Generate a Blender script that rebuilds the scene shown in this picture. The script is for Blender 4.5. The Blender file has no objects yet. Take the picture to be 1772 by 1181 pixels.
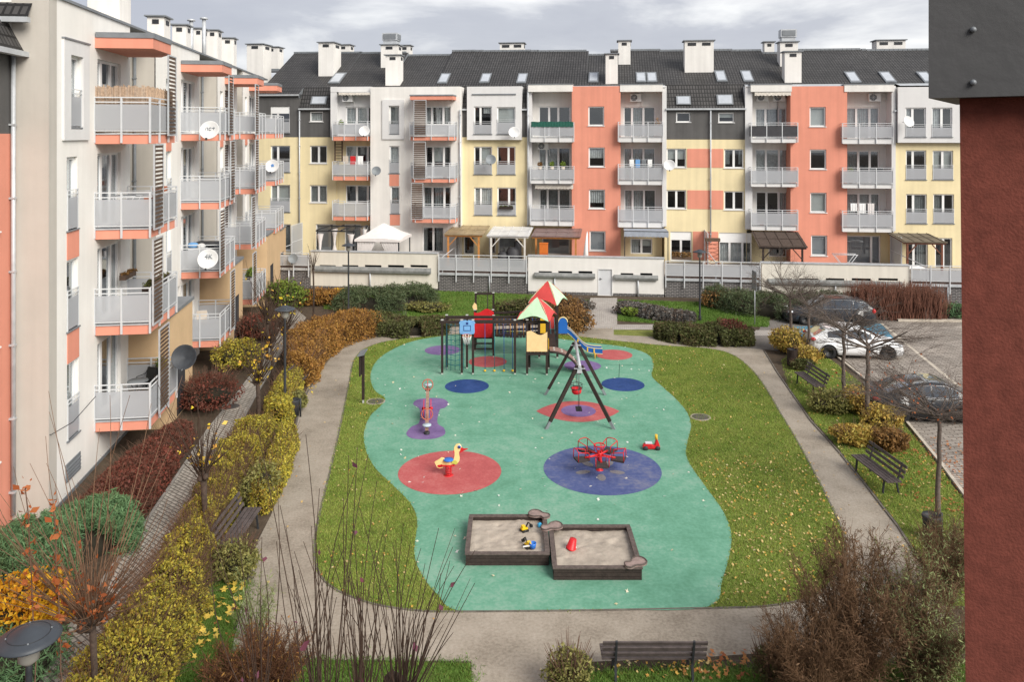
import bpy, bmesh, math, random
import numpy as np
from mathutils import Vector, Matrix
from mathutils.geometry import tessellate_polygon
S = bpy.context.scene
COL = S.collection
R = math.radians
# ---------------------------------------------------------------- camera (28 mm lens, level, shifted down)
FPX, CX, HY, HC = 1378.0, 886.0, 230.0, 10.6
cd = bpy.data.cameras.new("camera"); cam = bpy.data.objects.new("camera", cd); COL.objects.link(cam)
cam.location = (0, 0, HC); cam.rotation_euler = (R(90), 0, 0)
cd.sensor_width = 36; cd.lens = 36*FPX/1772; cd.shift_y = -(590.5-HY)/1772
cd.clip_start = .1; cd.clip_end = 3000
S.camera = cam
# ---------------------------------------------------------------- sky, sun, exposure
SUN_AZ, SUN_EL = R(139), R(36)          # azimuth from +Y clockwise: behind the camera, to the right
w = bpy.data.worlds.new("World"); S.world = w; w.use_nodes = True
nt = w.node_tree; bg = nt.nodes["Background"]
sky = nt.nodes.new("ShaderNodeTexSky"); sky.sky_type = 'NISHITA'; sky.sun_disc = False
sky.sun_elevation = SUN_EL; sky.sun_rotation = SUN_AZ
tc = nt.nodes.new("ShaderNodeTexCoord"); mp = nt.nodes.new("ShaderNodeMapping"); mp.inputs['Scale'].default_value = (1.0, 1.0, 3.4)
mp.inputs['Location'].default_value = (.35, .2, .1)
nz = nt.nodes.new("ShaderNodeTexNoise"); nz.inputs['Scale'].default_value = 3.4; nz.inputs['Detail'].default_value = 7; nz.inputs['Roughness'].default_value = .55
nz.inputs['Distortion'].default_value = .25
cr = nt.nodes.new("ShaderNodeValToRGB"); e = cr.color_ramp
e.elements[0].position = .36; e.elements[0].color = (3.45, 3.55, 4.0, 1)
e.elements[1].position = .66; e.elements[1].color = (6.9, 6.9, 6.9, 1)
x_ = e.elements.new(.5); x_.color = (3.9, 4.0, 4.4, 1)
mx = nt.nodes.new("ShaderNodeMix"); mx.data_type = 'RGBA'; mx.inputs[0].default_value = .93
L = nt.links.new
L(tc.outputs['Generated'], mp.inputs[0]); L(mp.outputs[0], nz.inputs[0]); sx_ = nt.nodes.new('ShaderNodeSeparateXYZ'); ma_ = nt.nodes.new('ShaderNodeMath'); ma_.operation = 'MULTIPLY_ADD'; ma_.inputs[1].default_value = .16; L(tc.outputs['Generated'], sx_.inputs[0]); L(sx_.outputs[0], ma_.inputs[0]); L(nz.outputs[0], ma_.inputs[2]); L(ma_.outputs[0], cr.inputs[0])
L(sky.outputs[0], mx.inputs[6]); L(cr.outputs[0], mx.inputs[7]); L(mx.outputs[2], bg.inputs[0])
bg.inputs[1].default_value = 0.05
sd = bpy.data.lights.new("sun", 'SUN'); so = bpy.data.objects.new("sun", sd); COL.objects.link(so)
sd.energy = 1.5; sd.angle = R(35); sd.color = (1, .95, .87)
dv = Vector((math.sin(SUN_AZ)*math.cos(SUN_EL), math.cos(SUN_AZ)*math.cos(SUN_EL), math.sin(SUN_EL)))
so.rotation_euler = (-dv).to_track_quat('-Z', 'Y').to_euler()
S.view_settings.view_transform = 'Standard'; S.view_settings.look = 'None'
S.view_settings.exposure = 1.62; S.view_settings.gamma = 1
S.cycles.use_denoising = True; S.cycles.denoising_input_passes = 'RGB_ALBEDO_NORMAL'; S.cycles.denoising_prefilter = 'NONE'
S.cycles.max_bounces = 6; S.cycles.transparent_max_bounces = 12
# ---------------------------------------------------------------- helpers
def G(px, py, z=0.0):
    Y = (HC-z)*FPX/(py-HY); return Vector(((px-CX)/FPX*Y, Y, z))
def AT(px, py, Y): return Vector(((px-CX)/FPX*Y, Y, HC-(py-HY)/FPX*Y))
class Frame:
    def __init__(s, o, u, n): s.o, s.u, s.n = Vector((o[0], o[1], 0)), Vector((u[0], u[1], 0)).normalized(), Vector((n[0], n[1], 0)).normalized()
    def P(s, u, z, d): return s.o+s.u*u+s.n*d+Vector((0, 0, z))
    def uz(s, px, py, d=0.):
        a = (px-CX)/FPX; o = s.o+s.n*d
        u = (a*o.y-o.x)/(s.u.x-a*s.u.y); Y = o.y+u*s.u.y
        return u, HC-(py-HY)/FPX*Y
    def rect(s, x0, y0, x1, y1, d=0., left=False):
        u0, zt = s.uz(x0 if left else (x0+x1)/2, y0, d); _, zb = s.uz(x0 if left else (x0+x1)/2, y1, d)
        return s.uz(x0, y0, d)[0], s.uz(x1, y0, d)[0], zb, zt
class MB:
    def __init__(s): s.v, s.f, s.m, s.sm = [], [], [], []
    def add(s, vs, fs, m=0, smooth=False):
        b = len(s.v); s.v += [tuple(v) for v in vs]
        for f in fs: s.f.append([i+b for i in f]); s.m.append(m); s.sm.append(smooth)
        return s
    def hexa(s, p, m=0):   # 8 points: bottom 4 ccw, top 4
        return s.add(p, [(3, 2, 1, 0), (4, 5, 6, 7), (0, 1, 5, 4), (1, 2, 6, 5), (2, 3, 7, 6), (3, 0, 4, 7)], m)
    def box(s, c, d, m=0, rot=None):
        x, y, z = d[0]/2, d[1]/2, d[2]/2; c = Vector(c)
        p = [Vector(q) for q in ((-x, -y, -z), (x, -y, -z), (x, y, -z), (-x, y, -z), (-x, -y, z), (x, -y, z), (x, y, z), (-x, y, z))]
        if rot is not None:
            M_ = rot if isinstance(rot, Matrix) else Matrix.Rotation(rot, 3, 'Z')
            p = [M_ @ q for q in p]
        return s.hexa([c+q for q in p], m)
    def b2(s, x0, x1, y0, y1, z0, z1, m=0): return s.box(((x0+x1)/2, (y0+y1)/2, (z0+z1)/2), (x1-x0, y1-y0, z1-z0), m)
    def fb(s, fr, u0, u1, z0, z1, d0, d1, m=0):
        P = fr.P
        return s.hexa([P(u0, z0, d0), P(u1, z0, d0), P(u1, z0, d1), P(u0, z0, d1), P(u0, z1, d0), P(u1, z1, d0), P(u1, z1, d1), P(u0, z1, d1)], m)
    def tube(s, pts, r, n=6, m=0, cap=True, closed=False):
        pts = [Vector(p) for p in pts]; N = len(pts); rr = r if isinstance(r, (list, tuple)) else [r]*N
        vs = []; pa = None
        for i, p in enumerate(pts):
            if closed: t = pts[(i+1) % N]-pts[i-1]
            else: t = pts[min(i+1, N-1)]-pts[max(i-1, 0)]
            t = t.normalized() if t.length > 1e-9 else Vector((0, 0, 1))
            if pa is None:
                pa = t.cross(Vector((0, 0, 1)) if abs(t.z) < .9 else Vector((1, 0, 0))).normalized()
            else:
                pa = (pa-t*pa.dot(t)); pa = pa.normalized() if pa.length > 1e-6 else t.orthogonal().normalized()
            b = t.cross(pa)
            for k in range(n):
                an = 2*math.pi*k/n; vs.append(p+(pa*math.cos(an)+b*math.sin(an))*rr[i])
        fs = []
        for i in range(N if closed else N-1):
            j = (i+1) % N
            for k in range(n):
                k2 = (k+1) % n; fs.append((i*n+k, i*n+k2, j*n+k2, j*n+k))
        s.add(vs, fs, m, True)
        if cap and not closed:
            b = len(s.v)-N*n
            s.f.append([b+k for k in range(n)][::-1]); s.m.append(m); s.sm.append(False)
            s.f.append([b+(N-1)*n+k for k in range(n)]); s.m.append(m); s.sm.append(False)
        return s
    def bar(s, a, b, wd, ht=None, m=0):
        a, b = Vector(a), Vector(b); t = (b-a); l = t.length; t.normalize(); ht = ht or wd
        up = Vector((0, 0, 1)) if abs(t.z) < .95 else Vector((0, 1, 0))
        x = t.cross(up).normalized(); y = x.cross(t)
        return s.box((a+b)/2, (wd, l, ht), m, Matrix((x, t, y)).transposed())
    def lathe(s, prof, n=20, c=(0, 0, 0), m=0, mat=None, smooth=True):
        c = Vector(c); vs = []; fs = []; K = len(prof)
        for r, z in prof:
            for k in range(n):
                a = 2*math.pi*k/n; q = Vector((r*math.cos(a), r*math.sin(a), z))
                vs.append(c+(mat @ q if mat is not None else q))
        for i in range(K-1):
            for k in range(n): fs.append((i*n+k, i*n+(k+1) % n, (i+1)*n+(k+1) % n, (i+1)*n+k))
        return s.add(vs, fs, m, smooth)
    def prism(s, poly, z0, z1, m=0, T=None):   # polygon in xy (ccw), extruded in z; T maps a point
        n = len(poly); vs = [Vector((p[0], p[1], z0)) for p in poly]+[Vector((p[0], p[1], z1)) for p in poly]
        if T is not None: vs = [T @ q if isinstance(T, Matrix) else T(q) for q in vs]
        tri = tessellate_polygon([[Vector((p[0], p[1], 0)) for p in poly]])
        fs = [tuple(i+n for i in t) for t in tri]+[tuple(t)[::-1] for t in tri]+[(i, (i+1) % n, (i+1) % n+n, i+n) for i in range(n)]
        return s.add(vs, fs, m)
    def sphere(s, c, r, n=12, k=8, m=0, sc=(1, 1, 1)):
        prof = [(max(r*math.sin(math.pi*i/k), 1e-4), -r*math.cos(math.pi*i/k)) for i in range(k+1)]
        return s.lathe(prof, n, c, m, Matrix.Diagonal(sc))
    def build(s, name, mats, parent=None, world=False, normals=True):
        me = bpy.data.meshes.new(name); off = Vector((0, 0, 0))
        if world and parent is not None:
            q = parent
            while q is not None: off += q.location; q = q.parent
        if world: me.from_pydata([tuple(Vector(v)-off) for v in s.v], [], s.f)
        else: me.from_pydata(s.v, [], s.f)
        for m in (mats if isinstance(mats, (list, tuple)) else [mats]): me.materials.append(m)
        me.polygons.foreach_set('material_index', s.m); me.polygons.foreach_set('use_smooth', s.sm)
        if normals:
            bm = bmesh.new(); bm.from_mesh(me); bmesh.ops.recalc_face_normals(bm, faces=bm.faces); bm.to_mesh(me); bm.free()
        me.update()
        o = bpy.data.objects.new(name, me); COL.objects.link(o)
        if parent is not None: o.parent = parent
        return o
def tag(o, label=None, cat=None, group=None, kind=None):
    if label: o['label'] = label
    if cat: o['category'] = cat
    if group: o['group'] = group
    if kind: o['kind'] = kind
    return o
def thing(name, label, cat, loc=(0, 0, 0), rz=0, group=None):
    o = bpy.data.objects.new(name, None); COL.objects.link(o); o.location = loc; o.rotation_euler = (0, 0, rz)
    o.empty_display_size = .2
    return tag(o, label, cat, group)
def kids(o): return [c for c in bpy.data.objects if c.parent == o]
def dup(o, loc, rz, label=None, group=None):
    def cp(a, par):
        c = a.copy(); COL.objects.link(c)
        if par is not None: c.parent = par
        for ch in list(a.children): cp(ch, c)
        return c
    r = cp(o, None); r.location = loc; r.rotation_euler = (0, 0, rz)
    return tag(r, label, None, group)
def npmesh(name, V, F, mats, parent=None, mi=None, smooth=False, off=None):
    V = np.asarray(V, dtype=np.float32)
    if off is not None: V = V-np.asarray(off, dtype=np.float32)
    F = np.asarray(F, dtype=np.int32); n, k = F.shape
    me = bpy.data.meshes.new(name); me.vertices.add(len(V)); me.vertices.foreach_set('co', V.ravel())
    me.loops.add(n*k); me.loops.foreach_set('vertex_index', F.ravel())
    me.polygons.add(n); me.polygons.foreach_set('loop_start', np.arange(0, n*k, k, dtype=np.int32))
    for m in (mats if isinstance(mats, (list, tuple)) else [mats]): me.materials.append(m)
    if mi is not None: me.polygons.foreach_set('material_index', np.asarray(mi, dtype=np.int32))
    if smooth: me.polygons.foreach_set('use_smooth', np.ones(n, dtype=bool))
    me.update(calc_edges=True); me.validate()
    o = bpy.data.objects.new(name, me); COL.objects.link(o)
    if parent is not None: o.parent = parent
    return o
def spline(pts, n=8, closed=True):
    P = [Vector(p) for p in pts]; N = len(P); out = []
    for i in range(N if closed else N-1):
        if closed: a, b, c, d = P[i-1], P[i], P[(i+1) % N], P[(i+2) % N]
        else: a, b, c, d = P[max(i-1, 0)], P[i], P[i+1], P[min(i+2, N-1)]
        for k in range(n):
            t = k/n; out.append(.5*((2*b)+(c-a)*t+(2*a-5*b+4*c-d)*t*t+(3*b-a-3*c+d)*t**3))
    if not closed: out.append(P[-1])
    return out
def inpoly(X, Y, poly):
    px = np.array([p[0] for p in poly]); py = np.array([p[1] for p in poly]); r = np.zeros(len(X), bool); j = len(px)-1
    for i in range(len(px)):
        c = ((py[i] > Y) != (py[j] > Y)) & (X < (px[j]-px[i])*(Y-py[i])/(py[j]-py[i]+1e-12)+px[i])
        r ^= c; j = i
    return r
# ---------------------------------------------------------------- materials
def srgb(r, g, b): return tuple(((c/255)/12.92 if c/255 < .04045 else ((c/255+.055)/1.055)**2.4) for c in (r, g, b))
MATS = {}
def mat(name, col, rough=.8, var=.12, scale=1.2, bump=0., bscale=60., metal=0., spec=.3, var2=None, streak=0.):
    if name in MATS: return MATS[name]
    m = bpy.data.materials.new(name); m.use_nodes = True; t = m.node_tree; b = t.nodes['Principled BSDF']
    b.inputs['Roughness'].default_value = rough; b.inputs['Metallic'].default_value = metal; b.inputs['Specular IOR Level'].default_value = spec
    ge = t.nodes.new("ShaderNodeNewGeometry"); l = t.links.new
    c = (*col, 1)
    if var or var2:
        n1 = t.nodes.new("ShaderNodeTexNoise"); n1.inputs['Scale'].default_value = scale; n1.inputs['Detail'].default_value = 6; n1.inputs['Roughness'].default_value = .65
        l(ge.outputs['Position'], n1.inputs[0])
        ra = t.nodes.new("ShaderNodeValToRGB"); l(n1.outputs[0], ra.inputs[0]); el = ra.color_ramp.elements
        el[0].position = .3; el[1].position = .7
        lo = var2 if var2 else tuple(x*(1-var) for x in col); hi = col if var2 else tuple(min(1, x*(1+var)) for x in col)
        el[0].color = (*lo, 1); el[1].color = (*hi, 1); out = ra.outputs[0]
        if streak:
            mpn = t.nodes.new("ShaderNodeMapping"); mpn.inputs['Scale'].default_value = (3.2, 3.2, .12); l(ge.outputs['Position'], mpn.inputs[0])
            n3 = t.nodes.new("ShaderNodeTexNoise"); n3.inputs['Scale'].default_value = 1.0; n3.inputs['Detail'].default_value = 5; l(mpn.outputs[0], n3.inputs[0])
            r3 = t.nodes.new("ShaderNodeMapRange"); r3.inputs[1].default_value = .35; r3.inputs[2].default_value = .75; r3.inputs[3].default_value = 1.0; r3.inputs[4].default_value = 1-streak; l(n3.outputs[0], r3.inputs[0])
            mm = t.nodes.new("ShaderNodeMix"); mm.data_type = 'RGBA'; mm.blend_type = 'MULTIPLY'; mm.inputs[0].default_value = 1
            l(out, mm.inputs[6]); l(r3.outputs[0], mm.inputs[7]); out = mm.outputs[2]
        l(out, b.inputs['Base Color'])
    else: b.inputs['Base Color'].default_value = c
    if bump:
        n2 = t.nodes.new("ShaderNodeTexNoise"); n2.inputs['Scale'].default_value = bscale; n2.inputs['Detail'].default_value = 4; l(ge.outputs['Position'], n2.inputs[0])
        bp = t.nodes.new("ShaderNodeBump"); bp.inputs['Strength'].default_value = bump; bp.inputs['Distance'].default_value = .02
        l(n2.outputs[0], bp.inputs['Height']); l(bp.outputs[0], b.inputs['Normal'])
    MATS[name] = m; return m
def ramp(t, fac, cols):
    ra = t.nodes.new("ShaderNodeValToRGB"); el = ra.color_ramp.elements; t.links.new(fac, ra.inputs[0]); n = len(cols)
    while len(el) < n: el.new(.5)
    for i, c in enumerate(cols): el[i].position = i/(n-1); el[i].color = (*c, 1)
    return ra.outputs[0]
def leafmat(name, cols, rough=.6, trans=.25, patch=.5, pscale=.9, gain=1.35):
    cols = [tuple(min(.75, x*gain) for x in c) for c in cols]
    m = bpy.data.materials.new(name); m.use_nodes = True; t = m.node_tree; b = t.nodes['Principled BSDF']; l = t.links.new
    b.inputs['Roughness'].default_value = rough; b.inputs['Specular IOR Level'].default_value = .2
    ge = t.nodes.new("ShaderNodeNewGeometry"); n1 = t.nodes.new("ShaderNodeTexNoise"); n1.inputs['Scale'].default_value = pscale; n1.inputs['Detail'].default_value = 3
    l(ge.outputs['Position'], n1.inputs[0])
    mr = t.nodes.new("ShaderNodeMapRange"); mr.inputs[1].default_value = .3; mr.inputs[2].default_value = .7; l(n1.outputs[0], mr.inputs[0])
    mi = t.nodes.new("ShaderNodeMix"); mi.data_type = 'FLOAT'; mi.inputs[0].default_value = patch
    l(ge.outputs['Random Per Island'], mi.inputs[2]); l(mr.outputs[0], mi.inputs[3])
    c = ramp(t, mi.outputs[0], cols); l(c, b.inputs['Base Color'])
    if trans:
        tr = t.nodes.new("ShaderNodeBsdfTranslucent"); l(c, tr.inputs[0]); ms = t.nodes.new("ShaderNodeMixShader"); ms.inputs[0].default_value = trans
        l(b.outputs[0], ms.inputs[1]); l(tr.outputs[0], ms.inputs[2]); l(ms.outputs[0], t.nodes['Material Output'].inputs[0])
    MATS[name] = m; return m
def brickmat(name, c1, c2, mortar, bw, bh, axes, ms=.02, offset=.5, rough=.85, bump=.5, rot=0., var=.35, nscale=.7, mix=.45):
    m = bpy.data.materials.new(name); m.use_nodes = True; t = m.node_tree; b = t.nodes['Principled BSDF']; l = t.links.new
    b.inputs['Roughness'].default_value = rough; b.inputs['Specular IOR Level'].default_value = .3
    ge = t.nodes.new("ShaderNodeNewGeometry"); se = t.nodes.new("ShaderNodeSeparateXYZ"); co = t.nodes.new("ShaderNodeCombineXYZ")
    l(ge.outputs['Position'], se.inputs[0]); l(se.outputs[axes[0]], co.inputs[0]); l(se.outputs[axes[1]], co.inputs[1])
    mpn = t.nodes.new("ShaderNodeMapping"); mpn.inputs['Rotation'].default_value = (0, 0, rot); l(co.outputs[0], mpn.inputs[0])
    br = t.nodes.new("ShaderNodeTexBrick"); br.offset = offset; l(mpn.outputs[0], br.inputs[0])
    br.inputs['Scale'].default_value = 1; br.inputs['Brick Width'].default_value = bw; br.inputs['Row Height'].default_value = bh
    br.inputs['Mortar Size'].default_value = ms; br.inputs['Mortar Smooth'].default_value = .3; br.inputs['Bias'].default_value = 0
    br.inputs['Color1'].default_value = (*c1, 1); br.inputs['Color2'].default_value = (*c2, 1); br.inputs['Mortar'].default_value = (*mortar, 1)
    n1 = t.nodes.new("ShaderNodeTexNoise"); n1.inputs['Scale'].default_value = nscale; n1.inputs['Detail'].default_value = 6; n1.inputs['Roughness'].default_value = .7; l(ge.outputs['Position'], n1.inputs[0])
    r3 = t.nodes.new("ShaderNodeMapRange"); r3.inputs[1].default_value = .3; r3.inputs[2].default_value = .7; r3.inputs[3].default_value = 1-var; r3.inputs[4].default_value = 1+var; l(n1.outputs[0], r3.inputs[0])
    mm = t.nodes.new("ShaderNodeMix"); mm.data_type = 'RGBA'; mm.blend_type = 'MULTIPLY'; mm.inputs[0].default_value = 1; l(br.outputs[0], mm.inputs[6]); l(r3.outputs[0], mm.inputs[7])
    l(mm.outputs[2], b.inputs['Base Color'])
    bp = t.nodes.new("ShaderNodeBump"); bp.invert = True; bp.inputs['Strength'].default_value = bump; bp.inputs['Distance'].default_value = .02; l(br.outputs['Fac'], bp.inputs['Height']); l(bp.outputs[0], b.inputs['Normal'])
    MATS[name] = m; return m
def glassmat(name, tint, refl=.25, rough=.03):
    m = bpy.data.materials.new(name); m.use_nodes = True; t = m.node_tree; t.nodes.remove(t.nodes['Principled BSDF']); l = t.links.new
    g = t.nodes.new("ShaderNodeBsdfGlossy"); g.inputs['Roughness'].default_value = rough; g.inputs[0].default_value = (.9, .95, 1, 1)
    tr = t.nodes.new("ShaderNodeBsdfTransparent"); tr.inputs[0].default_value = (*tint, 1)
    lw = t.nodes.new("ShaderNodeLayerWeight"); lw.inputs[0].default_value = .35
    mr = t.nodes.new("ShaderNodeMapRange"); mr.inputs[3].default_value = refl*.5; mr.inputs[4].default_value = min(1, refl*3.2); l(lw.outputs['Facing'], mr.inputs[0])
    ms = t.nodes.new("ShaderNodeMixShader"); l(mr.outputs[0], ms.inputs[0]); l(tr.outputs[0], ms.inputs[1]); l(g.outputs[0], ms.inputs[2])
    l(ms.outputs[0], t.nodes['Material Output'].inputs[0]); MATS[name] = m; return m
def frosted(name, col, alpha):
    m = bpy.data.materials.new(name); m.use_nodes = True; t = m.node_tree; b = t.nodes['Principled BSDF']; l = t.links.new
    b.inputs['Base Color'].default_value = (*col, 1); b.inputs['Roughness'].default_value = .35
    tr = t.nodes.new("ShaderNodeBsdfTransparent"); tr.inputs[0].default_value = (.85, .87, .9, 1); ms = t.nodes.new("ShaderNodeMixShader"); ms.inputs[0].default_value = alpha
    l(tr.outputs[0], ms.inputs[1]); l(b.outputs[0], ms.inputs[2]); l(ms.outputs[0], t.nodes['Material Output'].inputs[0]); MATS[name] = m; return m

cream = mat("cream_render", (.785, .765, .725), .9, .04, .7, .15, 90, streak=.07)
white = mat("white_render", (.75, .73, .695), .9, .05, .7, .15, 90, streak=.12)
coolwhite = mat("cool_white_render", (.66, .655, .65), .9, .04, .7, .1, 90, streak=.06)
creamshade = mat("shaded_cream_render", (.50, .468, .42), .9, .06, .6, .15, 90, streak=.10)  # cream render with the shade of turned and recessed walls put into its colour
tan = mat("tan_render", (.58, .41, .24), .9, .07, .8, .15, 90, streak=.05)
salmon = mat("salmon_render", (.70, .285, .20), .9, .06, .6, .15, 90, streak=.12)
yellow = mat("yellow_render", (.77, .66, .41), .9, .06, .6, .15, 90, streak=.12)
greywall = mat("dark_grey_panel", (.105, .102, .10), .7, .1, 1.2, .05, 40, streak=.25)
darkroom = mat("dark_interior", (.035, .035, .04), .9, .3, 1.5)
pvc = mat("white_pvc", (.80, .80, .79), .45, .03, 2)
galv = mat("galvanised_metal", (.50, .52, .54), .45, .15, 3, metal=.3)
whitemetal = mat("white_metal", (.56, .575, .59), .45, .05, 3)
darkmetal = mat("dark_metal", (.03, .032, .036), .5, .2, 3)
zinc = mat("zinc_grey", (.20, .215, .23), .5, .15, 2, metal=.2)
frost = frosted("frosted_panel", (.52, .53, .55), .56)
pane_m = glassmat("window_glass", (.72, .76, .78), .22)
carglass = glassmat("car_glass", (.10, .11, .12), .32)
curt = mat("white_curtain", (.62, .62, .60), .9, .25, 6)
curtg = mat("grey_curtain", (.30, .31, .30), .9, .25, 6)
blind = mat("roller_blind", (.62, .62, .58), .8, .05, 3)
shutter = mat("grey_shutter", (.42, .43, .44), .6, .05, 3)
darkwood = mat("dark_stained_wood", (.03, .02, .017), .6, .3, 6, .2, 40)
benchwood = mat("bench_wood", (.085, .068, .064), .6, .35, 7, .2, 40)
brownwood = mat("brown_louvre_wood", (.10, .065, .045), .7, .25, 5)
orangewood = mat("orange_pine", (.48, .21, .06), .6, .25, 4)
redp = mat("red_paint", (.55, .02, .025), .35, .12, 5)
bluep = mat("blue_plastic", (.03, .16, .55), .4, .1, 5)
bark = mat("grey_bark", (.12, .095, .08), .9, .35, 12, .3, 60)
twig = mat("brown_twigs", (.13, .075, .05), .85, .4, 5)
sand_m = mat("sand", (.37, .32, .265), .95, .22, 3, .6, 14)
# ================================================================ ground sheets
def groundmat(name, cols, scales=(.25, 3.5, 40), rough=.95, bump=.4):
    m = bpy.data.materials.new(name); m.use_nodes = True; t = m.node_tree; b = t.nodes['Principled BSDF']; l = t.links.new
    b.inputs['Roughness'].default_value = rough; b.inputs['Specular IOR Level'].default_value = .2
    ge = t.nodes.new("ShaderNodeNewGeometry"); ns = []
    for s_ in scales:
        n = t.nodes.new("ShaderNodeTexNoise"); n.inputs['Scale'].default_value = s_; n.inputs['Detail'].default_value = 6; n.inputs['Roughness'].default_value = .6; l(ge.outputs['Position'], n.inputs[0]); ns.append(n.outputs[0])
    a = t.nodes.new("ShaderNodeMath"); a.operation = 'ADD'; l(ns[0], a.inputs[0]); l(ns[1], a.inputs[1])
    a2 = t.nodes.new("ShaderNodeMath"); a2.operation = 'ADD'; l(a.outputs[0], a2.inputs[0]); l(ns[2], a2.inputs[1])
    mr = t.nodes.new("ShaderNodeMapRange"); mr.inputs[1].default_value = 1.15; mr.inputs[2].default_value = 1.85; l(a2.outputs[0], mr.inputs[0])
    l(ramp(t, mr.outputs[0], cols), b.inputs['Base Color'])
    bp = t.nodes.new("ShaderNodeBump"); bp.inputs['Strength'].default_value = bump; bp.inputs['Distance'].default_value = .03; l(ns[2], bp.inputs['Height']); l(bp.outputs[0], b.inputs['Normal'])
    MATS[name] = m; return m
soil = groundmat("soil", [(.045, .032, .022), (.075, .055, .038), (.11, .085, .06)], (.4, 3, 25))
pathm = groundmat("path_gravel", [(.19, .16, .125), (.30, .26, .21), (.37, .325, .27)], (.22, 1.2, 14), bump=.4)
asph = groundmat("asphalt", [(.13, .115, .10), (.17, .155, .14), (.21, .19, .17)], (.3, 2, 30))
lawnm = groundmat("lawn_soil", [(.085, .10, .022), (.15, .175, .038), (.23, .235, .065)], (.35, 2.2, 18), bump=.8)
rubg = groundmat("green_rubber", [(.095, .245, .16), (.132, .312, .217), (.215, .36, .275)], (.35, 1.8, 11), .8, .15)
rubr = groundmat("red_rubber", [(.34, .075, .075), (.41, .095, .095), (.46, .15, .14)], (.4, 2, 14), .8, .15)
rubb = groundmat("blue_rubber", [(.014, .04, .13), (.02, .052, .175), (.035, .075, .22)], (.5, 2, 14), .8, .15)
rubbw = groundmat("worn_blue_rubber", [(.05, .07, .18), (.075, .098, .225), (.15, .16, .24)], (.6, 1.6, 8), .8, .2)
rubp = groundmat("purple_rubber", [(.13, .085, .20), (.17, .11, .255), (.21, .15, .29)], (.5, 2, 14), .8, .15)
paver = brickmat("grey_pavers", (.41, .375, .325), (.31, .28, .24), (.12, .105, .09), .25, .125, (0, 1), .018, .5, rot=.65, var=.22, bump=.8)
paverl = brickmat("light_pavers", (.42, .385, .35), (.36, .33, .30), (.2, .18, .16), .22, .11, (0, 1), .012, .5, rot=0.1, var=.15)
parkpav = brickmat("parking_pavers", (.36, .32, .28), (.24, .21, .18), (.11, .09, .075), .42, .14, (0, 1), .02, .5, rot=.12, var=.35, nscale=.5)
bluepaint = brickmat("blue_painted_pavers", (.10, .27, .38), (.08, .22, .32), (.06, .13, .18), .42, .14, (0, 1), .02, .5, rot=.12, var=.2)
kerbm = mat("kerb_concrete", (.26, .24, .215), .9, .25, 3, .3, 40)
kerbl = mat("pale_kerb", (.46, .41, .34), .9, .2, 2, .3, 40)

def sheet(name, pts, z, m, kind='structure'):
    p = [(v[0], v[1]) for v in pts]
    mb = MB(); tri = tessellate_polygon([[Vector((a, b, 0)) for a, b in p]])
    mb.add([(a, b, z) for a, b in p], [t for t in tri], 0)
    o = mb.build(name, m); me = o.data
    for pl in me.polygons:
        if pl.normal.z < 0: pl.flip()
    return tag(o, kind=kind)
def px(*l): return [G(*p) for p in l]
def kerb(name, pts, wd=.07, h=.05, closed=True, m=None):
    P_ = [Vector((p[0], p[1], 0)) for p in pts]; N = len(P_); vs = []; fs = []
    for i, p in enumerate(P_):
        t = (P_[(i+1) % N]-P_[i-1]) if closed else (P_[min(i+1, N-1)]-P_[max(i-1, 0)])
        t.normalize(); n = Vector((-t.y, t.x, 0))*wd/2
        vs += [p-n, p+n, p+n+Vector((0, 0, h)), p-n+Vector((0, 0, h))]
    for i in range(N if closed else N-1):
        j = (i+1) % N
        for a, b in ((0, 3), (3, 2), (2, 1)): fs.append((i*4+a, j*4+a, j*4+b, i*4+b))
    mb = MB(); mb.add(vs, fs); return tag(mb.build(name, m or kerbm), kind='structure')
mb = MB(); mb.add([(-900, -300, 0), (900, -300, 0), (900, 1500, 0), (-900, 1500, 0)], [(0, 1, 2, 3)]); tag(mb.build("ground", soil), kind='structure')

LAWN = spline(px((770, 581), (690, 588), (640, 600), (614, 622), (604, 665), (594, 715), (581, 775), (567, 835), (553, 892), (545, 940), (549, 985), (575, 1018), (640, 1045), (720, 1058), (800, 1060), (1010, 1058), (1222, 1054), (1330, 1050), (1408, 1032), (1452, 990), (1462, 935), (1440, 880), (1412, 825), (1380, 765), (1350, 715), (1322, 668), (1300, 640), (1268, 615), (1225, 604), (1140, 598), (1060, 590), (950, 578), (860, 574)), 6)
RUB = spline(px((790, 1058), (900, 1059), (1040, 1057), (1222, 1053), (1250, 1005), (1266, 935), (1252, 888), (1222, 845), (1196, 808), (1187, 785), (1191, 760), (1196, 738), (1189, 715), (1170, 692), (1146, 670), (1128, 652), (1131, 633), (1122, 615), (1085, 602), (1020, 594), (940, 584), (865, 578), (790, 580), (720, 590), (675, 608), (650, 628), (641, 652), (648, 676), (666, 690), (660, 702), (640, 722), (630, 750), (633, 780), (650, 812), (684, 845), (712, 875), (722, 905), (717, 960), (732, 1000), (758, 1032)), 5)
pth = px((620, 552), (700, 566), (800, 566), (920, 560), (1010, 566), (1060, 568), (1130, 582), (1220, 594), (1290, 600), (1322, 606), (1340, 640), (1362, 672), (1400, 725), (1450, 782), (1500, 845), (1552, 912), (1592, 975), (1640, 1060), (1600, 1140), (1300, 1133), (1225, 1138), (946, 1150), (946, 1250), (820, 1250), (815, 1146), (530, 1143), (400, 1130), (425, 1020), (440, 950), (470, 890), (490, 830), (505, 775), (513, 722), (528, 680), (550, 640), (572, 612), (600, 590), (612, 570))
sheet("path", pth, .004, pathm)
sheet("lawn", LAWN, .010, lawnm)
sheet("rubber_surface", RUB, .018, rubg)
BARE = []
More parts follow.
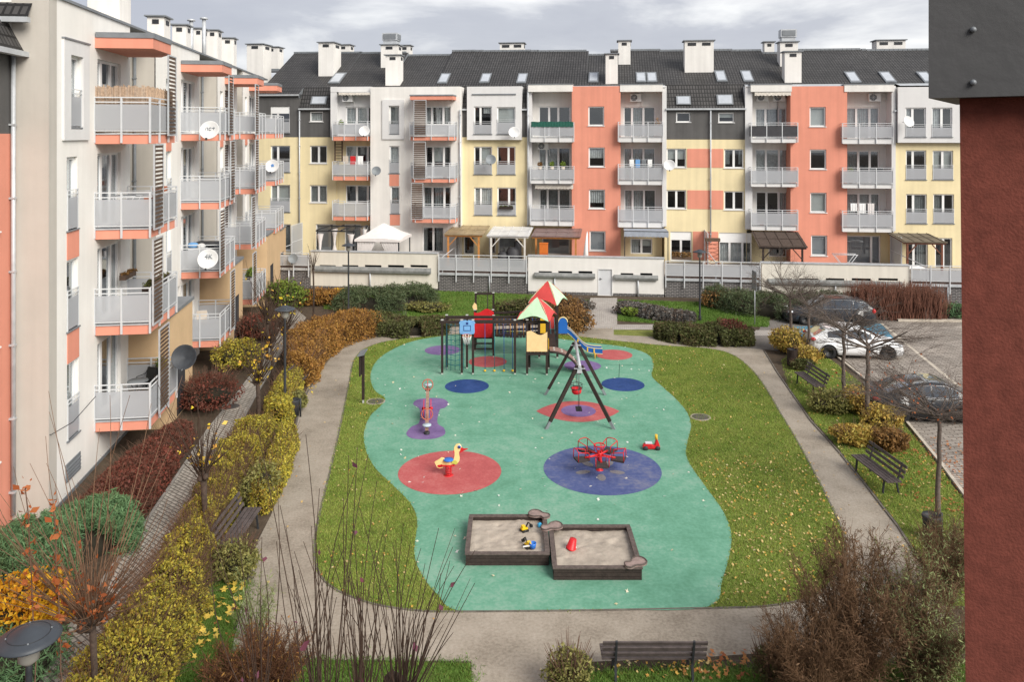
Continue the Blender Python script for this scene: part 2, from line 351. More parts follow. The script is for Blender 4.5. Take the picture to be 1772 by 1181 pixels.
kerb("lawn_kerb", LAWN, .05, .02, m=mat("worn_kerb", (.13, .115, .095), .9, .35, 4, .3, 40))
def disc(name, cxp, cyp, wpx, m, z=.023, n=64, ar=1.0):
    c = G(cxp, cyp); r = wpx/2/FPX*c.y
    return sheet(name, [(c.x+r*math.cos(2*math.pi*k/n), c.y+r*ar*math.sin(2*math.pi*k/n)) for k in range(n)], z, m)
disc("red_rubber_circle", 778.5, 817.5, 178, rubr)
disc("worn_blue_circle", 1042, 813, 203, rubbw)
disc("blue_rubber_circle", 808, 669.5, 76, rubb)
disc("blue_rubber_circle", 1078, 666.5, 74, rubb)
disc("red_rubber_circle", 844, 627, 66, rubr)
disc("purple_rubber_circle", 766, 607, 62, rubp)
disc("red_rubber_circle", 1062, 615, 64, rubr)
disc("purple_rubber_circle", 1008, 634, 64, rubp)
c = G(1000, 713); rx = 72/FPX*c.y; ry = rx*.72; k = []
for i in range(41): a = -1+2*i/40; k.append((c.x+rx*a, c.y-ry*(1-a*a)**.9))
for i in range(1, 40): a = 1-2*i/40; k.append((c.x+rx*a, c.y+ry*(1-a*a)**.9))
sheet("red_rubber_lens", k, .023, rubr); disc("purple_rubber_circle", 1001, 712.5, 60, rubp, .028)
sheet("purple_rubber_dumbbell", spline(px((703, 752), (712, 740), (725, 733), (727, 715), (724, 707), (715, 701), (722, 693), (745, 690), (768, 692), (776, 700), (770, 707), (761, 711), (757, 733), (768, 742), (770, 753), (755, 760), (735, 762), (712, 760)), 5), .023, rubp)
# dark seams of the rubber sheets
def seam(*l): 
    P_ = [G(*q) for q in l]; mb = MB()
    for a, b in zip(P_[:-1], P_[1:]):
        t = (b-a).normalized(); n = Vector((-t.y, t.x, 0))*.012; mb.add([a-n+Vector((0, 0, .0205)), b-n+Vector((0, 0, .0205)), b+n+Vector((0, 0, .0205)), a+n+Vector((0, 0, .0205))], [(0, 1, 2, 3)])
    return mb
seamm = mat("seam_dark", (.02, .06, .04), .9, .2)
for q in (((1040, 632), (1130, 634)), ((1072, 631), (1071, 655)), ((815, 650), (895, 652))): tag(seam(*q).build("rubber_seam", seamm), kind='structure')
# paved paths
sheet("paved_walk", px((512, 535), (487, 552), (452, 628), (405, 690), (360, 745), (300, 835), (243, 920), (190, 990), (120, 1090), (40, 1230), (-60, 1400), (110, 1400), (150, 1230), (215, 1060), (290, 940), (345, 845), (400, 765), (440, 690), (470, 640), (500, 590), (530, 550)), .006, paver)
sheet("door_path", px((1022, 516), (1068, 516), (1068, 562), (1135, 562), (1138, 571), (1060, 571), (1060, 569), (1008, 568)), .007, paverl)
sheet("asphalt_path", px((1322, 555), (1400, 552), (1420, 568), (1385, 580), (1345, 608), (1318, 605), (1250, 600), (1310, 578)), .008, asph)
sheet("door_path", px((1308, 572), (1380, 572), (1370, 580), (1300, 582)), .0105, paverl)
PK = px((1352, 553), (1400, 545), (1560, 553), (1760, 553), (2300, 560), (2600, 1100), (1720, 960), (1690, 890), (1610, 780), (1540, 695), (1482, 640), (1420, 590), (1380, 575))
sheet("parking_lot", PK, .006, parkpav)
sheet("blue_parking_bay", px((1374, 566), (1525, 560), (1548, 588), (1395, 594)), .011, bluepaint)
pkline = kerb("parking_line", px((1524, 559), (1570, 597), (1650, 662), (1790, 775)), .16, .012, False, kerbl)
kerb("parking_kerb", px((1552, 556), (1700, 557), (1900, 560)), .35, .12, False, kerbl)
kerb("parking_kerb", px((1395, 585), (1440, 612), (1500, 660), (1555, 715), (1625, 800), (1700, 900)), .10, .07, False, kerbl)
kerb("path_kerb", px((1322, 607), (1345, 645), (1402, 728), (1452, 784), (1502, 846), (1554, 913), (1594, 975)), .06, .035, False, MATS["worn_kerb"])
kerb("path_kerb", px((650, 571), (612, 586), (578, 612), (552, 645), (531, 682), (516, 720), (505, 775)), .05, .03, False, MATS["worn_kerb"])
kerb("walk_kerb", px((487, 552), (452, 628), (405, 690), (360, 745), (300, 835), (243, 920), (190, 990), (120, 1090)), .08, .05, False)
kerb("walk_kerb", px((500, 590), (470, 640), (440, 690), (400, 765), (345, 845), (290, 940), (215, 1060)), .08, .05, False)
# back lawns and strips
sheet("back_lawn", px((560, 518), (700, 500), (930, 512), (1020, 520), (1010, 560), (900, 548), (760, 552), (640, 545), (560, 535)), .005, lawnm)
sheet("back_lawn", px((1070, 520), (1330, 528), (1330, 567), (1130, 560), (1070, 556)), .005, lawnm)
sheet("back_lawn", px((1062, 571), (1150, 572), (1150, 584), (1062, 580)), .005, lawnm)
sheet("side_lawn", px((1352, 625), (1395, 592), (1440, 625), (1500, 672), (1560, 730), (1630, 815), (1700, 915), (1760, 1050), (1640, 1050), (1592, 968), (1552, 905), (1502, 840), (1452, 778), (1402, 722), (1366, 672)), .005, lawnm)
sheet("front_lawn", px((305, 1000), (430, 1010), (405, 1085), (400, 1130), (560, 1146), (814, 1149), (819, 1260), (200, 1260)), .005, lawnm)
sheet("front_lawn", px((1000, 1166), (1700, 1150), (1750, 1260), (980, 1260)), .0085, lawnm)
# soil beds that show through at worn spots of the side lawn
sheet("soil_bed", px((1428, 744), (1450, 734), (1490, 744), (1500, 768), (1462, 779)), .009, soil)
sheet("soil_bed", px((1340, 640), (1362, 618), (1372, 650), (1362, 665)), .009, soil)
mh = mat("manhole_iron", (.085, .075, .07), .8, .3, 8, .4, 60); mhc = mat("manhole_concrete", (.30, .26, .22), .9, .15, 4)
for q, lb in (((650, 696), "round manhole cover at the left edge of the green rubber"), ((1212, 723), "round manhole cover in the lawn right of the green rubber"), ((400, 705), "round iron manhole cover on the paved walk by the red bushes")):
    c = G(*q); t = thing("manhole_cover", lb, "manhole cover", c)
    a = MB(); a.lathe([(.0001, .035), (.28, .035), (.30, .03), (.30, .0)], 28); a.build("lid", mh, t)
    b = MB(); b.lathe([(.31, .0), (.31, .032), (.36, .032), (.40, .0)], 28); b.build("rim", mhc, t)
# ================================================================ building kit
rnd = random.Random(7)
def wall(name, parent, fr, u0, u1, z0, z1, d, m, holes=(), back=None, top=True, world=True, depth=.13, ends=(True, True)):
    """front face with window openings, reveals, dark rooms behind them, returns to the back"""
    us = sorted({u0, u1, *[min(max(h[0], u0), u1) for h in holes], *[min(max(h[1], u0), u1) for h in holes]})
    zs = sorted({z0, z1, *[min(max(h[2], z0), z1) for h in holes], *[min(max(h[3], z0), z1) for h in holes]})
    mb = MB(); P = fr.P
    for a, b in zip(us[:-1], us[1:]):
        for c, e in zip(zs[:-1], zs[1:]):
            um, zm = (a+b)/2, (c+e)/2
            if any(h[0] < um < h[1] and h[2] < zm < h[3] for h in holes): continue
            mb.add([P(a, c, d), P(b, c, d), P(b, e, d), P(a, e, d)], [(0, 1, 2, 3)])
    for h in holes:
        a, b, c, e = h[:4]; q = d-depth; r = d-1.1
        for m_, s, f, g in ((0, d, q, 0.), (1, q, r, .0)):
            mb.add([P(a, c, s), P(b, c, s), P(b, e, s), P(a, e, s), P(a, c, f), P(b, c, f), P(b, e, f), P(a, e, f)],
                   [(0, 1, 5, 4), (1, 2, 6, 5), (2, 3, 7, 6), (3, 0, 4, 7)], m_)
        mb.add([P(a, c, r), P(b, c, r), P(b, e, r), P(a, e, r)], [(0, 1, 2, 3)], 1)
    k = back if back is not None else d-2.5
    if ends[0]: mb.add([P(u0, z0, d), P(u0, z0, k), P(u0, z1, k), P(u0, z1, d)], [(0, 1, 2, 3)])
    if ends[1]: mb.add([P(u1, z0, d), P(u1, z0, k), P(u1, z1, k), P(u1, z1, d)], [(0, 1, 2, 3)])
    if top: mb.add([P(u0, z1, d), P(u1, z1, d), P(u1, z1, k), P(u0, z1, k)], [(0, 1, 2, 3)])
    return mb.build(name, [m, darkroom], parent, world, normals=False)
def window(parent, fr, h, d, mull=(), cur=None, guard=None, box=0., fw=.085, sill=True, name="window", depth=.13, gmat=None):
    """h=(u0,u1,z0,z1); mull fractions of mullions; cur = list of (f0,f1,z0f,z1f,material); guard = height of the frosted guard panel"""
    u0, u1, z0, z1 = h[:4]; q = d-depth+.015; f = MB()
    f.fb(fr, u0, u0+fw, z0, z1, q-.05, q+.02); f.fb(fr, u1-fw, u1, z0, z1, q-.05, q+.02)
    f.fb(fr, u0+fw, u1-fw, z1-fw, z1, q-.05, q+.018); f.fb(fr, u0+fw, u1-fw, z0, z0+fw, q-.05, q+.018)
    ztop = z1-fw
    if box: f.fb(fr, u0+.004, u1-.004, z1-box, z1-.004, q-.04, q+.05); ztop = z1-box
    for mm in mull:
        c = u0+(u1-u0)*mm; f.fb(fr, c-.075, c+.075, z0+fw, ztop, q-.045, q+.016)
    w = f.build(name, pvc, parent, True)
    j1, j2 = rnd.uniform(-.025, .01), rnd.uniform(-.025, .01); pn = MB(); pn.add([fr.P(u0+fw, z0+fw, q-.02+j1), fr.P(u1-fw, z0+fw, q-.02+j2), fr.P(u1-fw, ztop, q-.02+j2), fr.P(u0+fw, ztop, q-.02+j1)], [(0, 1, 2, 3)])
    pn.build("pane", pane_m, w, True, False)
    if cur:
        for (a, b, c0, c1, m) in cur:
            ua, ub = u0+(u1-u0)*a, u0+(u1-u0)*b; za, zb = z0+(z1-z0)*c0, z0+(z1-z0)*c1
            flat = m in (blind, shutter); n = 1 if flat else max(6, int((ub-ua)/.07)); cm = MB(); vs = []; fs = []
            for i in range(n+1):
                uu = ua+(ub-ua)*i/n; dd = q-.13+(0 if flat else (.03 if i % 2 else -.02)+rnd.uniform(-.01, .01))
                vs += [fr.P(uu, za, dd), fr.P(uu, zb, dd)]
                if i: fs.append((2*i-2, 2*i, 2*i+1, 2*i-1))
            cm.add(vs, fs, 0, False); cm.build("blind" if flat else "curtain", m, w, True, False)
    if sill:
        s = MB(); s.fb(fr, u0-.05, u1+.05, z0-.04, z0, d-.10, d+.06); s.build("sill", zinc if guard else pvc, w, True)
    if guard:
        g = MB(); t = .025
        for zz in (z0+guard+.22, z0+guard+.10): g.fb(fr, u0, u1, zz-t/2, zz+t/2, d+.01, d+.04)
        for uu in (u0+.02, u1-.02): g.fb(fr, uu-.015, uu+.015, z0-.02, z0+guard+.24, d-.0, d+.03)
        gr = g.build("window_guard", whitemetal, w, True)
        p = MB(); p.fb(fr, u0+.035, u1-.035, z0+.04, z0+guard, d+.012, d+.022); p.build("guard_panel", gmat or frost, w, True)
    return w
def randcur(n=1, dark=.35):
    out = []; r = rnd.random()
    if r < dark: 
        if rnd.random() < .5: out.append((0, rnd.uniform(.15, .3), 0, 1, curt))
        return out
    if r < .55: return [(0, 1, rnd.uniform(.35, .6), 1, blind)]
    a = rnd.choice([curt, curt, curtg]); g = rnd.uniform(.3, .6)
    if rnd.random() < .5: return [(0, g, 0, 1, a), (g+rnd.uniform(.02, .15), 1, 0, 1, a)]
    return [(0, 1, 0, 1, a)]
def balcony(parent, fr, u0, u1, zs, zt, d0, d1, slabm, hs=.30, npost=3, cham=0., pm=None, sides=True, cloth=None, post_m=None):
    """slab with its top at zs, rails up to zt, from d0 out to d1; cham cuts both front corners"""
    def ring(z, o=0.):
        a, b, e = u0+o, u1-o, d1-o
        return [fr.P(a, z, d0), fr.P(b, z, d0), fr.P(b, z, e-cham), fr.P(b-cham*1.2, z, e), fr.P(a+cham*1.2, z, e), fr.P(a, z, e-cham)] if cham else [fr.P(a, z, d0), fr.P(b, z, d0), fr.P(b, z, e), fr.P(a, z, e)]
    s = MB(); lo, hi = ring(zs-hs), ring(zs); n = len(lo)
    s.add(lo+hi, [tuple(range(n))[::-1], tuple(range(n, 2*n))]+[(i, (i+1) % n, (i+1) % n+n, i+n) for i in range(n)])
    lo, hi = ring(zs, -.035), ring(zs+.035, -.035)
    s.add(lo+hi, [tuple(range(n))[::-1], tuple(range(n, 2*n))]+[(i, (i+1) % n, (i+1) % n+n, i+n) for i in range(n)], 1)
    b = s.build("balcony", [slabm, galv], parent, True)
    pts = [(u0-.0, d0), (u0, d1-cham), (u0+cham*1.2, d1), (u1-cham*1.2, d1), (u1, d1-cham), (u1, d0)] if cham else [(u0, d0), (u0, d1), (u1, d1), (u1, d0)]
    r = MB(); p = MB(); o = .05
    def Q(q, z): return fr.P(q[0], z, q[1]+(o if q[1] == d1 else 0))
    pts = [(q[0]+(-o if q[0] <= u0+1e-6 else o if q[0] >= u1-1e-6 else 0), q[1]) for q in pts]
    segs = list(zip(pts[:-1], pts[1:]))
    for i, (a, c) in enumerate(segs):
        L_ = math.hypot(a[0]-c[0], a[1]-c[1]); k = max(1, round(L_/1.05)) if L_ > 1.2 else 1
        for z in (zt, zt-.15, zs+.12): r.bar(Q(a, z), Q(c, z), .035, .035)
        for j in range(k+1 if i == len(segs)-1 else k):
            f = j/k; e = (a[0]+(c[0]-a[0])*f, a[1]+(c[1]-a[1])*f)
            x = fr.P(e[0], 0, e[1]+(o if abs(e[1]-d1) < 1e-6 else 0)); r.b2(x.x-.026, x.x+.026, x.y-.026, x.y+.026, zs-hs+.03, zt)
        A, B = Q(a, 0), Q(c, 0); t = (B-A).normalized()*.03; A = A+t; B = B-t
        nn = Vector((-(B-A).y, (B-A).x, 0)).normalized()*.006
        p.hexa([A-nn+Vector((0, 0, zs+.15)), B-nn+Vector((0, 0, zs+.15)), B+nn+Vector((0, 0, zs+.15)), A+nn+Vector((0, 0, zs+.15)), A-nn+Vector((0, 0, zt-.22)), B-nn+Vector((0, 0, zt-.22)), B+nn+Vector((0, 0, zt-.22)), A+nn+Vector((0, 0, zt-.22))])
    r.build("railing", post_m or whitemetal, b, True); p.build("railing_panel", pm or frost, b, True)
    return b
def louvre(parent, fr, u0, u1, z0, z1, d, thick=.05):
    f = MB(); t = .045
    f.fb(fr, u0, u0+t, z0, z1, d, d+thick); f.fb(fr, u1-t, u1, z0, z1, d, d+thick); f.fb(fr, u0+t, u1-t, z1-t, z1, d, d+thick-.002); f.fb(fr, u0+t, u1-t, z0, z0+t, d, d+thick-.002)
    w = f.build("louvre_screen", galv, parent, True); s = MB(); z = z0+.08
    while z < z1-.1: s.fb(fr, u0+t, u1-t, z, z+.075, d+.005, d+.035); z += .135
    s.build("slats", brownwood, w, True); return w
def pipe(parent, fr, u, d, z0, z1, r=.055, m=None, name="drain_pipe"):
    mb = MB(); mb.tube([fr.P(u, z0, d+.09), fr.P(u, z1, d+.09)], r, 8)
    for z in np.arange(z0+.6, z1, 2.): mb.fb(fr, u-.07, u+.07, z, z+.05, d, d+.15)
    return mb.build(name, m or galv, parent, True)
def chimney(parent, c, sx, sy, z0, z1, rz, vents=2, steel=False, m=None):
    M_ = Matrix.Rotation(rz, 3, 'Z'); b = MB(); b.box((c[0], c[1], (z0+z1)/2), (sx, sy, z1-z0), 0, M_)
    b.box((c[0], c[1], z1+.06), (sx+.24, sy+.24, .07), 1, M_)
    n = 2 if sx > 1.6 else 1
    for k in range(n):
        x = 0 if n == 1 else (-.25+.5*k)*sx
        q = M_ @ Vector((x, -sy/2, 0)); b.box((c[0]+q.x, c[1]+q.y, z1-.22), (min(.62, sx*.4), .06, .22), 2, M_)
    q = M_ @ Vector((sx/2, 0, 0)); b.box((c[0]+q.x, c[1]+q.y, z1-.22), (.06, sy*.45, .22), 2, M_)
    b.box((c[0], c[1], z0+.12), (sx+.08, sy+.08, .25), 1, M_)
    return b.build("chimney", [m or white, zinc, darkmetal], parent, True)
tileY = brickmat("roof_tiles", (.066, .063, .062), (.048, .046, .045), (.015, .0145, .0145), .20, .31, (0, 1), .035, 0., .55, 1.0, rot=.124, var=.3, nscale=.35)
tileZ = brickmat("roof_tiles_steep", (.066, .063, .062), (.048, .046, .045), (.015, .0145, .0145), .20, .30, (0, 2), .035, 0., .55, 1.0, var=.3, nscale=.35)
tileL = brickmat("roof_tiles_side", (.066, .063, .062), (.048, .046, .045), (.015, .0145, .0145), .20, .30, (1, 2), .035, 0., .55, 1.0, var=.3, nscale=.35)

# ================================================================ back building
FB = Frame((-15.32, 61.0), (44.06, -5.5), (-5.5, -44.06))
RZB = math.atan2(-5.5, 44.06)
ZT = 1.25                                # terrace level
bb = thing("apartment_building", "long four storey apartment block with salmon, yellow and white sections behind the playground", "apartment building", FB.P(25, 0, -3))
def H(x0, y0, x1, y1, d): return FB.rect(x0, y0, x1, y1, d)
def sect(x0, x1, yt, d, m, wins=(), z0=None, yb=None, back=-3.0, name="wall", top=True, **kw):
    u0, u1, zb, zt = H(x0, yt, x1, yb or 440, d)
    if yb is None: zb = ZT-.3
    if z0 is not None: zb = z0
    hs = [H(*wd[0], d) for wd in wins]
    wall(name, bb, FB, u0, u1, zb, zt, d, m, hs, back, top)
    for wd, h in zip(wins, hs): window(bb, FB, h, d, **wd[1])
    return u0, u1, zb, zt
def W(x0, y0, x1, y1, **k): 
    k.setdefault('cur', randcur()); return ((x0, y0, x1, y1), k)
m1 = (.36,); m2 = (.5,); m3 = (.33, .68)
# S0 corner: grey attic over yellow
sect(446, 518, 163, 0, greywall, [W(468, 184, 501.5, 230, mull=m1, box=.55, guard=.85, cur=[])], yb=237)
sect(518, 574, 187, 0, greywall, [W(536, 193, 559, 210.5, cur=[(0, 1, .15, .8, curt)])], yb=237)
sect(446, 582, 237.5, .03, yellow, [W(468, 252, 502, 298, mull=m1, guard=.8, cur=[(.0, .1, 0, 1, curtg)]), W(536, 252, 566, 283, mull=m2), W(468, 320, 502, 367, mull=m1, guard=.85, cur=[(0, 1, 0, 1, blind)]), W(536, 320.5, 566, 351, mull=m2),
      W(471, 388, 503, 434, mull=m1, cur=[(0, 1, 0, 1, curtg)]), W(546, 388, 586, 436, cur=[(0, 1, 0, 1, shutter)], sill=False)])
sect(582, 642, 150, 0, coolwhite, [W(598, 185, 643, 216, mull=(.42, .84), cur=[(.0, .4, 0, 1, curt), (.45, .8, 0, 1, curt)])], yb=237)
sect(572, 582.5, 150, .5, coolwhite, yb=237, back=-2)
sect(572, 642, 150, .52, coolwhite, yb=159, back=0)
sect(582, 642, 237.5, -.02, yellow, [W(598, 252.5, 643, 284, mull=(.42, .84), cur=[(0, .38, 0, 1, curt), (.75, 1, 0, 1, curtg)]), W(598, 320.5, 643, 352, mull=(.42, .84), cur=[]), W(596, 388, 625, 436, cur=[(0, 1, 0, 1, shutter)], sill=False)], back=-3)
# S2 white tower
sect(641, 796, 150, .9, white, [W(673.5, 183, 691, 232, guard=.75, cur=[(0, 1, 0, 1, curtg)]), W(673.5, 252.5, 691, 300, guard=.8, cur=[(0, 1, 0, 1, curt)]), W(675.5, 323, 691.5, 370, guard=.8, cur=[(0, 1, .4, 1, curtg)]),
      W(736, 184, 780, 216, mull=(.25, .7), cur=[(.0, .3, 0, 1, curt), (.4, .62, 0, 1, curt), (.75, 1, 0, 1, curtg)]), W(736, 253, 780, 306, mull=(.3, .72), cur=[(.35, .7, .5, 1, blind)]), W(732, 323, 780, 374, mull=(.33, .76), cur=[(0, .3, 0, 1, curtg), (.4, .7, 0, 1, curtg)]),
      W(731, 392.5, 768, 437, mull=(.5,), cur=[(.6, 1, 0, 1, curtg), (0, .2, 0, 1, curtg)])])
a = MB(); u0, u1, z0, z1 = H(662, 172.5, 700, 241, .9)
hh = H(673.5, 183, 691, 232, .9)
for (p, q, r, s) in ((u0, hh[0]-.02, z0, z1), (hh[1]+.02, u1, z0, z1), (hh[0]-.02, hh[1]+.02, hh[3]+.01, z1), (hh[0]-.02, hh[1]+.02, z0, hh[2]-.06)): a.fb(FB, p, q, r, s, .9, 1.0)
a.build("window_surround", coolwhite, bb, True)
for q in ((674, 302, 690.5, 322), (675, 371.5, 692, 390)):
    a = MB(); a.fb(FB, *H(*q, .9), .9, .925); a.build("accent_panel", salmon, bb, True)
u0, u1, z0, z1 = H(710, 166, 784, 172.5, 2.0); a = MB(); a.fb(FB, u0, u1, z0, z1, .9, 2.1); a.fb(FB, u0-.03, u1+.03, z1, z1+.1, .9, 2.14, 1); a.build("canopy", [salmon, zinc], bb, True)
for (yt, ys, yb_, x0, x1) in ((211, 236.5, 243, 709, 784), (282, 309.5, 316, 711, 785), (353, 379, 386, 712, 786)):
    u0, u1, _, zt = H(x0, yt, x1, ys, 2.1); _, _, zb, zs = H(x0, ys, x1, yb_, 2.1); balcony(bb, FB, u0, u1, zs, zt, .9, 2.1, salmon, zs-zb, cham=.25)
for q in ((716, 173, 738, 236), (715, 245, 737, 310), (711.5, 317, 732.5, 380)):
    u0, u1, z0, z1 = H(*q, 2.2); louvre(bb, FB, u0, u1, z0, z1, 2.2)
for (yt, ys, yb_) in ((210, 236, 243.5), (280, 305, 312.5), (348, 375, 382)):
    u0, u1, _, zt = H(577, yt, 643, ys, 1.3); _, _, zb, zs = H(577, ys, 643, yb_, 1.3); balcony(bb, FB, u0, u1-.35, zs, zt, 0, 1.3, salmon, zs-zb)
a = MB(); u, z = FB.uz(586, 300, .5); 
for k in (-.28, .28): a.fb(FB, u+k-.05, u+k+.05, H(586, 250, 590, 280, .5)[2]+.0, H(586, 243, 590, 280, .5)[3], .48, .54)
zz = H(586, 250, 590, 280, .5)[2]
while zz < H(586, 243, 590, 280, .5)[3]-.2: a.fb(FB, u-.23, u+.23, zz, zz+.05, .49, .53); zz += .22
a.build("trellis", brownwood, bb, True)
# S3 yellow with light dormer box
sect(796, 920, 237.5, .0, yellow, [W(820, 253.5, 851.5, 302, mull=m1, guard=.75, cur=[(.4, 1, .25, 1, blind)]), W(860, 253.5, 892, 302, mull=(.62,), guard=.75, cur=[]), W(820.5, 324.5, 852, 372.5, mull=m1, guard=.8, cur=[(0, 1, 0, 1, curt)]), W(860.5, 324.5, 893, 373, mull=(.62,), guard=.8, cur=[]),
      W(802, 409, 821, 441, cur=[], sill=False), W(862, 408, 893, 440, cur=[(0, 1, 0, 1, shutter)], sill=False), W(846, 408, 858, 440, cur=[], sill=False)])
sect(796, 809, 188, .0, greywall, yb=237.3); sect(901, 915, 188, .0, greywall, yb=237.3)
sect(808, 902.5, 149.5, .35, coolwhite, [W(820, 184, 851, 232, mull=m1, guard=.7, cur=[(.5, 1, .75, 1, curt)]), W(860, 185, 892, 232, guard=.85, cur=[(0, 1, 0, 1, blind)])], yb=242)
a = MB(); u0, u1, z0, z1 = H(817, 162, 893, 164, .35); a.fb(FB, u0, u1, z0, z1, .35, .42); a.build("trim", zinc, bb, True)
# bays with loggias
def bay(xa, xb, yf, wins, rails, xr0, xr1, pil, cut, wallm=white, rec=-1.0, terr=(), pm=None, lou=None):
    sect(xa, xb, yf, rec, wallm, wins, back=-3.5, top=False, z0=H(xa, 320, xb, cut, rec)[2])
    sect(xa, xb, cut, rec+.02, yellow, terr, back=-3.5, top=False)
    for (p, q) in pil: sect(p, q, yf+2, .12, coolwhite, back=-1.2, z0=H(p, 300, q, cut, .12)[2], name="side_wall", top=False)
    u0, u1, z0, z1 = H(xa-1, yf, xb+1, 158.5, .3); a = MB(); a.fb(FB, u0, u1, z0, z1, -1.0, .35); a.fb(FB, u0-.03, u1+.03, z1, z1+.07, -1.0, .38, 1); a.build("fascia", [white, zinc], bb, True)
    for i, (yt, ys, yb_) in enumerate(rails):
        u0, u1, _, zt = H(xr0, yt, xr1, ys, .7); _, _, zb, zs = H(xr0, ys, xr1, yb_, .7)
        balcony(bb, FB, u0, u1, zs, zt, rec, .7, coolwhite, zs-zb, pm=(pm or {}).get(i))
greenc = mat("green_cloth", (.022, .10, .075), .9, .2, 8); blackp = mat("dark_panel", (.05, .05, .055), .6, .15, 4)
bay(915, 990, 146.5, [W(932, 184, 987, 237, mull=(.33, .62), cur=[]), W(932, 255, 987, 311, mull=(.25, .62), cur=[(.0, .6, 0, 1, curt), (.72, .95, 0, 1, curtg)]), W(933, 327, 987, 383, mull=(.27, .63), cur=[(0, 1, .15, 1, curtg)])],
    [(212, 238, 246), (288, 312, 318), (356, 383, 391)], 919, 992, [(912, 920)], 388, terr=[W(938, 411, 986, 441, cur=[(0, 1, 0, 1, shutter)], sill=False)], pm={})
sect(989.5, 1074, 149, .3, salmon, [W(1018, 184, 1045.5, 217.5, cur=[]), W(1018.5, 255, 1046.5, 289, cur=[(0, 1, .45, 1, curt)]), W(1019, 328, 1047, 361.5, cur=[(0, 1, .3, 1, curt)]), W(1020, 400, 1048, 434.5, cur=[(0, 1, 0, 1, shutter)])])
bay(1074, 1146, 146.5, [W(1079, 184.5, 1134, 238, mull=(.27, .63), cur=[(.3, .6, 0, 1, curtg)]), W(1079, 256, 1134, 313, mull=(.27, .63), cur=[(0, 1, 0, 1, curt)]), W(1080, 328, 1135, 385, mull=(.27, .63), cur=[(0, .6, 0, 1, curt), (.7, 1, 0, 1, curtg)])],
    [(211, 238, 246), (284.5, 313, 320), (358, 385, 394)], 1071, 1146, [(1146, 1153.5)], 392, terr=[W(1091, 413, 1129, 440, mull=m2, cur=[(0, 1, .5, 1, blind), (0, .4, 0, .5, curt)], sill=False)])
# S7 grey attic, yellow with salmon band
s7 = [W(1153.5, 257, 1187.5, 290, mull=m2), W(1253, 258, 1287, 291, mull=m2, cur=[(0, .3, .2, 1, curtg), (.75, 1, .2, 1, curtg)]), W(1153.5, 329, 1187.5, 361.5, mull=m2), W(1253, 331, 1287.5, 363.5, mull=m2, cur=[]),
      W(1160, 401, 1197, 452, mull=m2, box=.62, cur=[], sill=False), W(1244, 403, 1301, 455, mull=(.33, .72), box=.72, cur=[(0, .3, 0, 1, curt), (.36, .7, 0, 1, curt), (.8, 1, 0, 1, curtg)], sill=False)]
sect(1150, 1292, 241.5, .02, yellow, s7)
sect(1152, 1291, 187, 0, greywall, [W(1170, 194, 1195, 211.5, cur=[]), W(1243, 194.5, 1270.5, 212, cur=[(0, 1, .5, 1, blind)])], yb=241.2)
for q in ((1189, 257.5, 1251.5, 290), (1189.5, 329.5, 1251.5, 362), (1199, 401, 1242.5, 450)):
    a = MB(); a.fb(FB, *H(*q, 0), .02, .04); a.build("accent_panel", salmon, bb, True)
bay(1300, 1369, 146.5, [W(1307, 187, 1362, 240, mull=(.33, .73), cur=[(0, .3, 0, 1, curt), (.4, .72, 0, 1, curt), (.78, 1, 0, 1, curt)]), W(1307, 258, 1364, 318, mull=(.33, .73), cur=[(0, 1, 0, 1, curt)]), W(1308, 332, 1365, 391, mull=(.33, .7), cur=[(.72, 1, 0, 1, curt)])],
    [(212.5, 240, 247), (290, 318, 323.5), (363.5, 392, 399)], 1301, 1379, [(1289.5, 1302)], 397, terr=[W(1330, 410, 1362, 445, cur=[], sill=False)], pm={0: blackp})
sect(1368, 1466, 149, .3, salmon, [W(1401, 185, 1429, 219, cur=[(0, 1, 0, 1, blind)]), W(1401.5, 258.5, 1430, 293, cur=[(0, 1, .85, 1, blind)]), W(1402, 333.5, 1430.5, 368, cur=[(0, 1, 0, 1, blind)]), W(1403.5, 407.5, 1431.5, 443, cur=[(0, 1, 0, 1, shutter)])])
bay(1462, 1546, 146.5, [W(1463, 186, 1522, 241, mull=(.33, .72), cur=[(0, 1, .2, 1, curt)]), W(1464, 260.5, 1522, 320, mull=(.38, .72), cur=[(0, .4, 0, 1, curtg)]), W(1464, 334.5, 1523, 393, mull=(.38, .72), cur=[(0, 1, 0, 1, curt)])],
    [(213.5, 241, 249), (290.5, 319.5, 326), (365.5, 395, 402)], 1459, 1544, [(1543, 1550)], 400, terr=[W(1464, 408, 1524, 457, mull=(.74,), cur=[(0, 1, 0, 1, shutter)], sill=False)])
sect(1546, 1700, 247.5, .0, yellow, [W(1567.5, 260, 1603, 311, mull=m1, guard=.8, cur=[]), W(1614, 260.5, 1649.5, 311, mull=m2, guard=.8, cur=[(0, .4, .2, 1, blind), (.55, 1, 0, 1, blind)]), W(1568, 336, 1604, 387, mull=m1, guard=.8, cur=[(.4, 1, .3, 1, curtg)]), W(1615, 336, 1651, 387, mull=m2, guard=.8, cur=[(0, .4, 0, 1, curtg)]), W(1568, 418, 1606, 466, mull=m1, cur=[(.5, 1, 0, 1, curtg)], sill=False), W(1618, 412, 1648, 466, mull=m2, sill=False)])
sect(1546, 1556, 190, .0, greywall, yb=247.3)
sect(1554, 1700, 150, .35, coolwhite, [W(1567, 186, 1602.5, 237, mull=m1, guard=.65, cur=[(0, .3, 0, 1, curt)]), W(1612.5, 186, 1648, 237, mull=m2, guard=.65, cur=[(0, .4, 0, 1, curt)])], yb=247)
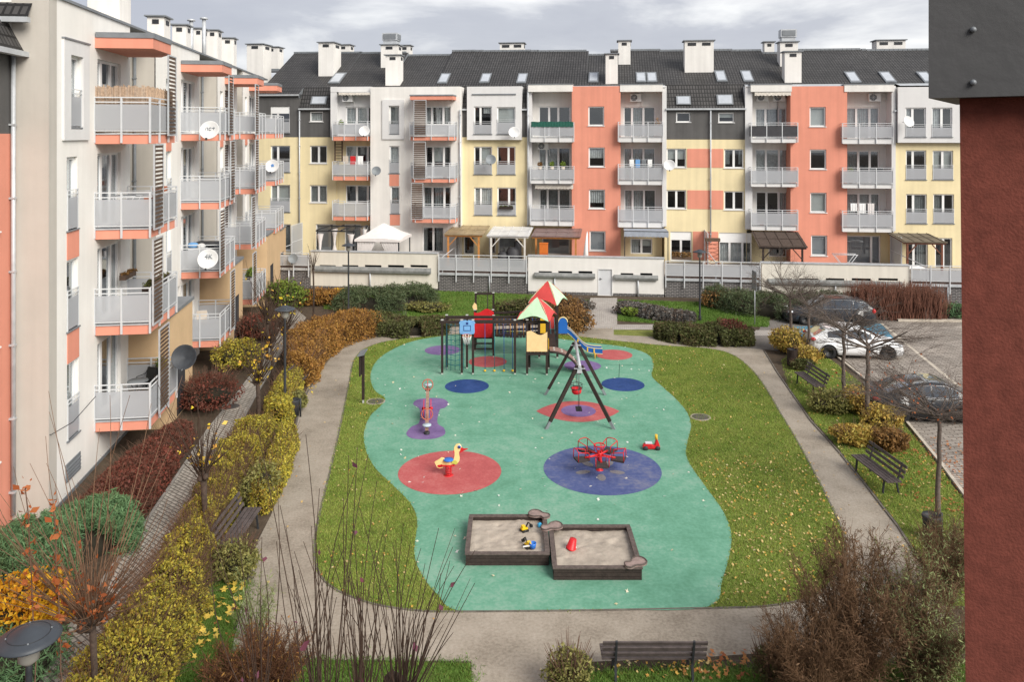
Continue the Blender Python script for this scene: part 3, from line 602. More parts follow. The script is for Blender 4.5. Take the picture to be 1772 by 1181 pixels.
# pipes
for x, d, y0, y1 in ((519, .05, 192, 402), (796.5, .9, 190, 402), (914, .2, 160, 402), (1229.5, .05, 188, 420)):
    u, z1 = FB.uz(x, y0, d); _, z0 = FB.uz(x, y1, d); pipe(bb, FB, u, d, z0, z1)
# roof: steep lower strip in the attic sections, main slope, stepped ridge
def roofpt(x, y, d): return None
EZ, ED = 14.15, -.9                       # break of the slope
segs_r = [(446, 518, 163, 92), (518, 574, 187, 92), (572, 665, 149, 92), (665, 750, 149, 96), (750, 796, 149, 88.5), (796, 809, 188, 88.5), (809, 902, 150, 88.5), (902, 915, 188, 88.5), (915, 1014, 149, 88.5), (1014, 1056, 149, 95), (1056, 1152, 149, 87), (1152, 1291, 187, 87), (1291, 1350, 149, 87), (1350, 1396, 149, 91.5), (1396, 1546, 149, 85.5), (1546, 1556, 190, 85.5), (1556, 1700, 149, 85.5)]
rf = MB(); DR = -7.2; ridgez = []
for (x0, x1, ye, yr) in segs_r:
    u0, u1 = FB.uz(x0, 120, 0)[0], FB.uz(x1, 120, 0)[0]
    zr = FB.uz((x0+x1)/2, yr, DR)[1]; sl = (zr-EZ)/(ED-DR)
    zr2 = EZ+sl*(ED-DR)
    rf.add([FB.P(u0, EZ, ED), FB.P(u1, EZ, ED), FB.P(u1, zr2, DR), FB.P(u0, zr2, DR)], [(0, 1, 2, 3)], 0)
    rf.add([FB.P(u0, zr2, DR), FB.P(u1, zr2, DR), FB.P(u1, EZ-1, 2*DR-ED), FB.P(u0, EZ-1, 2*DR-ED)], [(0, 1, 2, 3)], 0)
    for u in (u0, u1): rf.add([FB.P(u, EZ, ED), FB.P(u, zr2, DR), FB.P(u, EZ-1, 2*DR-ED), FB.P(u, 10, 2*DR-ED), FB.P(u, 10, ED)], [(0, 1, 2, 3, 4)], 2)
    k = u0+.15
    while k < u1: rf.fb(FB, k-.17, k+.15, zr2-.05, zr2+.10, DR-.12, DR+.12, 2); k += .34
    if ye > 155:
        ze = FB.uz((x0+x1)/2, ye, .1)[1]
        rf.add([FB.P(u0, ze, .12), FB.P(u1, ze, .12), FB.P(u1, EZ, ED), FB.P(u0, EZ, ED)], [(0, 1, 2, 3)], 1)
        for u in (u0, u1): rf.add([FB.P(u, ze, .12), FB.P(u, EZ, ED), FB.P(u, ze-.3, ED), FB.P(u, ze-.3, .12)], [(0, 1, 2, 3)], 2)
        rf.fb(FB, u0, u1, ze-.13, ze-.01, .1, .24, 3)
    else: rf.add([FB.P(u0, EZ-.25, .2), FB.P(u1, EZ-.25, .2), FB.P(u1, EZ-.02, ED-.05), FB.P(u0, EZ-.02, ED-.05)], [(0, 1, 2, 3)], 3)
roof = rf.build("roof", [tileY, tileZ, zinc, galv], bb, True, False)
SL = (FB.uz(900, 88.5, DR)[1]-EZ)/(ED-DR)
def onroof(px_, py_):
    a = (px_-CX)/FPX; b = -(py_-HY)/FPX; best = None; d = ED
    while d > DR:
        u, z = FB.uz(px_, py_, d)
        if z >= EZ+SL*(ED-d)-1e-3 and best is None: pass
        if z <= EZ+SL*(ED-d): return u, z, d
        d -= .02
    return u, z, d
skm = mat("skylight_glass", (.42, .45, .49), .12, .1, 2, spec=.7)
for (x0, y0, x1, y1) in ((567, 127, 587, 145), (756, 128, 773, 145), (829, 128, 846, 144), (893, 128, 910, 144.5), (1018, 126, 1035, 143), (1101, 126, 1117, 143), (1120, 126, 1137, 143), (1241, 123, 1257, 142), (1287, 123, 1304, 142), (1472, 125, 1489, 143.5), (1533, 125, 1550, 143.5), (1600, 125, 1617, 143.5)):
    u0, z0, d0 = onroof(x0, y1); u1, _, _ = onroof(x1, y1); ut, z1, d1 = onroof(x0+(x1-x0)*.5, y0)
    n = (FB.n*SL+Vector((0, 0, 1))).normalized(); a = MB(); u1 = u0+max(.75, u1-u0)
    def quad(i, o, m):
        w0 = (u1-u0)*i; A = FB.P(u0+w0, z0+(z1-z0)*i, d0+(d1-d0)*i); B = FB.P(u1-w0, z0+(z1-z0)*i, d0+(d1-d0)*i); C = FB.P(u1-w0, z1-(z1-z0)*i, d1-(d1-d0)*i); D = FB.P(u0+w0, z1-(z1-z0)*i, d1-(d1-d0)*i)
        a.hexa([A-n*.1, B-n*.1, C-n*.1, D-n*.1, A+n*o, B+n*o, C+n*o, D+n*o], m)
    quad(0, .08, 0); quad(.12, .095, 1); a.build("skylight", [zinc, skm], roof, True)
for (x0, y0, x1, y1) in ((539, 167.5, 566, 181.5), (1170, 167, 1195, 182), (1240, 164.5, 1268, 182)):
    u0, u1, z0, z1 = H(x0, y0, x1, y1, -.25); a = MB()
    def sd_(z): return .12+(ED-.12)*(z-12.6)/(EZ-12.6)
    zb_ = FB.uz((x0+x1)/2, 187, .1)[1]
    def sd_(z): return .12+(ED-.12)*(z-zb_)/(EZ-zb_)
    A, B, C, D = FB.P(u0, z0, sd_(z0)), FB.P(u1, z0, sd_(z0)), FB.P(u1, z1, sd_(z1)), FB.P(u0, z1, sd_(z1)); n = FB.n*.1+Vector((0, 0, .05))
    a.hexa([A-n, B-n, C-n, D-n, A+n, B+n, C+n, D+n], 0)
    c4 = (A+B+C+D)/4; A, B, C, D = [c4+(q-c4)*.82 for q in (A, B, C, D)]; n2 = n*1.15
    a.hexa([A-n, B-n, C-n, D-n, A+n2, B+n2, C+n2, D+n2], 1); a.build("skylight", [zinc, skm], roof, True)
# chimneys: (x0, x1, top, bottom, d, depth, steel box)
for (x0, x1, yt, yb_, d, dp, st) in ((427, 455, 77, 130, -3.2, 1.6, 0), (455, 481, 82, 100, -8.5, 1.2, 0), (551, 577, 74, 128, -2.8, 1.8, 0), (580, 605, 78, 96, -8.5, 1.2, 0), (659, 688, 78, 115, -4.3, 1.4, 1), (667, 692, 96, 149, -1.1, 1.0, 0), (691, 709, 79, 100, -8.5, 1., 0),
        (865, 906, 75, 92, -8, 1.2, 0), (1048, 1069, 94, 149, -1.1, 1., 0), (1070, 1091, 71, 112, -4.5, 1.2, 0), (1185, 1235, 71, 126, -3.0, 1.1, 0), (1323, 1340, 73, 92, -8.5, .9, 0), (1350, 1381, 73, 112, -4.3, 1.1, 1), (1358, 1387, 90, 149, -1.1, 1., 0), (1517, 1567, 70, 90, -8, 1.2, 0)):
    u0, u1, z0, z1 = H(x0, yt, x1, yb_, d); c = FB.P((u0+u1)/2, 0, d-dp/2)
    ch = chimney(roof, c, u1-u0, dp, z0-1.2, z1, RZB)
    if st:
        a = MB(); M_ = Matrix.Rotation(RZB, 3, 'Z'); a.box((c.x, c.y, z1+.26), (u1-u0-.3, dp-.3, .34), 0, M_); a.box((c.x, c.y, z1+.72), (u1-u0-.15, dp-.15, .60), 0, M_); q = M_ @ Vector((0, -dp/2+.06, 0)); a.box((c.x+q.x, c.y+q.y, z1+.72), (u1-u0-.35, .06, .42), 1, M_)
        q = M_ @ Vector(((u1-u0)/2-.06, 0, 0)); a.box((c.x+q.x, c.y+q.y, z1+.72), (.06, dp-.45, .42), 1, M_); a.build("roof_fan", [galv, zinc], roof, True)
# ================================================================ left building
FL = Frame((-12.9+.0, 23.0), (-.1386, 1.0), (1.0, .1386))
KU = math.hypot(.1386, 1)
def UY(Y): return (Y-23.0)*KU             # u of a point of the facade at distance Y
RZL = math.atan2(1.0, -.1386)
lb = thing("apartment_building", "cream apartment block with stacked salmon floored balconies on the left", "apartment building", FL.P(10, 0, -3))
def wl(u0, u1, z0, z1, d, m, wins=(), name="wall", back=-6, **k):
    hs = [q[0] for q in wins]; wall(name, lb, FL, u0, u1, z0, z1, d, m, hs, back, **k)
    for h, kw in wins: window(lb, FL, h, d, **kw)
FLO = [1.42, 4.47, 7.52, 10.55]           # balcony floors
def HL(x0, y0, x1, y1, d=0): return FL.rect(x0, y0, x1, y1, d, True)
A0, A1 = UY(21.93), UY(25.35)
# block A
wa = [(HL(119.5, 95, 140, 220), dict(guard=.9, cur=[(0, 1, 0, .7, curt)], box=.0)), (HL(115.5, 272, 134, 400), dict(guard=.95, cur=[(0, 1, 0, 1, curt)])), (HL(115.5, 453, 135, 575), dict(guard=.95, cur=[(0, .5, 0, 1, curtg)])), (HL(116, 632, 136, 764), dict(guard=.95, cur=[(0, 1, 0, 1, blind)]))]
wl(A0, A1, 0, 14.4, 0, cream, wa)
# bright returns of the block end
u0, u1, z0, z1 = HL(107, 66, 151, 243)
h = wa[0][0]; a = MB()
for (p, q, r, s) in ((u0, h[0]-.02, z0, z1), (h[1]+.02, u1, z0, z1), (h[0]-.02, h[1]+.02, h[3]+.01, z1), (h[0]-.02, h[1]+.02, z0, h[2]-.06)): a.fb(FL, p, q, r, s, 0, .07)
a.fb(FL, u0-.02, u1+.02, z1, z1+.05, 0, .10, 1); a.build("window_surround", [coolwhite, zinc], lb, True)
for q in ((115.5, 401.5, 136, 451), (116, 577, 136, 631)):
    a = MB(); a.fb(FL, *HL(*q), .0, .02); a.build("accent_panel", salmon, lb, True)
a = MB(); u0, u1, z0, z1 = HL(113, 806, 138, 838); a.fb(FL, u0, u1, z0, z1, .0, .03)
for k in range(4): a.fb(FL, u0+.05, u1-.05, z0+(z1-z0)*(k+.5)/5, z0+(z1-z0)*(k+.9)/5, .03, .06)
a.build("vent_grille", zinc, lb, True)
# end wall of block A that faces the camera, and the recessed salmon wall in front of it
E = Frame(tuple(FL.P(A0, 0, 0))[:2], (-FL.n.x, -FL.n.y), (-FL.u.x, -FL.u.y))
wall("end_wall", lb, E, -.001, .95, 0, 14.4, 0.01, creamshade, (), -.5, True)
UN = UY(9.0)
sw = [(FL.uz(-3, 400, -.93)[0]-1.0, FL.uz(-3, 400, -.93)[0]+.02)]
wins_s = []
for k, zf in enumerate((1.9, 4.95, 8.0)): wins_s.append(((UY(20.3), UY(21.15), zf, zf+1.5), dict(cur=[(0, 1, 0, 1, curt)])))
wl(UN, A0-.001, 0, 10.58, -.93, salmon, wins_s, back=-5)
wl(UN, A0-.001, 10.58, 12.85, -.93, greywall, (), back=-5)
pipe(lb, FL, A0-.16, -.93, .2, 12.7, .06)
# bays and blocks
tower = [(31.26, 35.0), (41.8, 43.7), (48.5, 50.6)]
bays = [(25.2, 31.3), (35.0, 41.85), (43.7, 48.55), (50.6, 57.5)]
for i, (y0, y1) in enumerate(tower):
    u0, u1 = UY(y0), UY(y1); um = u0+(u1-u0)*.42; wd = .72
    wins = [((um, um+wd, z+.05, z+2.3), dict(guard=.9, cur=randcur())) for z in FLO[1:]]
    wl(u0, u1, 3.9 if i == 0 else 0, 14.4, 0, cream, wins, back=-6)
    for z in FLO[1:3]:
        a = MB(); a.fb(FL, um, um+wd, z+2.32, z+3.0, 0, .02); a.build("accent_panel", salmon, lb, True)
    a = MB(); E2 = Frame(tuple(FL.P(u0, 0, 0))[:2], (-FL.n.x, -FL.n.y), (-FL.u.x, -FL.u.y))
    a.fb(E2, .0, 1.0, 3.9 if i == 0 else 0, 14.38, -.2, .01); a.build("side_wall", creamshade, lb, True)
for i, (y0, y1) in enumerate(bays):
    u0, u1 = UY(y0), UY(y1); wins = []
    for z in FLO:
        wins.append(((max(u0, A1)+.08, u0+2.35, z+.02, z+2.42), dict(mull=(.28, .68), cur=[(.0, .28, 0, 1, curtg)]+([(.7, 1, 0, 1, curt)] if i != 1 else [(.3, .62, 0, 1, curt)]), sill=False)))
        if i in (1,) : pass
    um = min(u0+3.3, u1-.8)
    wl(max(u0, A1+.001), um, 0, 14.4, 0, cream, wins, back=-1)
    wl(um-.3, u1+.3, 0, 14.4, -.75, creamshade, (), back=-6, ends=(False, False))
    pipe(lb, FL, u1-.25, -.75, .1, 14.3, .06, zinc)
    L_ = 2.95 if i < 3 else 3.2
    for j, z in enumerate(FLO):
        if i == 3 and j == 0: continue
        balcony(lb, FL, u0+.02, u0+L_, z, z+1.18, 0, 1.62, salmon, .30, cham=.0)
    # canopy over the top balcony
    a = MB(); zc = 13.3; pl = [(u0+.01, .0), (u0+L_+.2, .0), (u0+L_+.2, 1.1), (u0+2.0, 1.75), (u0+.01, 1.75)]
    lo = [FL.P(q[0], zc, q[1]) for q in pl]; hi = [FL.P(q[0], zc+.33, q[1]) for q in pl]; n = 5
    a.add(lo+hi, [tuple(range(n))[::-1], tuple(range(n, 2*n))]+[(k, (k+1) % n, (k+1) % n+n, k+n) for k in range(n)])
    lo = [FL.P(q[0]+(-.03), zc+.33, q[1]+.03) for q in pl]; hi = [FL.P(q[0]-.03, zc+.5, q[1]+.03) for q in pl]
    a.add(lo+hi, [tuple(range(n))[::-1], tuple(range(n, 2*n))]+[(k, (k+1) % n, (k+1) % n+n, k+n) for k in range(n)], 1)
    a.build("canopy", [salmon, zinc], lb, True)
# louvres: px of the near and far edge on the front plane, bottom floor .. top
DF = 1.72
for (x0, x1, j) in ((274, 291, 0), (263, 280, 1), (265, 281, 2), (289.5, 303, 3)):
    u0, u1 = FL.uz(x0, 300, DF)[0], FL.uz(x1, 300, DF)[0]; louvre(lb, FL, u0, u1, FLO[j]-.05, FLO[j]+2.72, DF)
for (x0, x1, j) in ((398, 406, 0), (379.5, 389.5, 1), (398, 405, 2), (395, 402.5, 3)):
    u0, u1 = FL.uz(x0, 300, DF)[0], FL.uz(x1, 300, DF)[0]; louvre(lb, FL, u0, u0+.95, FLO[j]-.05, FLO[j]+2.72, DF)
for (x0, j) in ((442, 0), (440, 1), (446, 2), (446, 3)):
    u0 = FL.uz(x0, 300, DF)[0]; louvre(lb, FL, u0-.9, u0+.1, FLO[j]-.05, FLO[j]+2.72, DF)
for j in (1, 2, 3): louvre(lb, FL, UY(43.9), UY(44.9), FLO[j]-.05, FLO[j]+2.72, -.1)
# tan entrance blocks on the ground floor
for (y0, y1, d1, zt) in ((28.3, 31.6, 1.35, 3.95), (38.7, 41.9, 1.3, 3.95), (48.4, 53.5, 1.5, 4.3), (53.5, 56.9, 1.4, 3.9)):
    u0, u1 = UY(y0), UY(y1); a = MB(); a.fb(FL, u0, u1, 0, zt, -.9, d1); a.fb(FL, u0-.05, u1+.05, zt, zt+.12, -.9, d1+.06, 1); a.fb(FL, u0+1.1, u0+2.2, .05, 2.3, d1-.05, d1+.012, 2); a.build("entrance_block", [tan, zinc, darkroom], lb, True)
# dark plinth along the facade
a = MB(); a.fb(FL, A0-.02, UY(28.2), 0, .10, -.1, .03); a.build("plinth", zinc, lb, True)
# parapets, set back attic, roofs
a = MB()
for (y0, y1) in ((21.93, 57.5),): a.fb(FL, UY(y0), UY(y1), 14.4, 14.48, -.8, .06)
a.build("parapet_cap", zinc, lb, True)
wl(UY(30.), UY(42.5), 13.0, 15.55, -3.2, white, (), back=-9)
wl(UY(42.5), UY(57.), 13.0, 15.45, -3.0, greywall, (), back=-9)
a = MB(); a.fb(FL, UY(26.5), UY(57.3), 15.55, 15.68, -9, -2.9)
P = FL.P; a.add([P(UY(27), 15.68, -2.9), P(UY(57.3), 15.68, -2.9), P(UY(57.3), 16.5, -8), P(UY(27), 16.5, -8)], [(0, 1, 2, 3)], 1)
a.add([P(UN, 12.82, -.62), P(A0-.02, 12.82, -.62), P(A0-.02, 15.0, -1.75), P(UN, 15.0, -1.75)], [(0, 1, 2, 3)], 1)
a.add([P(A0-.02, 12.82, -.62), P(A0-.02, 15.0, -1.75), P(A0-.02, 12.82, -1.75)], [(0, 1, 2)], 0)
a.fb(FL, UN, A0+.05, 12.68, 12.82, -.72, -.5, 2)
a.fb(FL, UN, UN+.1, 12, 15, -4, -1.75)
P2 = E.P
a.add([P2(.42, 13.72, .3), P2(6, 13.72, .3), P2(6, 16.5, -1.5), P2(.42, 16.5, -1.5)], [(0, 1, 2, 3)], 3)
a.fb(E, .38, 6, 13.6, 13.74, .22, .42, 2)
a.fb(E, .42, .5, 13.72, 16.5, -1.5, -.9, 0)
lroof = a.build("roof", [zinc, tileL, galv, tileZ], lb, True, False)
def lch(x0, x1, yt, Y, dp, dz=3.0):
    xc = (x0+x1)/2; c = AT(xc, yt, Y); w_ = (x1-x0)/FPX*Y; return chimney(lroof, (c.x, c.y), w_*.8, dp, c.z-dz, c.z, RZL-math.pi/2)
wt = AT(177, 0, 33)
a = MB(); a.box((wt.x, wt.y+.6, 15.6), (1.25, 1.4, 4.4), 0, Matrix.Rotation(RZL-math.pi/2, 3, 'Z')); a.build("chimney", white, lroof, True)
for q in ((258, 292, 32, 40, 1.1), (300, 329, 46, 45, 1.0), (337, 357, 52, 50, 1.1), (360, 382, 55, 53, 1.2), (384, 409, 68, 56, 1.0)): lch(*q)
for x, yt in ((331, 36), (353, 33)):
    c = AT(x, yt, 47); a = MB(); a.tube([(c.x, c.y, c.z-3), (c.x, c.y, c.z)], .11, 10); a.lathe([(.01, .12), (.2, .1), (.24, 0), (.01, 0)], 12, c); a.build("flue_pipe", galv, lroof, True)
# ================================================================ terrace walls, railings, pergolas
DW = 6.5
mb = MB(); u0 = FB.uz(440, 450, 5)[0]; u1 = FB.uz(1790, 450, 5)[0]; mb.fb(FB, u0, u1, .1, ZT, -.5, DW-.2); tag(mb.build("terrace_paving", paverl), kind='structure')
brickd = brickmat("dark_brick", (.085, .08, .082), (.055, .052, .055), (.30, .285, .27), .30, .10, (0, 2), .014, .5, var=.25, bump=.3)
ledgem = mat("weathered_ledge", (.22, .225, .22), .9, .3, 3, .3, 30)
creamw = mat("cream_wall", (.70, .66, .58), .9, .05, .6, .12, 90, streak=.12); whitew = mat("bright_white_wall", (.74, .72, .69), .9, .04, .6, .12, 90, streak=.06)
for (x0, x1, yt, slots, sl, pipes, m, lb_, door) in (
        (537.5, 757, 437.5, ((553, 581), (592, 620), (631, 660), (671, 699), (710, 740)), (541, 745, 463, 472), (641,), creamw, "cream terrace wall with five slots under the white gazebo", None),
        (914, 1149, 446, ((932, 955), (966, 990), (1001, 1025), (1074, 1096), (1108, 1129)), (925, 1030, 473.5, 481), (960, 1104), whitew, "white terrace wall with a grey door facing the playground", (1034.5, 1060)),
        (1318, 1573.5, 458, ((1340, 1371), (1383, 1416), (1429, 1461), (1474, 1507), (1520, 1554)), (1330, 1562, 486, 494), (1445,), creamw, "cream terrace wall with five slots behind the parked cars", None)):
    xm = (x0+x1)/2; ua, ub = FB.uz(x0, 470, DW)[0], FB.uz(x1, 470, DW)[0]; zt = FB.uz(xm, yt, DW)[1]
    t = thing("terrace_wall", lb_, "wall", FB.P(ua, 0, DW))
    hs = [H(a, sl[2]-4-(0 if a < 1060 or door is None else -3.5), b, sl[2]+.2-(0 if a < 1060 or door is None else -3.5), DW) for a, b in slots]
    pl = .18
    if door: 
        dh = (FB.uz(door[0], 500, DW)[0], FB.uz(door[1], 500, DW)[0], .02, FB.uz(door[0], 465, DW)[1]); hs.append(dh)
    wall("wall", t, FB, ua, ub, .0 if door else pl, zt, DW, m, hs, DW-.35, True, depth=.10)
    a = MB(); a.fb(FB, ua-.04, ub+.04, zt, zt+.06, DW-.4, DW+.05); a.build("coping", galv, t, True)
    a = MB()
    if door: a.fb(FB, ua, dh[0]-.02, 0, pl, DW-.2, DW+.012); a.fb(FB, dh[1]+.02, ub, 0, pl, DW-.2, DW+.012)
    else: a.fb(FB, ua, ub, 0, pl, DW-.3, DW+.012)
    a.build("plinth", brickd, t, True)
    for (p, q) in ([(sl[0], sl[1])] if not door else [(925, 1030), (1063, 1139)]):
        o = 3.5 if p > 1060 and door else 0
        up, uq, zb, zc = H(p, sl[2]+o, q, sl[3]+o, DW+.2); a = MB(); n = 8; pts = [(DW, zc), (DW+.16, zc-.03), (DW+.24, (zb+zc)/2-.03), (DW+.2, zb-.02), (DW, zb)]
        vs = [FB.P(up, z, d) for d, z in pts]+[FB.P(uq, z, d) for d, z in pts]; k = len(pts)
        a.add(vs, [(i, i+1, k+i+1, k+i) for i in range(k-1)]+[tuple(range(k)), tuple(range(k, 2*k))]); a.build("ledge", ledgem, t, True)
    for xp in pipes:
        u = FB.uz(xp, 490, DW)[0]; a = MB(); a.tube([FB.P(u, .02, DW+.1), FB.P(u, FB.uz(xp, sl[3], DW)[1], DW+.1)], .05, 8); a.build("down_pipe", galv, t, True)
    if door:
        a = MB(); a.fb(FB, dh[0]+.05, dh[1]-.05, .03, dh[3]-.05, DW-.09, DW-.05); dd = a.build("door", mat("light_grey_door", (.58, .59, .61), .5, .03, 3), t, True)
        a = MB(); a.fb(FB, dh[0], dh[0]+.05, .02, dh[3], DW-.09, DW+.02); a.fb(FB, dh[1]-.05, dh[1], .02, dh[3], DW-.09, DW+.02); a.fb(FB, dh[0]+.05, dh[1]-.05, dh[3]-.05, dh[3], DW-.09, DW+.018); a.build("door_frame", coolwhite, dd, True)
        a = MB(); a.fb(FB, dh[0]+.12, dh[0]+.17, 1.0, 1.15, DW-.05, DW-.03); a.fb(FB, dh[0]+.12, dh[0]+.28, 1.08, 1.105, DW-.01, DW+.01); a.fb(FB, dh[0]+.13, dh[0]+.155, 1.08, 1.105, DW-.05, DW-.0); a.build("handle", darkmetal, dd, True)
dirt = mat("terrace_edge", (.14, .10, .085), .9, .4, 6)
for (x0, x1, ytop, ypt, ypb, ysl, n, lb_, pipex) in ((455, 537, 437.5, 440, 460, 467, 4, "dark brick wall with a frosted railing at the corner of the left building", 500),
        (757.5, 914, 442, 448, 470, 477, 6, "dark brick wall with a frosted railing below the three pergola roofs", 847),
        (1149.5, 1317.5, 453, 459, 479, 487, 6, "dark brick wall with a frosted railing behind the right lamp post", 1246),
        (1574, 1780, 461, 468, 490, 497, 7, "dark brick wall with a frosted railing above the red twig hedge", 1640)):
    ua, ub = FB.uz(x0, 470, DW)[0]+.06, FB.uz(x1, 470, DW)[0]-.06; xm = (x0+x1)/2
    zt, zp, zq, zs = (FB.uz(xm, y, DW)[1] for y in (ytop, ypt, ypb, ysl))
    t = thing("brick_wall", lb_, "wall", FB.P(ua, 0, DW))
    a = MB(); a.fb(FB, ua, ub, 0, zs-.02, DW-.45, DW-.05); a.build("wall", brickd, t, True)
    a = MB(); a.fb(FB, ua, ub, zs-.02, zs+.14, DW-.5, DW+.06); a.fb(FB, ua, ub, zs+.14, zs+.26, DW-.5, DW-.05, 1); a.build("slab", [galv, dirt], t, True)
    r = MB(); p = MB()
    for z in (zt, zt-.2, zs+.33): r.fb(FB, ua, ub, z-.02, z+.02, DW+.06, DW+.10)
    for i in range(n):
        u = ua+.03+(ub-ua-.06)*i/(n-1); r.fb(FB, u-.03, u+.03, zs-.45, zt+.01, DW+.07, DW+.125)
    rr = r.build("railing", whitemetal, t, True)
    p.fb(FB, ua+.05, ub-.05, zs+.36, zp-.02, DW+.078, DW+.09); p.build("railing_panel", frost, rr, True)
    u = FB.uz(pipex, 490, DW)[0]; a = MB(); a.tube([FB.P(u, .02, DW+.02), FB.P(u, zs, DW+.02)], .05, 8); a.build("down_pipe", galv, t, True)
# pergolas ---------------------------------------------------------
def pergola(label, x0, x1, yf, yb_, d0, d1, rm, pm, fr_m=None, brace=True, group=None, over=.15, posts=2):
    u0, u1 = FB.uz(x0, yf, d1)[0], FB.uz(x1, yf, d1)[0]; zf = FB.uz((x0+x1)/2, yf, d1)[1]; zb = FB.uz((x0+x1)/2, yb_, d0)[1]
    t = thing("pergola", label, "pergola", FB.P((u0+u1)/2, ZT, d1), 0, group)
    P = FB.P; a = MB(); o = over
    a.hexa([P(u0-o, zb, d0), P(u1+o, zb, d0), P(u1+o, zf, d1+o), P(u0-o, zf, d1+o), P(u0-o, zb+.04, d0), P(u1+o, zb+.04, d0), P(u1+o, zf+.04, d1+o), P(u0-o, zf+.04, d1+o)])
    rf = a.build("canopy_roof", rm, t, True)
    a = MB(); n = 4
    for i in range(n+1): 
        u = u0+(u1-u0)*i/n; a.bar(P(u, zb+.06, d0), P(u, zf+.06, d1+o), .04, .03)
    for f in (.5, .99): a.bar(P(u0-o, zb+(zf-zb)*f+.07, d0+(d1+o-d0)*f), P(u1+o, zb+(zf-zb)*f+.07, d0+(d1+o-d0)*f), .04, .03)
    a.build("battens", fr_m or rm, rf, True)
    for i in range(posts):
        u = u0+(u1-u0)*(.06+.88*i/(posts-1)); a = MB(); a.fb(FB, u-.06, u+.06, ZT, zf-.11, d1-.06, d1+.06); a.build("post", pm, t, True)
        if brace:
            s = 1 if i == 0 else -1; a = MB(); a.bar(P(u+s*.06, zf-.75, d1), P(u+s*.6, zf-.14, d1), .08, .06); a.build("brace", pm, t, True)
    a = MB(); a.fb(FB, u0-o*.6, u1+o*.6, zf-.12, zf-.01, d1-.05, d1+.05)
    for i in range(5): u = u0+(u1-u0)*(i+.0)/4; a.bar(P(u, zb-.06, d0), P(u, zf-.06, d1-.05), .06, .09)
    a.build("beam", pm, t, True)
polyb = mat("amber_roof_sheet", (.30, .23, .14), .45, .3, 1.6); polyw = mat("pale_roof_sheet", (.62, .62, .62), .35, .2, 1.4); polyp = mat("mauve_roof_sheet", (.20, .135, .125), .4, .3, 2.5); shing = mat("brown_shingle", (.075, .055, .045), .95, .25, 6, .5, 30); olive = mat("olive_canvas", (.15, .125, .09), .9, .2, 3); whitewood = mat("white_wood", (.64, .62, .58), .6, .1, 4); redwood = mat("red_brown_wood", (.16, .06, .035), .6, .25, 5)
pergola("amber roofed wooden pergola, leftmost of the three joined pergola roofs", 772, 832, 407, 391, .2, 3.6, polyb, orangewood)
pergola("pale roofed pergola with white posts, middle of the three joined roofs", 846, 912, 409, 393, .4, 3.6, polyw, whitewood)
pergola("mauve roofed pergola with orange posts beside the salmon wall", 923, 1001, 410.5, 396, .4, 3.6, polyp, orangewood, brace=False)
pergola("dark pergola with a brown shingle roof behind the bare trees", 1316, 1393, 428, 402, .5, 3.2, shing, darkwood)
pergola("wooden pergola with an olive canvas roof at the right end of the terrace", 1566, 1634, 420, 405, .4, 3.4, olive, redwood)
# metal pergola with tied curtains
cloth = mat("off_white_canvas", (.70, .66, .64), .9, .08, 3)
t = thing("metal_pergola", "dark metal garden pergola without roof and with tied white curtains", "pergola", FB.P(FB.uz(580, 430, 3)[0], ZT, 3))
u0, u1, d0, d1 = FB.uz(549, 430, 4.3)[0], FB.uz(612, 430, 4.3)[0], 1.3, 4.3; zt = ZT+2.35
for (u, d) in ((u0, d0), (u1, d0), (u0, d1), (u1, d1)):
    a = MB(); a.fb(FB, u-.04, u+.04, ZT, zt, d-.04, d+.04); a.build("post", darkmetal, t, True)
    s = 1 if u == u0 else -1; a = MB(); prof = [(.22, 0), (.20, .5), (.07, 1.05), (.13, 1.6), (.26, 2.2)]
    q = FB.P(u+s*.2, ZT, d); a.lathe([(r, z) for r, z in prof], 10, q); a.build("curtain", cloth, t, True)
a = MB()
for d in (d0, d1): a.fb(FB, u0-.1, u1+.1, zt, zt+.09, d-.04, d+.04)
for i in range(4): u = u0+(u1-u0)*i/3; a.fb(FB, u-.03, u+.03, zt+.09, zt+.16, d0-.1, d1+.1)
a.build("roof_frame", darkmetal, t, True)
# white gazebo
t = thing("gazebo", "white canvas garden gazebo with a pointed roof and open curtains", "gazebo", FB.P(FB.uz(665, 430, 3.5)[0], ZT, 3.5))
uc = FB.uz(664, 430, 3.6)[0]; dc = 3.6; hw = 1.62; ze = ZT+1.95; P = FB.P; n = 10; vs = []; fs = []
per = [(-1, 1), (1, 1), (1, -1), (-1, -1)]; ring = []
for i in range(4):
    for k in range(n): f = k/n; a_, b_ = per[i], per[(i+1) % 4]; ring.append((a_[0]+(b_[0]-a_[0])*f, a_[1]+(b_[1]-a_[1])*f, math.sin(math.pi*f)))
lv = [(1.0, -.14, .0), (1.0, 0., .10), (.6, .36, .05), (.28, .72, .02), (.24, .74, 0), (.02, .98, 0)]
for (r, z, sg) in lv:
    for (x, y, s_) in ring: vs.append(P(uc+x*hw*r, ze+z+(sg*s_ if z >= 0 else sg), dc+y*hw*r))
N = len(ring)
for i in range(len(lv)-1):
    for k in range(N): fs.append((i*N+k, i*N+(k+1) % N, (i+1)*N+(k+1) % N, (i+1)*N+k))
a = MB(); a.add(vs, fs, 0, False); a.build("canvas_roof", cloth, t, True)
for (x, y) in per:
    a = MB(); u, d = uc+x*hw*.93, dc+y*hw*.93; a.fb(FB, u-.035, u+.035, ZT, ze, d-.035, d+.035); a.build("post", darkmetal, t, True)
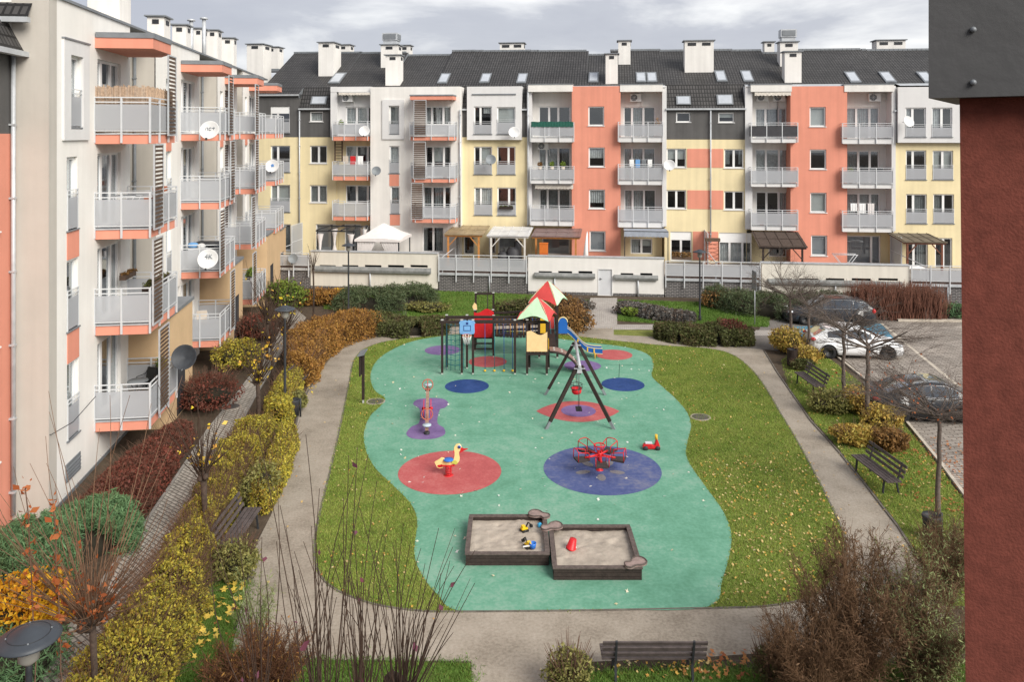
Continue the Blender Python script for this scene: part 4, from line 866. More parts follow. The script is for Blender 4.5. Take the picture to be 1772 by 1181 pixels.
for s in (-1, 1):
    a = MB(); vs = []; fs = []; n = 14
    for j in range(6):
        f = j/5; spread = 1.1*(1-f)**.8+.30
        for i in range(n+1):
            vs.append(P(uc+s*(hw*.92-spread*i/n*1.0), ze-.05-f*1.8, dc+hw*.93+(.05 if i % 2 else -.05)))
    for j in range(5):
        for i in range(n): fs.append((j*(n+1)+i, j*(n+1)+i+1, (j+1)*(n+1)+i+1, (j+1)*(n+1)+i))
    a.add(vs, fs, 0, True); a.build("curtain", cloth, t, True, False)
# awnings
striped = mat("striped_awning", (.60, .56, .50), .9, .3, 9); greyaw = mat("grey_awning", (.30, .33, .38), .85, .15, 3)
def awning(label, x0, x1, yt, yb_, d0, d1, m, val=.25, legs=False):
    u0, u1 = FB.uz(x0, yt, d1)[0], FB.uz(x1, yt, d1)[0]; zf = FB.uz((x0+x1)/2, yb_, d1)[1]; zb = FB.uz((x0+x1)/2, yt, d0)[1]
    t = thing("awning", label, "awning", FB.P((u0+u1)/2, zb, d0)); a = MB(); P = FB.P
    a.hexa([P(u0, zb, d0), P(u1, zb, d0), P(u1, zf+val, d1), P(u0, zf+val, d1), P(u0, zb+.02, d0), P(u1, zb+.02, d0), P(u1, zf+val+.02, d1), P(u0, zf+val+.02, d1)]); a.build("fabric", m, t, True)
    a = MB(); n = int((u1-u0)/.12); vs = []; fs = []
    for i in range(n+1):
        u = u0+(u1-u0)*i/n; vs += [P(u, zf+val, d1+.01), P(u, zf+(.06 if i % 2 else 0), d1+.02)]
        if i: fs.append((2*i-2, 2*i, 2*i+1, 2*i-1))
    a.add(vs, fs); a.build("valance", m, t, True, False)
    a = MB(); a.fb(FB, u0, u1, zf+val-.02, zf+val+.05, d1-.05, d1)
    for u in (u0+.2, u1-.2): a.bar(P(u, zb-.1, d0), P(u, zf+val, d1-.05), .04)
    if legs:
        for u in (u0+.04, u1-.04): a.fb(FB, u-.03, u+.03, ZT, zf+val, d1-.06, d1)
    a.build("awning_frame", darkmetal if legs else whitemetal, t, True)
awning("scalloped cream awning under the parapet of the left balcony column", 586, 640, 159, 165, 0, .9, striped, .22)
awning("scalloped cream awning over the lowest balcony left of the salmon wall", 926, 992, 320, 327.5, -.9, .4, striped, .3)
awning("striped awning over the top balcony with two air conditioners", 1306, 1369, 158.6, 166, -.9, .3, striped, .26)
awning("long grey awning on posts over the terrace right of the salmon wall", 1080, 1157, 396, 411, .4, 3.0, greyaw, .38, True)
# satellite dishes, air conditioners -------------------------------
dishm = mat("white_dish", (.68, .68, .68), .5, .06, 4); dishg = mat("grey_dish", (.20, .22, .235), .5, .08, 4); dishd = mat("dark_dish", (.045, .05, .058), .55, .2, 5); ink = mat("grey_ink", (.12, .14, .16), .6, 0)
bluei = mat("blue_ink", (.08, .20, .45), .6, 0)
def dish(label, x, y, Y, r, m, arm=(-.35, .35, -.1), text=None, el=22, az=0):
    c = AT(x, y, Y); t = thing("satellite_dish", label, "satellite dish", c, R(az))
    M_ = Matrix.Rotation(R(90-el), 3, 'X'); prof = [(.001, -.16*r/.45), (r*.5, -.12*r/.45), (r*.85, -.04*r/.45), (r, 0), (r*1.02, .0), (r*1.02, -.03), (r*.5, -.16*r/.45), (.001, -.2*r/.45)]
    a = MB(); a.lathe(prof, 28, (0, 0, 0), 0, M_); a.build("reflector", m, t)
    a = MB(); e = M_ @ Vector((0, -r*.98, 0)); f = M_ @ Vector((0, -r*1.2, r*.42)); a.tube([e, f], .014, 6); a.build("feed_arm", galv, t)
    a = MB(); a.box(f, (.06, .1, .07), 0, M_); a.build("receiver", darkmetal, t)
    a = MB(); b = M_ @ Vector((0, 0, -.2*r/.45)); a.tube([b, b+Vector((0, .12, 0)), b+Vector(arm)], .022, 6); a.build("wall_bracket", galv, t)
    if text:
        for (s_, z, sz, mm) in text:
            cu = bpy.data.curves.new("lettering", 'FONT'); cu.body = s_; cu.size = sz; cu.align_x = 'CENTER'; cu.align_y = 'CENTER'; cu.extrude = .002
            tmp = bpy.data.objects.new("lettering", cu); COL.objects.link(tmp); bpy.context.view_layer.update(); me = bpy.data.meshes.new_from_object(tmp.evaluated_get(bpy.context.evaluated_depsgraph_get())); bpy.data.objects.remove(tmp)
            o = bpy.data.objects.new("lettering", me); COL.objects.link(o); o.parent = t; me.materials.clear(); me.materials.append(mm)
            o.location = M_ @ Vector((0, z*r, -.105*r/.45)); o.rotation_euler = (R(90-el), 0, 0)
    return t
dish("large white dish lettered nc+ on a top floor balcony of the left building", 362, 224.5, 34.3, .41, dishm, (-.3, .5, -.1), [("nc+", .25, .32, ink)])
dish("large white dish lettered 4K on the left building, hung at a cluttered balcony", 359.5, 448, 34.2, .42, dishm, (-.3, .5, -.1), [("4K", .25, .30, ink)], az=6)
dish("dark dish facing the path above the red bushes, lowest on the left building", 318, 618.5, 27.6, .42, dishd, (-.4, .5, -.1), None, 20, 4)
dish("white dish with a pale blue emblem at the far corner of the left building", 470.5, 287, 50.5, .42, dishm, (-.6, .4, .1))
a = MB(); M_ = Matrix.Rotation(R(68), 3, "X"); a.prism([(.13*(1 if k % 2 else .6)*math.cos(k*.628), .13*(1 if k % 2 else .6)*math.sin(k*.628)) for k in range(10)], -.1, -.096, 0, lambda q: M_ @ (q+Vector((0, .06, 0)))); a.build("emblem", bluei, bpy.data.objects["satellite_dish.003"])
dish("white dish on the top balcony above the grey dish, by the white tower", 630.5, 226.5, 58.3, .39, dishm, (-.3, .6, 0))
dish("grey dish beside the second floor balcony at the edge of the white tower", 651, 295.5, 58.6, .34, dishg, (-.25, .5, 0))
dish("white dish in front of the shuttered window of the light grey box", 890, 228.5, 57.9, .41, dishm, (.15, .5, .2))
dish("round grey dish in front of a window in the yellow wall", 849.5, 276, 58.2, .37, dishg, (.1, .6, 0))
dish("white dish between the balconies and the yellow wall with salmon band", 1158.5, 285.5, 56.8, .40, dishm, (-.15, .5, .1), az=-10)
dish("white dish at the upper right window under the dark metal corner", 1573, 210, 54.5, .39, dishm, (.1, .6, 0), az=14)
dish("grey dish hung on the frosted railing beside the left building", 507, 447.5, 54.0, .33, dishg, (.0, .35, -.1))
def aircon(label, x, y, d):
    u, z = FB.uz(x, y, d); t = thing("air_conditioner", label, "air conditioner", FB.P(u, z, d), RZB)
    a = MB(); a.box((0, 0, 0), (.80, .32, .56)); a.build("casing", pvc, t)
    a = MB(); M_ = Matrix.Rotation(R(90), 3, 'X'); a.lathe([(.0001, .0), (.22, .0), (.235, .02), (.22, .03)], 22, (-.12, -.165, 0), 0, M_)
    for k in range(4): a.box((-.12, -.2, 0), (.44, .012, .012), 1, Matrix.Rotation(R(45*k), 3, 'Y'))
    a.build("fan_grille", [zinc, pvc], t)
    a = MB(); a.tube([(.38, .1, -.2), (.46, .12, -.3), (.46, .14, -.75)], .025, 6); a.build("pipe", pvc, t)
for q in (("air conditioner under the scalloped awning of the left balcony column", 602, 169.5, .3), ("air conditioner with its fan above the flower pots of a balcony", 940, 252.5, -.7), ("air conditioner above the top balcony right of the salmon wall", 1100, 169, -.75), ("left of two air conditioners under the striped awning", 1319, 168.5, -.75), ("right of two air conditioners under the striped awning", 1348, 168.5, -.75), ("air conditioner on the top floor nearest the dark metal corner", 1513, 168.5, -.75)): aircon(*q)
# terrace clutter ---------------------------------------------------
def at_t(x, d): return FB.P(FB.uz(x, 440, d)[0], ZT, d)
c = at_t(941, 4.2); t = thing("cabinet", "small orange cabinet on the terrace under the mauve roof", "cabinet", c, RZB)
a = MB(); a.b2(-.28, .28, -.2, .2, 1.15, 1.75); a.b2(-.3, .3, -.22, .22, 1.75, 1.8); a.b2(-.28, .28, -.2, .2, 0, .1); a.build("body", mat("orange_paint", (.60, .16, .03), .5, .1, 4), t)
a = MB(); a.b2(-.26, .26, -.22, -.2, .12, 1.13); a.b2(-.28, .28, -.2, .2, .1, 1.15); a.build("door", mat("orange_paint2", (.50, .13, .03), .5, .1, 4), t)
c = at_t(1013, 4); t = thing("parasol", "closed white parasol leaning beside the salmon wall", "parasol", c, RZB)
a = MB(); a.tube([(0, 0, 0), (.12, 0, 2.6)], .03, 8); a.build("pole", whitemetal, t)
a = MB(); a.tube([(.0, 0, .75), (.02, 0, .85), (.06, 0, 1.6), (.12, 0, 2.5)], [.1, .19, .13, .04], 10); a.build("canopy", pvc, t)
c = at_t(1462, 4.6); t = thing("drying_rack", "white folding clothes drying rack on the terrace by the shuttered door", "drying rack", c, RZB)
a = MB(); 
for y in (-.25, .25): a.tube([(-.75, y, 1.45), (.75, y, 1.45)], .02, 6); 
for k in range(9): a.tube([(-.7+.175*k, -.25, 1.45), (-.7+.175*k, .25, 1.45)], .008, 4)
a.build("rails", whitemetal, t); a = MB()
for y in (-.25, .25): a.tube([(-.7, y, 1.43), (.35, y, .0)], .018, 6); a.tube([(.7, y, 1.43), (-.35, y, 0)], .018, 6)
a.build("legs", whitemetal, t)
c = at_t(889, 3.0); t = thing("covered_grill", "barbecue under a black cover beneath the pale pergola roof", "barbecue", c, RZB)
a = MB(); a.tube([(0, 0, 0), (0, 0, .5), (0, 0, 1.1), (0, 0, 1.35)], [.55, .52, .5, .3], 8); a.tube([(-.75, 0, 0), (-.75, 0, .8), (-.75, 0, 1.0)], [.4, .38, .2], 8); a.tube([(.3, 0, .0), (.3, 0, 1.7), (.3, 0, 1.75)], [.3, .28, .2], 6); a.build("cover", blackp, t)
a = MB(); a.tube([(0, -.5, .1), (0, -.5, .25)], .1, 8); a.build("wheel", darkmetal, t)
def screen(label, x0, x1, yt, d0, d1):
    u = FB.uz((x0+x1)/2, yt, (d0+d1)/2)[0]; zt = FB.uz((x0+x1)/2, yt, (d0+d1)/2)[1]; t = thing("privacy_screen", label, "privacy screen", FB.P(u, ZT, d0))
    a = MB()
    for d in (d0, d1): a.fb(FB, u-.03, u+.03, ZT, zt, d-.03, d+.03)
    for z in (ZT+.3, (ZT+zt)/2, zt): a.fb(FB, u-.02, u+.02, z-.02, z+.02, d0, d1)
    a.bar(FB.P(u, ZT+1.1, d1), FB.P(u, ZT+1.05, DW), .04); a.fb(FB, u-.03, u+.03, ZT, ZT+1.1, DW-.1, DW-.04)
    a.build("frame", whitemetal, t, True); a = MB(); a.fb(FB, u-.008, u+.008, ZT+.1, zt-.05, d0+.03, d1-.03); a.build("panel", frost, t, True)
screen("frosted privacy screen beside the corner terrace door", 506, 522, 388, .2, 2.2); screen("frosted privacy screen between metal pergola and gazebo", 630, 640, 392, .1, 1.6); screen("frosted privacy screen behind the amber roofed pergola", 785, 800, 398, .1, 2.0)
screen("frosted privacy screen beside the wooden trellis", 1218, 1226, 401, .1, 2.2); screen("frosted privacy screen left of the olive canvas roof", 1545, 1556, 408, .1, 2.2)
c = at_t(1233, 2.6); t = thing("trellis", "red brown wooden lattice trellis beside the terrace window", "trellis", c, RZB); a = MB()
for x in (-.42, .42): a.b2(x-.04, x+.04, -.04, .04, 0, 1.9)
for k in range(6):
    a.bar((-.42, 0, .1+.3*k), (.42, 0, .5+.25*k), .03); a.bar((.42, -.03, .1+.3*k), (-.42, -.03, .5+.25*k), .03)
a.build("lattice", redwood, t); a = MB(); a.b2(-.5, .5, -.2, .2, 1.9, 2.1); a.build("top_box", brownwood, t)
c = at_t(1582, 5.0); t = thing("garden_table", "white garden table with a cloth under the olive canvas roof", "table", c, RZB)
a = MB(); a.b2(-.6, .6, -.4, .4, .72, .76); a.b2(-.35, .3, -.25, .25, .76, .85); a.build("tabletop", pvc, t)
for x in (-.5, .5):
    for y in (-.3, .3): a = MB(); a.b2(x-.03, x+.03, y-.03, y+.03, 0, .72); a.build("leg", pvc, t)
potm = mat("terracotta", (.42, .13, .06), .8, .15, 5); potw = mat("cream_pot", (.55, .48, .40), .7, .1, 5)
# ================================================================ playground
pw = darkwood; steel = galv; rope = mat("teal_rope", (.02, .16, .20), .8, .15, 6); ropeb = mat("blue_rope", (.03, .10, .32), .8, .15, 6); chain = mat("chain", (.22, .22, .23), .4, .1, 5, metal=.6)
greenp = mat("mint_board", (.46, .66, .44), .5, .08, 3); redb = mat("red_board", (.55, .065, .06), .5, .1, 3); peach = mat("peach_board", (.78, .53, .27), .5, .12, 2.2); yel = mat("yellow_paint", (.70, .42, .03), .45, .08, 4); paley = mat("pale_yellow_board", (.80, .62, .27), .5, .06, 4); sky_b = mat("pale_blue_board", (.17, .37, .66), .5, .12, 4); slideb = mat("slide_blue", (.02, .12, .42), .4, .08, 4); cap_m = mat("pale_cap", (.45, .45, .42), .6, .1, 4); capy = mat("cream_trim", (.70, .60, .33), .5, .08, 4)
t = thing("climbing_frame", "wooden climbing frame with two pointed play towers, nets and bridge", "climbing frame", (0, 36.5, 0))
def post(x, y, z, w_=.10, nm="post"):
    a = MB(); a.b2(x-w_/2, x+w_/2, y-w_/2, y+w_/2, .08, z); o = a.build(nm, pw, t, True)
    a = MB(); a.b2(x-w_/2+.012, x+w_/2-.012, y-w_/2+.012, y+w_/2-.012, 0, .08); a.build("foot", cap_m, o, True); a = MB(); a.b2(x-w_/2-.008, x+w_/2+.008, y-w_/2-.008, y+w_/2+.008, z, z+.035); a.build("end_cap", cap_m, o, True)
FY, BY = 34.9, 35.75
fx = [-3.06, -2.20, -1.71, .13]; 
for x in fx: post(x, FY, 2.38)
for x in (-2.93, -2.02): post(x, BY, 2.40)
ax0, ax1 = .66, 1.52                      # tower A
for x in (ax0, ax1): post(x, FY-.1, 2.42)
for x in (ax0+.12, ax1+.12): post(x, BY-.02, 2.42)
a = MB(); a.bar((fx[0]-.1, FY, 2.30), (ax1, FY, 2.30), .09, .11); a.bar((-2.93, BY, 2.32), (ax0+.1, BY, 2.32), .09, .11)
a.bar((fx[0], FY, 2.28), (-2.93, BY, 2.28), .08); a.bar((-2.20, FY, 2.28), (-2.02, BY, 2.28), .08); a.build("top_beam", pw, t, True)
# rope ladder, hanging ropes
a = MB()
for i in range(5):
    f = i/4; p = Vector((-2.93+.0*f, BY-.85*(1-f)*.0, 0)); x = -2.90+.75*f; y0 = FY+.45
    a.tube([(x, y0, 2.25), (x+.02, y0-.12, 1.2), (x, y0-.02, .25), (x, y0, .05)], .013, 5)
for k in range(9): z = .35+.22*k; a.tube([(-2.92, y0-.05, z), (-2.52, y0-.11, z-.06), (-2.13, y0-.05, z)], .013, 5)
a.build("climbing_net", rope, t, True)
for i, x in enumerate((-1.2, -.78, -.36, .02)):
    a = MB(); y = FY+.35; a.tube([(x, y, 2.28), (x+.01, y, .12)], .014, 5); rp = a.build("hanging_rope", ropeb if i != 1 else rope, t, True)
    a = MB(); a.lathe([(.01, 0), (.055, .02), (.055, .07), (.01, .1)], 10, (x, y, .02)); a.build("rope_weight", yel, rp, True)
a = MB(); a.bar((-2.2, FY+.35, 2.28), (.66, FY+.35, 2.28), .07); a.bar((-1.7, FY+.02, .95), (.13, FY+.02, .95), .012); a.build("cross_bar", pw, t, True)
# basketball board
a = MB(); pl = [(-.33, .02), (-.30, -.05), (-.1, -.08), (.1, -.08), (.30, -.05), (.33, .02), (.32, .38), (.36, .42), (.30, .52), (.05, .55), (0, .5), (-.05, .55), (-.30, .52), (-.36, .42), (-.32, .38)]
bx = -1.96; a.prism(pl, 0, .03, 0, lambda q: Vector((bx+q.x, FY-.09-q.z, 1.86+q.y))); bd = a.build("basketball_board", sky_b, t, True)
a = MB(); 
for (p, q, r, s) in ((-.16, .16, .30, .325), (-.16, .16, .08, .105), (-.16, -.135, .105, .30), (.135, .16, .105, .30)): a.b2(bx+p, bx+q, FY-.128, FY-.12, 1.86+r, 1.86+s)
a.b2(bx-.05, bx+.05, FY-.128, FY-.12, 1.86+.36, 1.86+.46)
a.build("board_marking", mat("dark_blue_ink", (.02, .05, .2), .6, 0), bd, True)
a = MB(); a.tube([(bx+.2*math.cos(k*math.pi/10), FY-.34+.2*math.sin(k*math.pi/10), 1.80) for k in range(20)], .014, 6, closed=True); a.build("hoop", mat("orange_hoop", (.60, .14, .05), .5, .1), bd, True)
a = MB()
for k in range(10):
    an = k*math.pi/5; 
    for s in (.6, -.6): a.tube([(bx+.2*math.cos(an), FY-.34+.2*math.sin(an), 1.8), (bx+.11*math.cos(an+s), FY-.34+.11*math.sin(an+s), 1.42)], .008, 4)
a.build("hoop_net", pvc, bd, True)
# tower A: platform, peach board, red side panels, roof
pz = 1.02
def platform(x0, x1, y0, y1, z):
    a = MB(); 
    n = 6
    for k in range(n): a.b2(x0+(x1-x0)*k/n+.008, x0+(x1-x0)*(k+1)/n-.008, y0, y1, z-.04, z)
    a.b2(x0, x1, y0-.03, y0+.02, z-.14, z-.045); a.b2(x0, x1, y1-.02, y1+.03, z-.14, z-.045)
    a.build("platform", pw, t, True)
platform(ax0, ax1+.1, FY-.1, BY, pz)
def board(name, x0, x1, y, z0, z1, m, wave=.08, sgn=1, th=.022):
    n = 16; top = [(x0+(x1-x0)*i/n, z1-(math.sin(i/n*2*math.pi*1.0+.6)*wave*sgn)) for i in range(n+1)]
    poly = [(x0, z0), (x1, z0)]+top[::-1]; a = MB(); a.prism(poly, 0, th, 0, lambda q: Vector((q.x, y-q.z, q.y))); return a.build(name, m, t, True)
board("peach_panel", ax0-.02, ax1+.02, FY-.15, pz+.03, 1.86, peach, .09, -1)
a = MB(); a.b2(ax0-.03, ax0, FY-.1, BY, pz+.05, 1.85); a.build("side_panel", redb, t, True)
a = MB(); a.b2(ax1+.09, ax1+.115, FY+.35, BY, pz-.2, 1.4); a.build("side_panel", yel, t, True)
def tower_roof(cx_, cy_, ze, za, hw, mf, ms, rz=0.):
    M_ = Matrix.Rotation(rz, 3, 'Z'); ap = Vector((0, 0, za))
    for i, m in enumerate((mf, ms, mf, ms)):
        Q = Matrix.Rotation(i*math.pi/2, 3, 'Z'); n = 16; vs = []; e = []
        for k in range(n+1):
            f = -1+2*k/n; zz = ze-.06*abs(f)**2.5; o = .10*(1-abs(f))
            e.append(Vector((f*hw*1.04, -hw-.04, zz+.05+.07*math.cos(f*math.pi)+.03*math.sin(f*math.pi))))
        # concave sides
        sideL = [e[0]+(ap-e[0])*f+Vector((-.05*math.sin(math.pi*f), 0, .05*math.sin(math.pi*f))) for f in (.25, .5, .75)]
        sideR = [Vector((-q.x, q.y, q.z)) for q in sideL][::-1]
        a = MB(); out = e+sideR+[ap]+sideL[::1][::-1] if False else e+[Vector((-q.x, q.y, q.z)) for q in sideL]+[ap]+sideL[::-1]
        nrm = Vector((0, -(za-ze), hw)).normalized()*.022
        N = len(out); vv = [M_ @ (Q @ q)+Vector((cx_, cy_, 0)) for q in out]; nn = M_ @ (Q @ nrm)
        c = sum(vv, Vector())/N
        a.add([c]+vv+[c+nn]+[v+nn for v in vv], [(0, 1+(k+1) % N, 1+k) for k in range(N)]+[(N+1, N+2+k, N+2+(k+1) % N) for k in range(N)]+[(1+k, 1+(k+1) % N, N+2+(k+1) % N, N+2+k) for k in range(N)])
        a.build("roof_panel", m, t, True)
tower_roof(1.12, 35.3, 2.50, 3.30, .68, greenp, redb, -.30)
# tower B (behind), slide tower
bx0, bx1, by0, by1 = 1.28, 2.13, 37.4, 38.25
for x in (bx0, bx1):
    for y in (by0, by1): post(x, y, 2.65)
platform(bx0, bx1, by0, by1, 1.15); tower_roof((bx0+bx1)/2, (by0+by1)/2, 2.66, 3.56, .68, redb, greenp, -.42)
a = MB(); a.b2(bx0+.05, bx0+.35, by0-.06, by0-.04, 1.2, 2.0); a.build("side_panel", yel, t, True)
a = MB(); a.b2(bx0+.1, bx1-.1, by1-.02, by1+.02, 1.2, 1.75); a.build("side_panel", redb, t, True)
a = MB()
for k in range(4): a.tube([(bx0+.1+.2*k, by0, 1.9), (bx0+.2+.2*k, by0+.02, .25)], .012, 5)
a.build("climbing_net", rope, t, True)
# connecting ramp between the towers
a = MB(); a.hexa([(1.3, BY, .98), (2.0, BY, .98), (2.0, by0, 1.11), (1.3, by0, 1.11), (1.3, BY, 1.02), (2.0, BY, 1.02), (2.0, by0, 1.15), (1.3, by0, 1.15)]); a.build("ramp", pw, t, True)
# tower C (red panel) and clatter bridge to tower B
cx0, cx1, cy0, cy1 = -1.80, -.92, 38.6, 39.5
for x in (cx0, cx1):
    post(x, cy0, 2.0); post(x, cy1, 2.65)
platform(cx0, cx1, cy0, cy1, .98); a = MB(); a.bar((cx0-.05, cy1, 2.62), (cx1+.05, cy1, 2.62), .09, .1); a.tube([((cx0+cx1)/2+.15, cy1-.02, 2.6), ((cx0+cx1)/2+.15, cy1-.02, 1.0)], .025, 6); a.build("top_beam", pw, t, True)
board("red_panel", cx0-.04, cx1+.04, cy0-.07, .70, 1.98, redp, .10, 1)
a = MB(); a.prism([(0, 0), (.16, .05), (.13, .3), (.02, .4), (-.08, .2)], 0, .02, 0, lambda q: Vector((cx0-.05+q.x, cy0+.1-q.z, 1.95+q.y))); a.build("finial", peach, t, True)
a = MB()
for k in range(3): a.b2(cx0-.02, cx1+.02, cy0-.14+.0*k, cy0-.02, .12+.26*k, .17+.26*k)
a.build("steps", pw, t, True)
br = MB(); nb = 14; xs = [cx1+(bx0-cx1)*k/nb for k in range(nb+1)]
for k in range(nb): z = 1.0-.06*math.sin(math.pi*k/nb); br.b2(xs[k]+.01, xs[k+1]-.01, 37.6, 38.9-.3, z-.03, z)
for y in (37.6, 38.6):
    br.bar((cx1, y, 1.86), (bx0, y, 1.95), .08, .1); br.bar((cx1, y, 1.02), (bx0, y, 1.1), .07, .09); br.bar((cx1, y, 1.5), (bx0, y, 1.56), .05, .06)
bo = br.build("bridge", pw, t, True); a = MB()
for k in range(1, nb): a.tube([(xs[k], 37.6, 1.05), (xs[k], 37.6, 1.86)], .016, 5)
a.build("bridge_ropes", ropeb, bo, True)
post(cx1+.05, 37.6, 1.95); a = MB()
for k in range(6): a.tube([(xs[2*k+1]+.05, 37.58, 1.05), (xs[2*k+1]+.05, 37.58, 1.8)], .022, 6)
a.build("bridge_bars", orangewood, bo, True)
# slide
sx = [bx1+.08, bx1+.55, bx1+1.25, bx1+1.62, bx1+2.1]; sz = [1.15, 1.12, .46, .33, .33]; sy = [38.05, 38.0, 37.7, 37.58, 37.45]
sp = [Vector(q) for q in spline([(sx[i], sy[i], sz[i]) for i in range(5)], 5, False)]
def ribbon(o0, o1, z0, z1, m, name):
    a = MB(); vs = []; fs = []
    for p in sp:
        for (o, z) in ((o0, z0), (o1, z0), (o1, z1), (o0, z1)): vs.append(p+Vector((0, o, z)))
    for i in range(len(sp)-1):
        for k in range(4): fs.append((4*i+k, 4*i+(k+1) % 4, 4*i+4+(k+1) % 4, 4*i+4+k))
    fs += [(0, 1, 2, 3), tuple(4*(len(sp)-1)+k for k in range(4))]; a.add(vs, fs); return a.build(name, m, t, True)
sl = ribbon(-.22, .22, -.03, 0, galv, "slide_chute")
for o in (-.25, .22):
    s2 = ribbon(o, o+.03, -.06, .17, slideb, "slide_side")
    for z in (-.075, .165): q_ = ribbon(o-.004, o+.034, z, z+.03, capy, "slide_trim"); q_.parent = s2
for q in sp[4:-2:4]:
    a = MB(); a.b2(q.x-.03, q.x+.03, q.y-.262, q.y-.25, q.z-.04, q.z+.15); a.build("slide_bracket", yel, sl, True)
a = MB(); a.tube([(sx[4]-.35, sy[4]-.2, .3), (sx[4]-.35, sy[4]-.2, 0)], .025, 6); a.tube([(sx[4]-.3, sy[4]+.2, .3), (sx[4]-.2, sy[4]+.2, 0)], .025, 6); a.build("slide_leg", yel, t, True)
a = MB(); arch = [(-.24, 0), (.24, 0), (.24, .52)]+[(.24*math.cos(k*math.pi/10), .52+.24*math.sin(k*math.pi/10)) for k in range(1, 11)]+[(-.24, .52)]
a.prism(arch, 0, .03, 0, lambda q: Vector((bx1+.28+q.x*.9, 37.78-q.z, 1.08+q.y))); o = a.build("slide_arch", slideb, t, True)
a = MB(); a.tube([(bx1+.28+x*.93, 37.76, 1.08+z*1.01) for x, z in arch[2:]], .03, 6); a.build("slide_arch_trim", capy, o, True)
# arched ramp of tower A
pts = []
for i in range(13):
    f = i/12; an = f*math.pi/2; pts.append((1.66+1.32*math.sin(an)**.95, 35.25, .05+.99*max(0, math.cos(an))**1.15))
a = MB(); vs = []; fs = []
for (x, y, z) in pts:
    for (o, zz) in ((-.34, -.05), (.34, -.05), (.34, .0), (-.34, .0)): vs.append((x, y+o, z+zz))
for i in range(12):
    for k in range(4): fs.append((4*i+k, 4*i+(k+1) % 4, 4*i+4+(k+1) % 4, 4*i+4+k))
a.add(vs, fs); ar = a.build("arched_ramp", mat("ramp_board", (.24, .15, .125), .8, .25, 5), t, True)
a = MB()
for o in (-.37, .37): a.tube([(x, y+o, z-.05) for x, y, z in pts], .05, 6)
a.build("ramp_stringer", pw, ar, True)
for i in range(1, 12, 2):
    x, y, z = pts[i]; 
    for o in (-.16, .16): a = MB(); a.lathe([(.001, .03), (.05, .02), (.055, .0)], 8, (x, y+o, z)); a.build("foothold", cap_m, ar, True)
# swing
t = thing("swing_set", "wooden A-frame swing with a red cradle seat and a black flat seat", "swing", (2.45, 30.3, 0))
yn, yf_ = 28.45, 32.1
for y, x0, x1 in ((yn, 1.36, 3.50), (yf_, 1.48, 3.62)):
    xm = (x0+x1)/2; yy = y+(.25 if y == yn else -.25)
    for x in (x0, x1):
        s = 1 if x == x0 else -1; a = MB(); top = Vector((xm-s*.07, yy, 2.2)); b = Vector((x, y, .28)); a.bar(b, top, .10, .12); l = a.build("leg", pw, t, True)
        d = (b-top).normalized(); a = MB(); a.bar(b, b+d*.32, .085, .10); a.build("steel_foot", zinc, l, True)
    a = MB(); a.bar((xm-.2, yy-.08, 2.12), (xm+.2, yy-.08, 2.12), .10, .02); a.prism([(-.10, -.14), (.10, -.14), (.06, .10), (-.06, .10)], 0, .02, 0, lambda q: Vector((xm+q.x, yy-.09-q.z, 2.1+q.y))); a.build("apex_plate", galv, t, True)
a = MB(); a.tube([(2.43, yn+.1, 2.2), (2.55, yf_-.1, 2.2)], .055, 10); a.build("crossbar", galv, t, True)
for (y, zs, kind) in ((31.05, .52, 0), (29.35, .42, 1)):
    xm = 2.43+.12*(y-yn)/(yf_-yn); a = MB()
    for s in (-.22, .22):
        a.tube([(xm, y+s, 2.17), (xm, y+s*.9, zs+.3)], .009, 4)
    a.build("chain", chain, t, True)
    if kind:
        a = MB(); a.box((xm, y, zs), (.22, .44, .04)); a.tube([(xm, y-.2, zs), (xm, y-.2, zs+.32)], .009, 4); a.tube([(xm, y+.2, zs), (xm, y+.2, zs+.32)], .009, 4); a.build("flat_seat", mat("black_rubber", (.018, .018, .02), .8, .2, 8), t, True)
    else:
        a = MB(); a.lathe([(.001, 0), (.14, .0), (.19, .06), (.20, .22), (.18, .22), (.16, .08), (.001, .04)], 16, (xm, y, zs-.1)); cs = a.build("cradle_seat", redp, t, True)
        a = MB()
        for z in (.22, .38): a.tube([(xm+.22*math.cos(k*math.pi/8), y+.22*math.sin(k*math.pi/8), zs-.1+z) for k in range(16)], .014, 5, closed=True)
        for k in range(6): a.tube([(xm+.22*math.cos(k*math.pi/3), y+.22*math.sin(k*math.pi/3), zs+.12), (xm+.22*math.cos(k*math.pi/3), y+.22*math.sin(k*math.pi/3), zs+.28)], .011, 5)
        a.build("cradle_cage", darkmetal, cs, True)
# seesaw
c = G(739.5, 727); t = thing("seesaw", "wooden seesaw with ring handles and red knee boards on the purple dumbbell", "seesaw", c, .095)
bm_ = mat("seesaw_wood", (.30, .19, .14), .8, .3, 6); a = MB(); a.bar((0, -1.55, .22), (0, 1.55, .74), .12, .10); a.build("beam", bm_, t)
a = MB(); a.b2(-.05, .05, -.12, .12, 0, .45); a.tube([(-.2, 0, .42), (.2, 0, .42)], .05, 8); a.build("pivot", redp, t)
for s in (-1, 1): a = MB(); a.prism([(-.45, -.02), (.45, .12), (.42, .34), (.3, .28), (.15, .36), (0, .26), (-.15, .3), (-.3, .2), (-.43, .22)], 0, .025, 0, lambda q: Vector((s*.13+q.z-.012, q.x, .28+q.y))); a.build("knee_board", redp, t)
for y, z in ((-1.0, .34), (1.15, .72)):
    a = MB(); a.tube([(.2*math.cos(k*math.pi/10), y, z+.22+.2*math.sin(k*math.pi/10)) for k in range(20)], .02, 6, closed=True); a.tube([(0, y, z), (0, y, z+.44)], .02, 6); a.build("ring_handle", mat("faded_red_paint", (.45, .12, .09), .6, .2, 5), t)
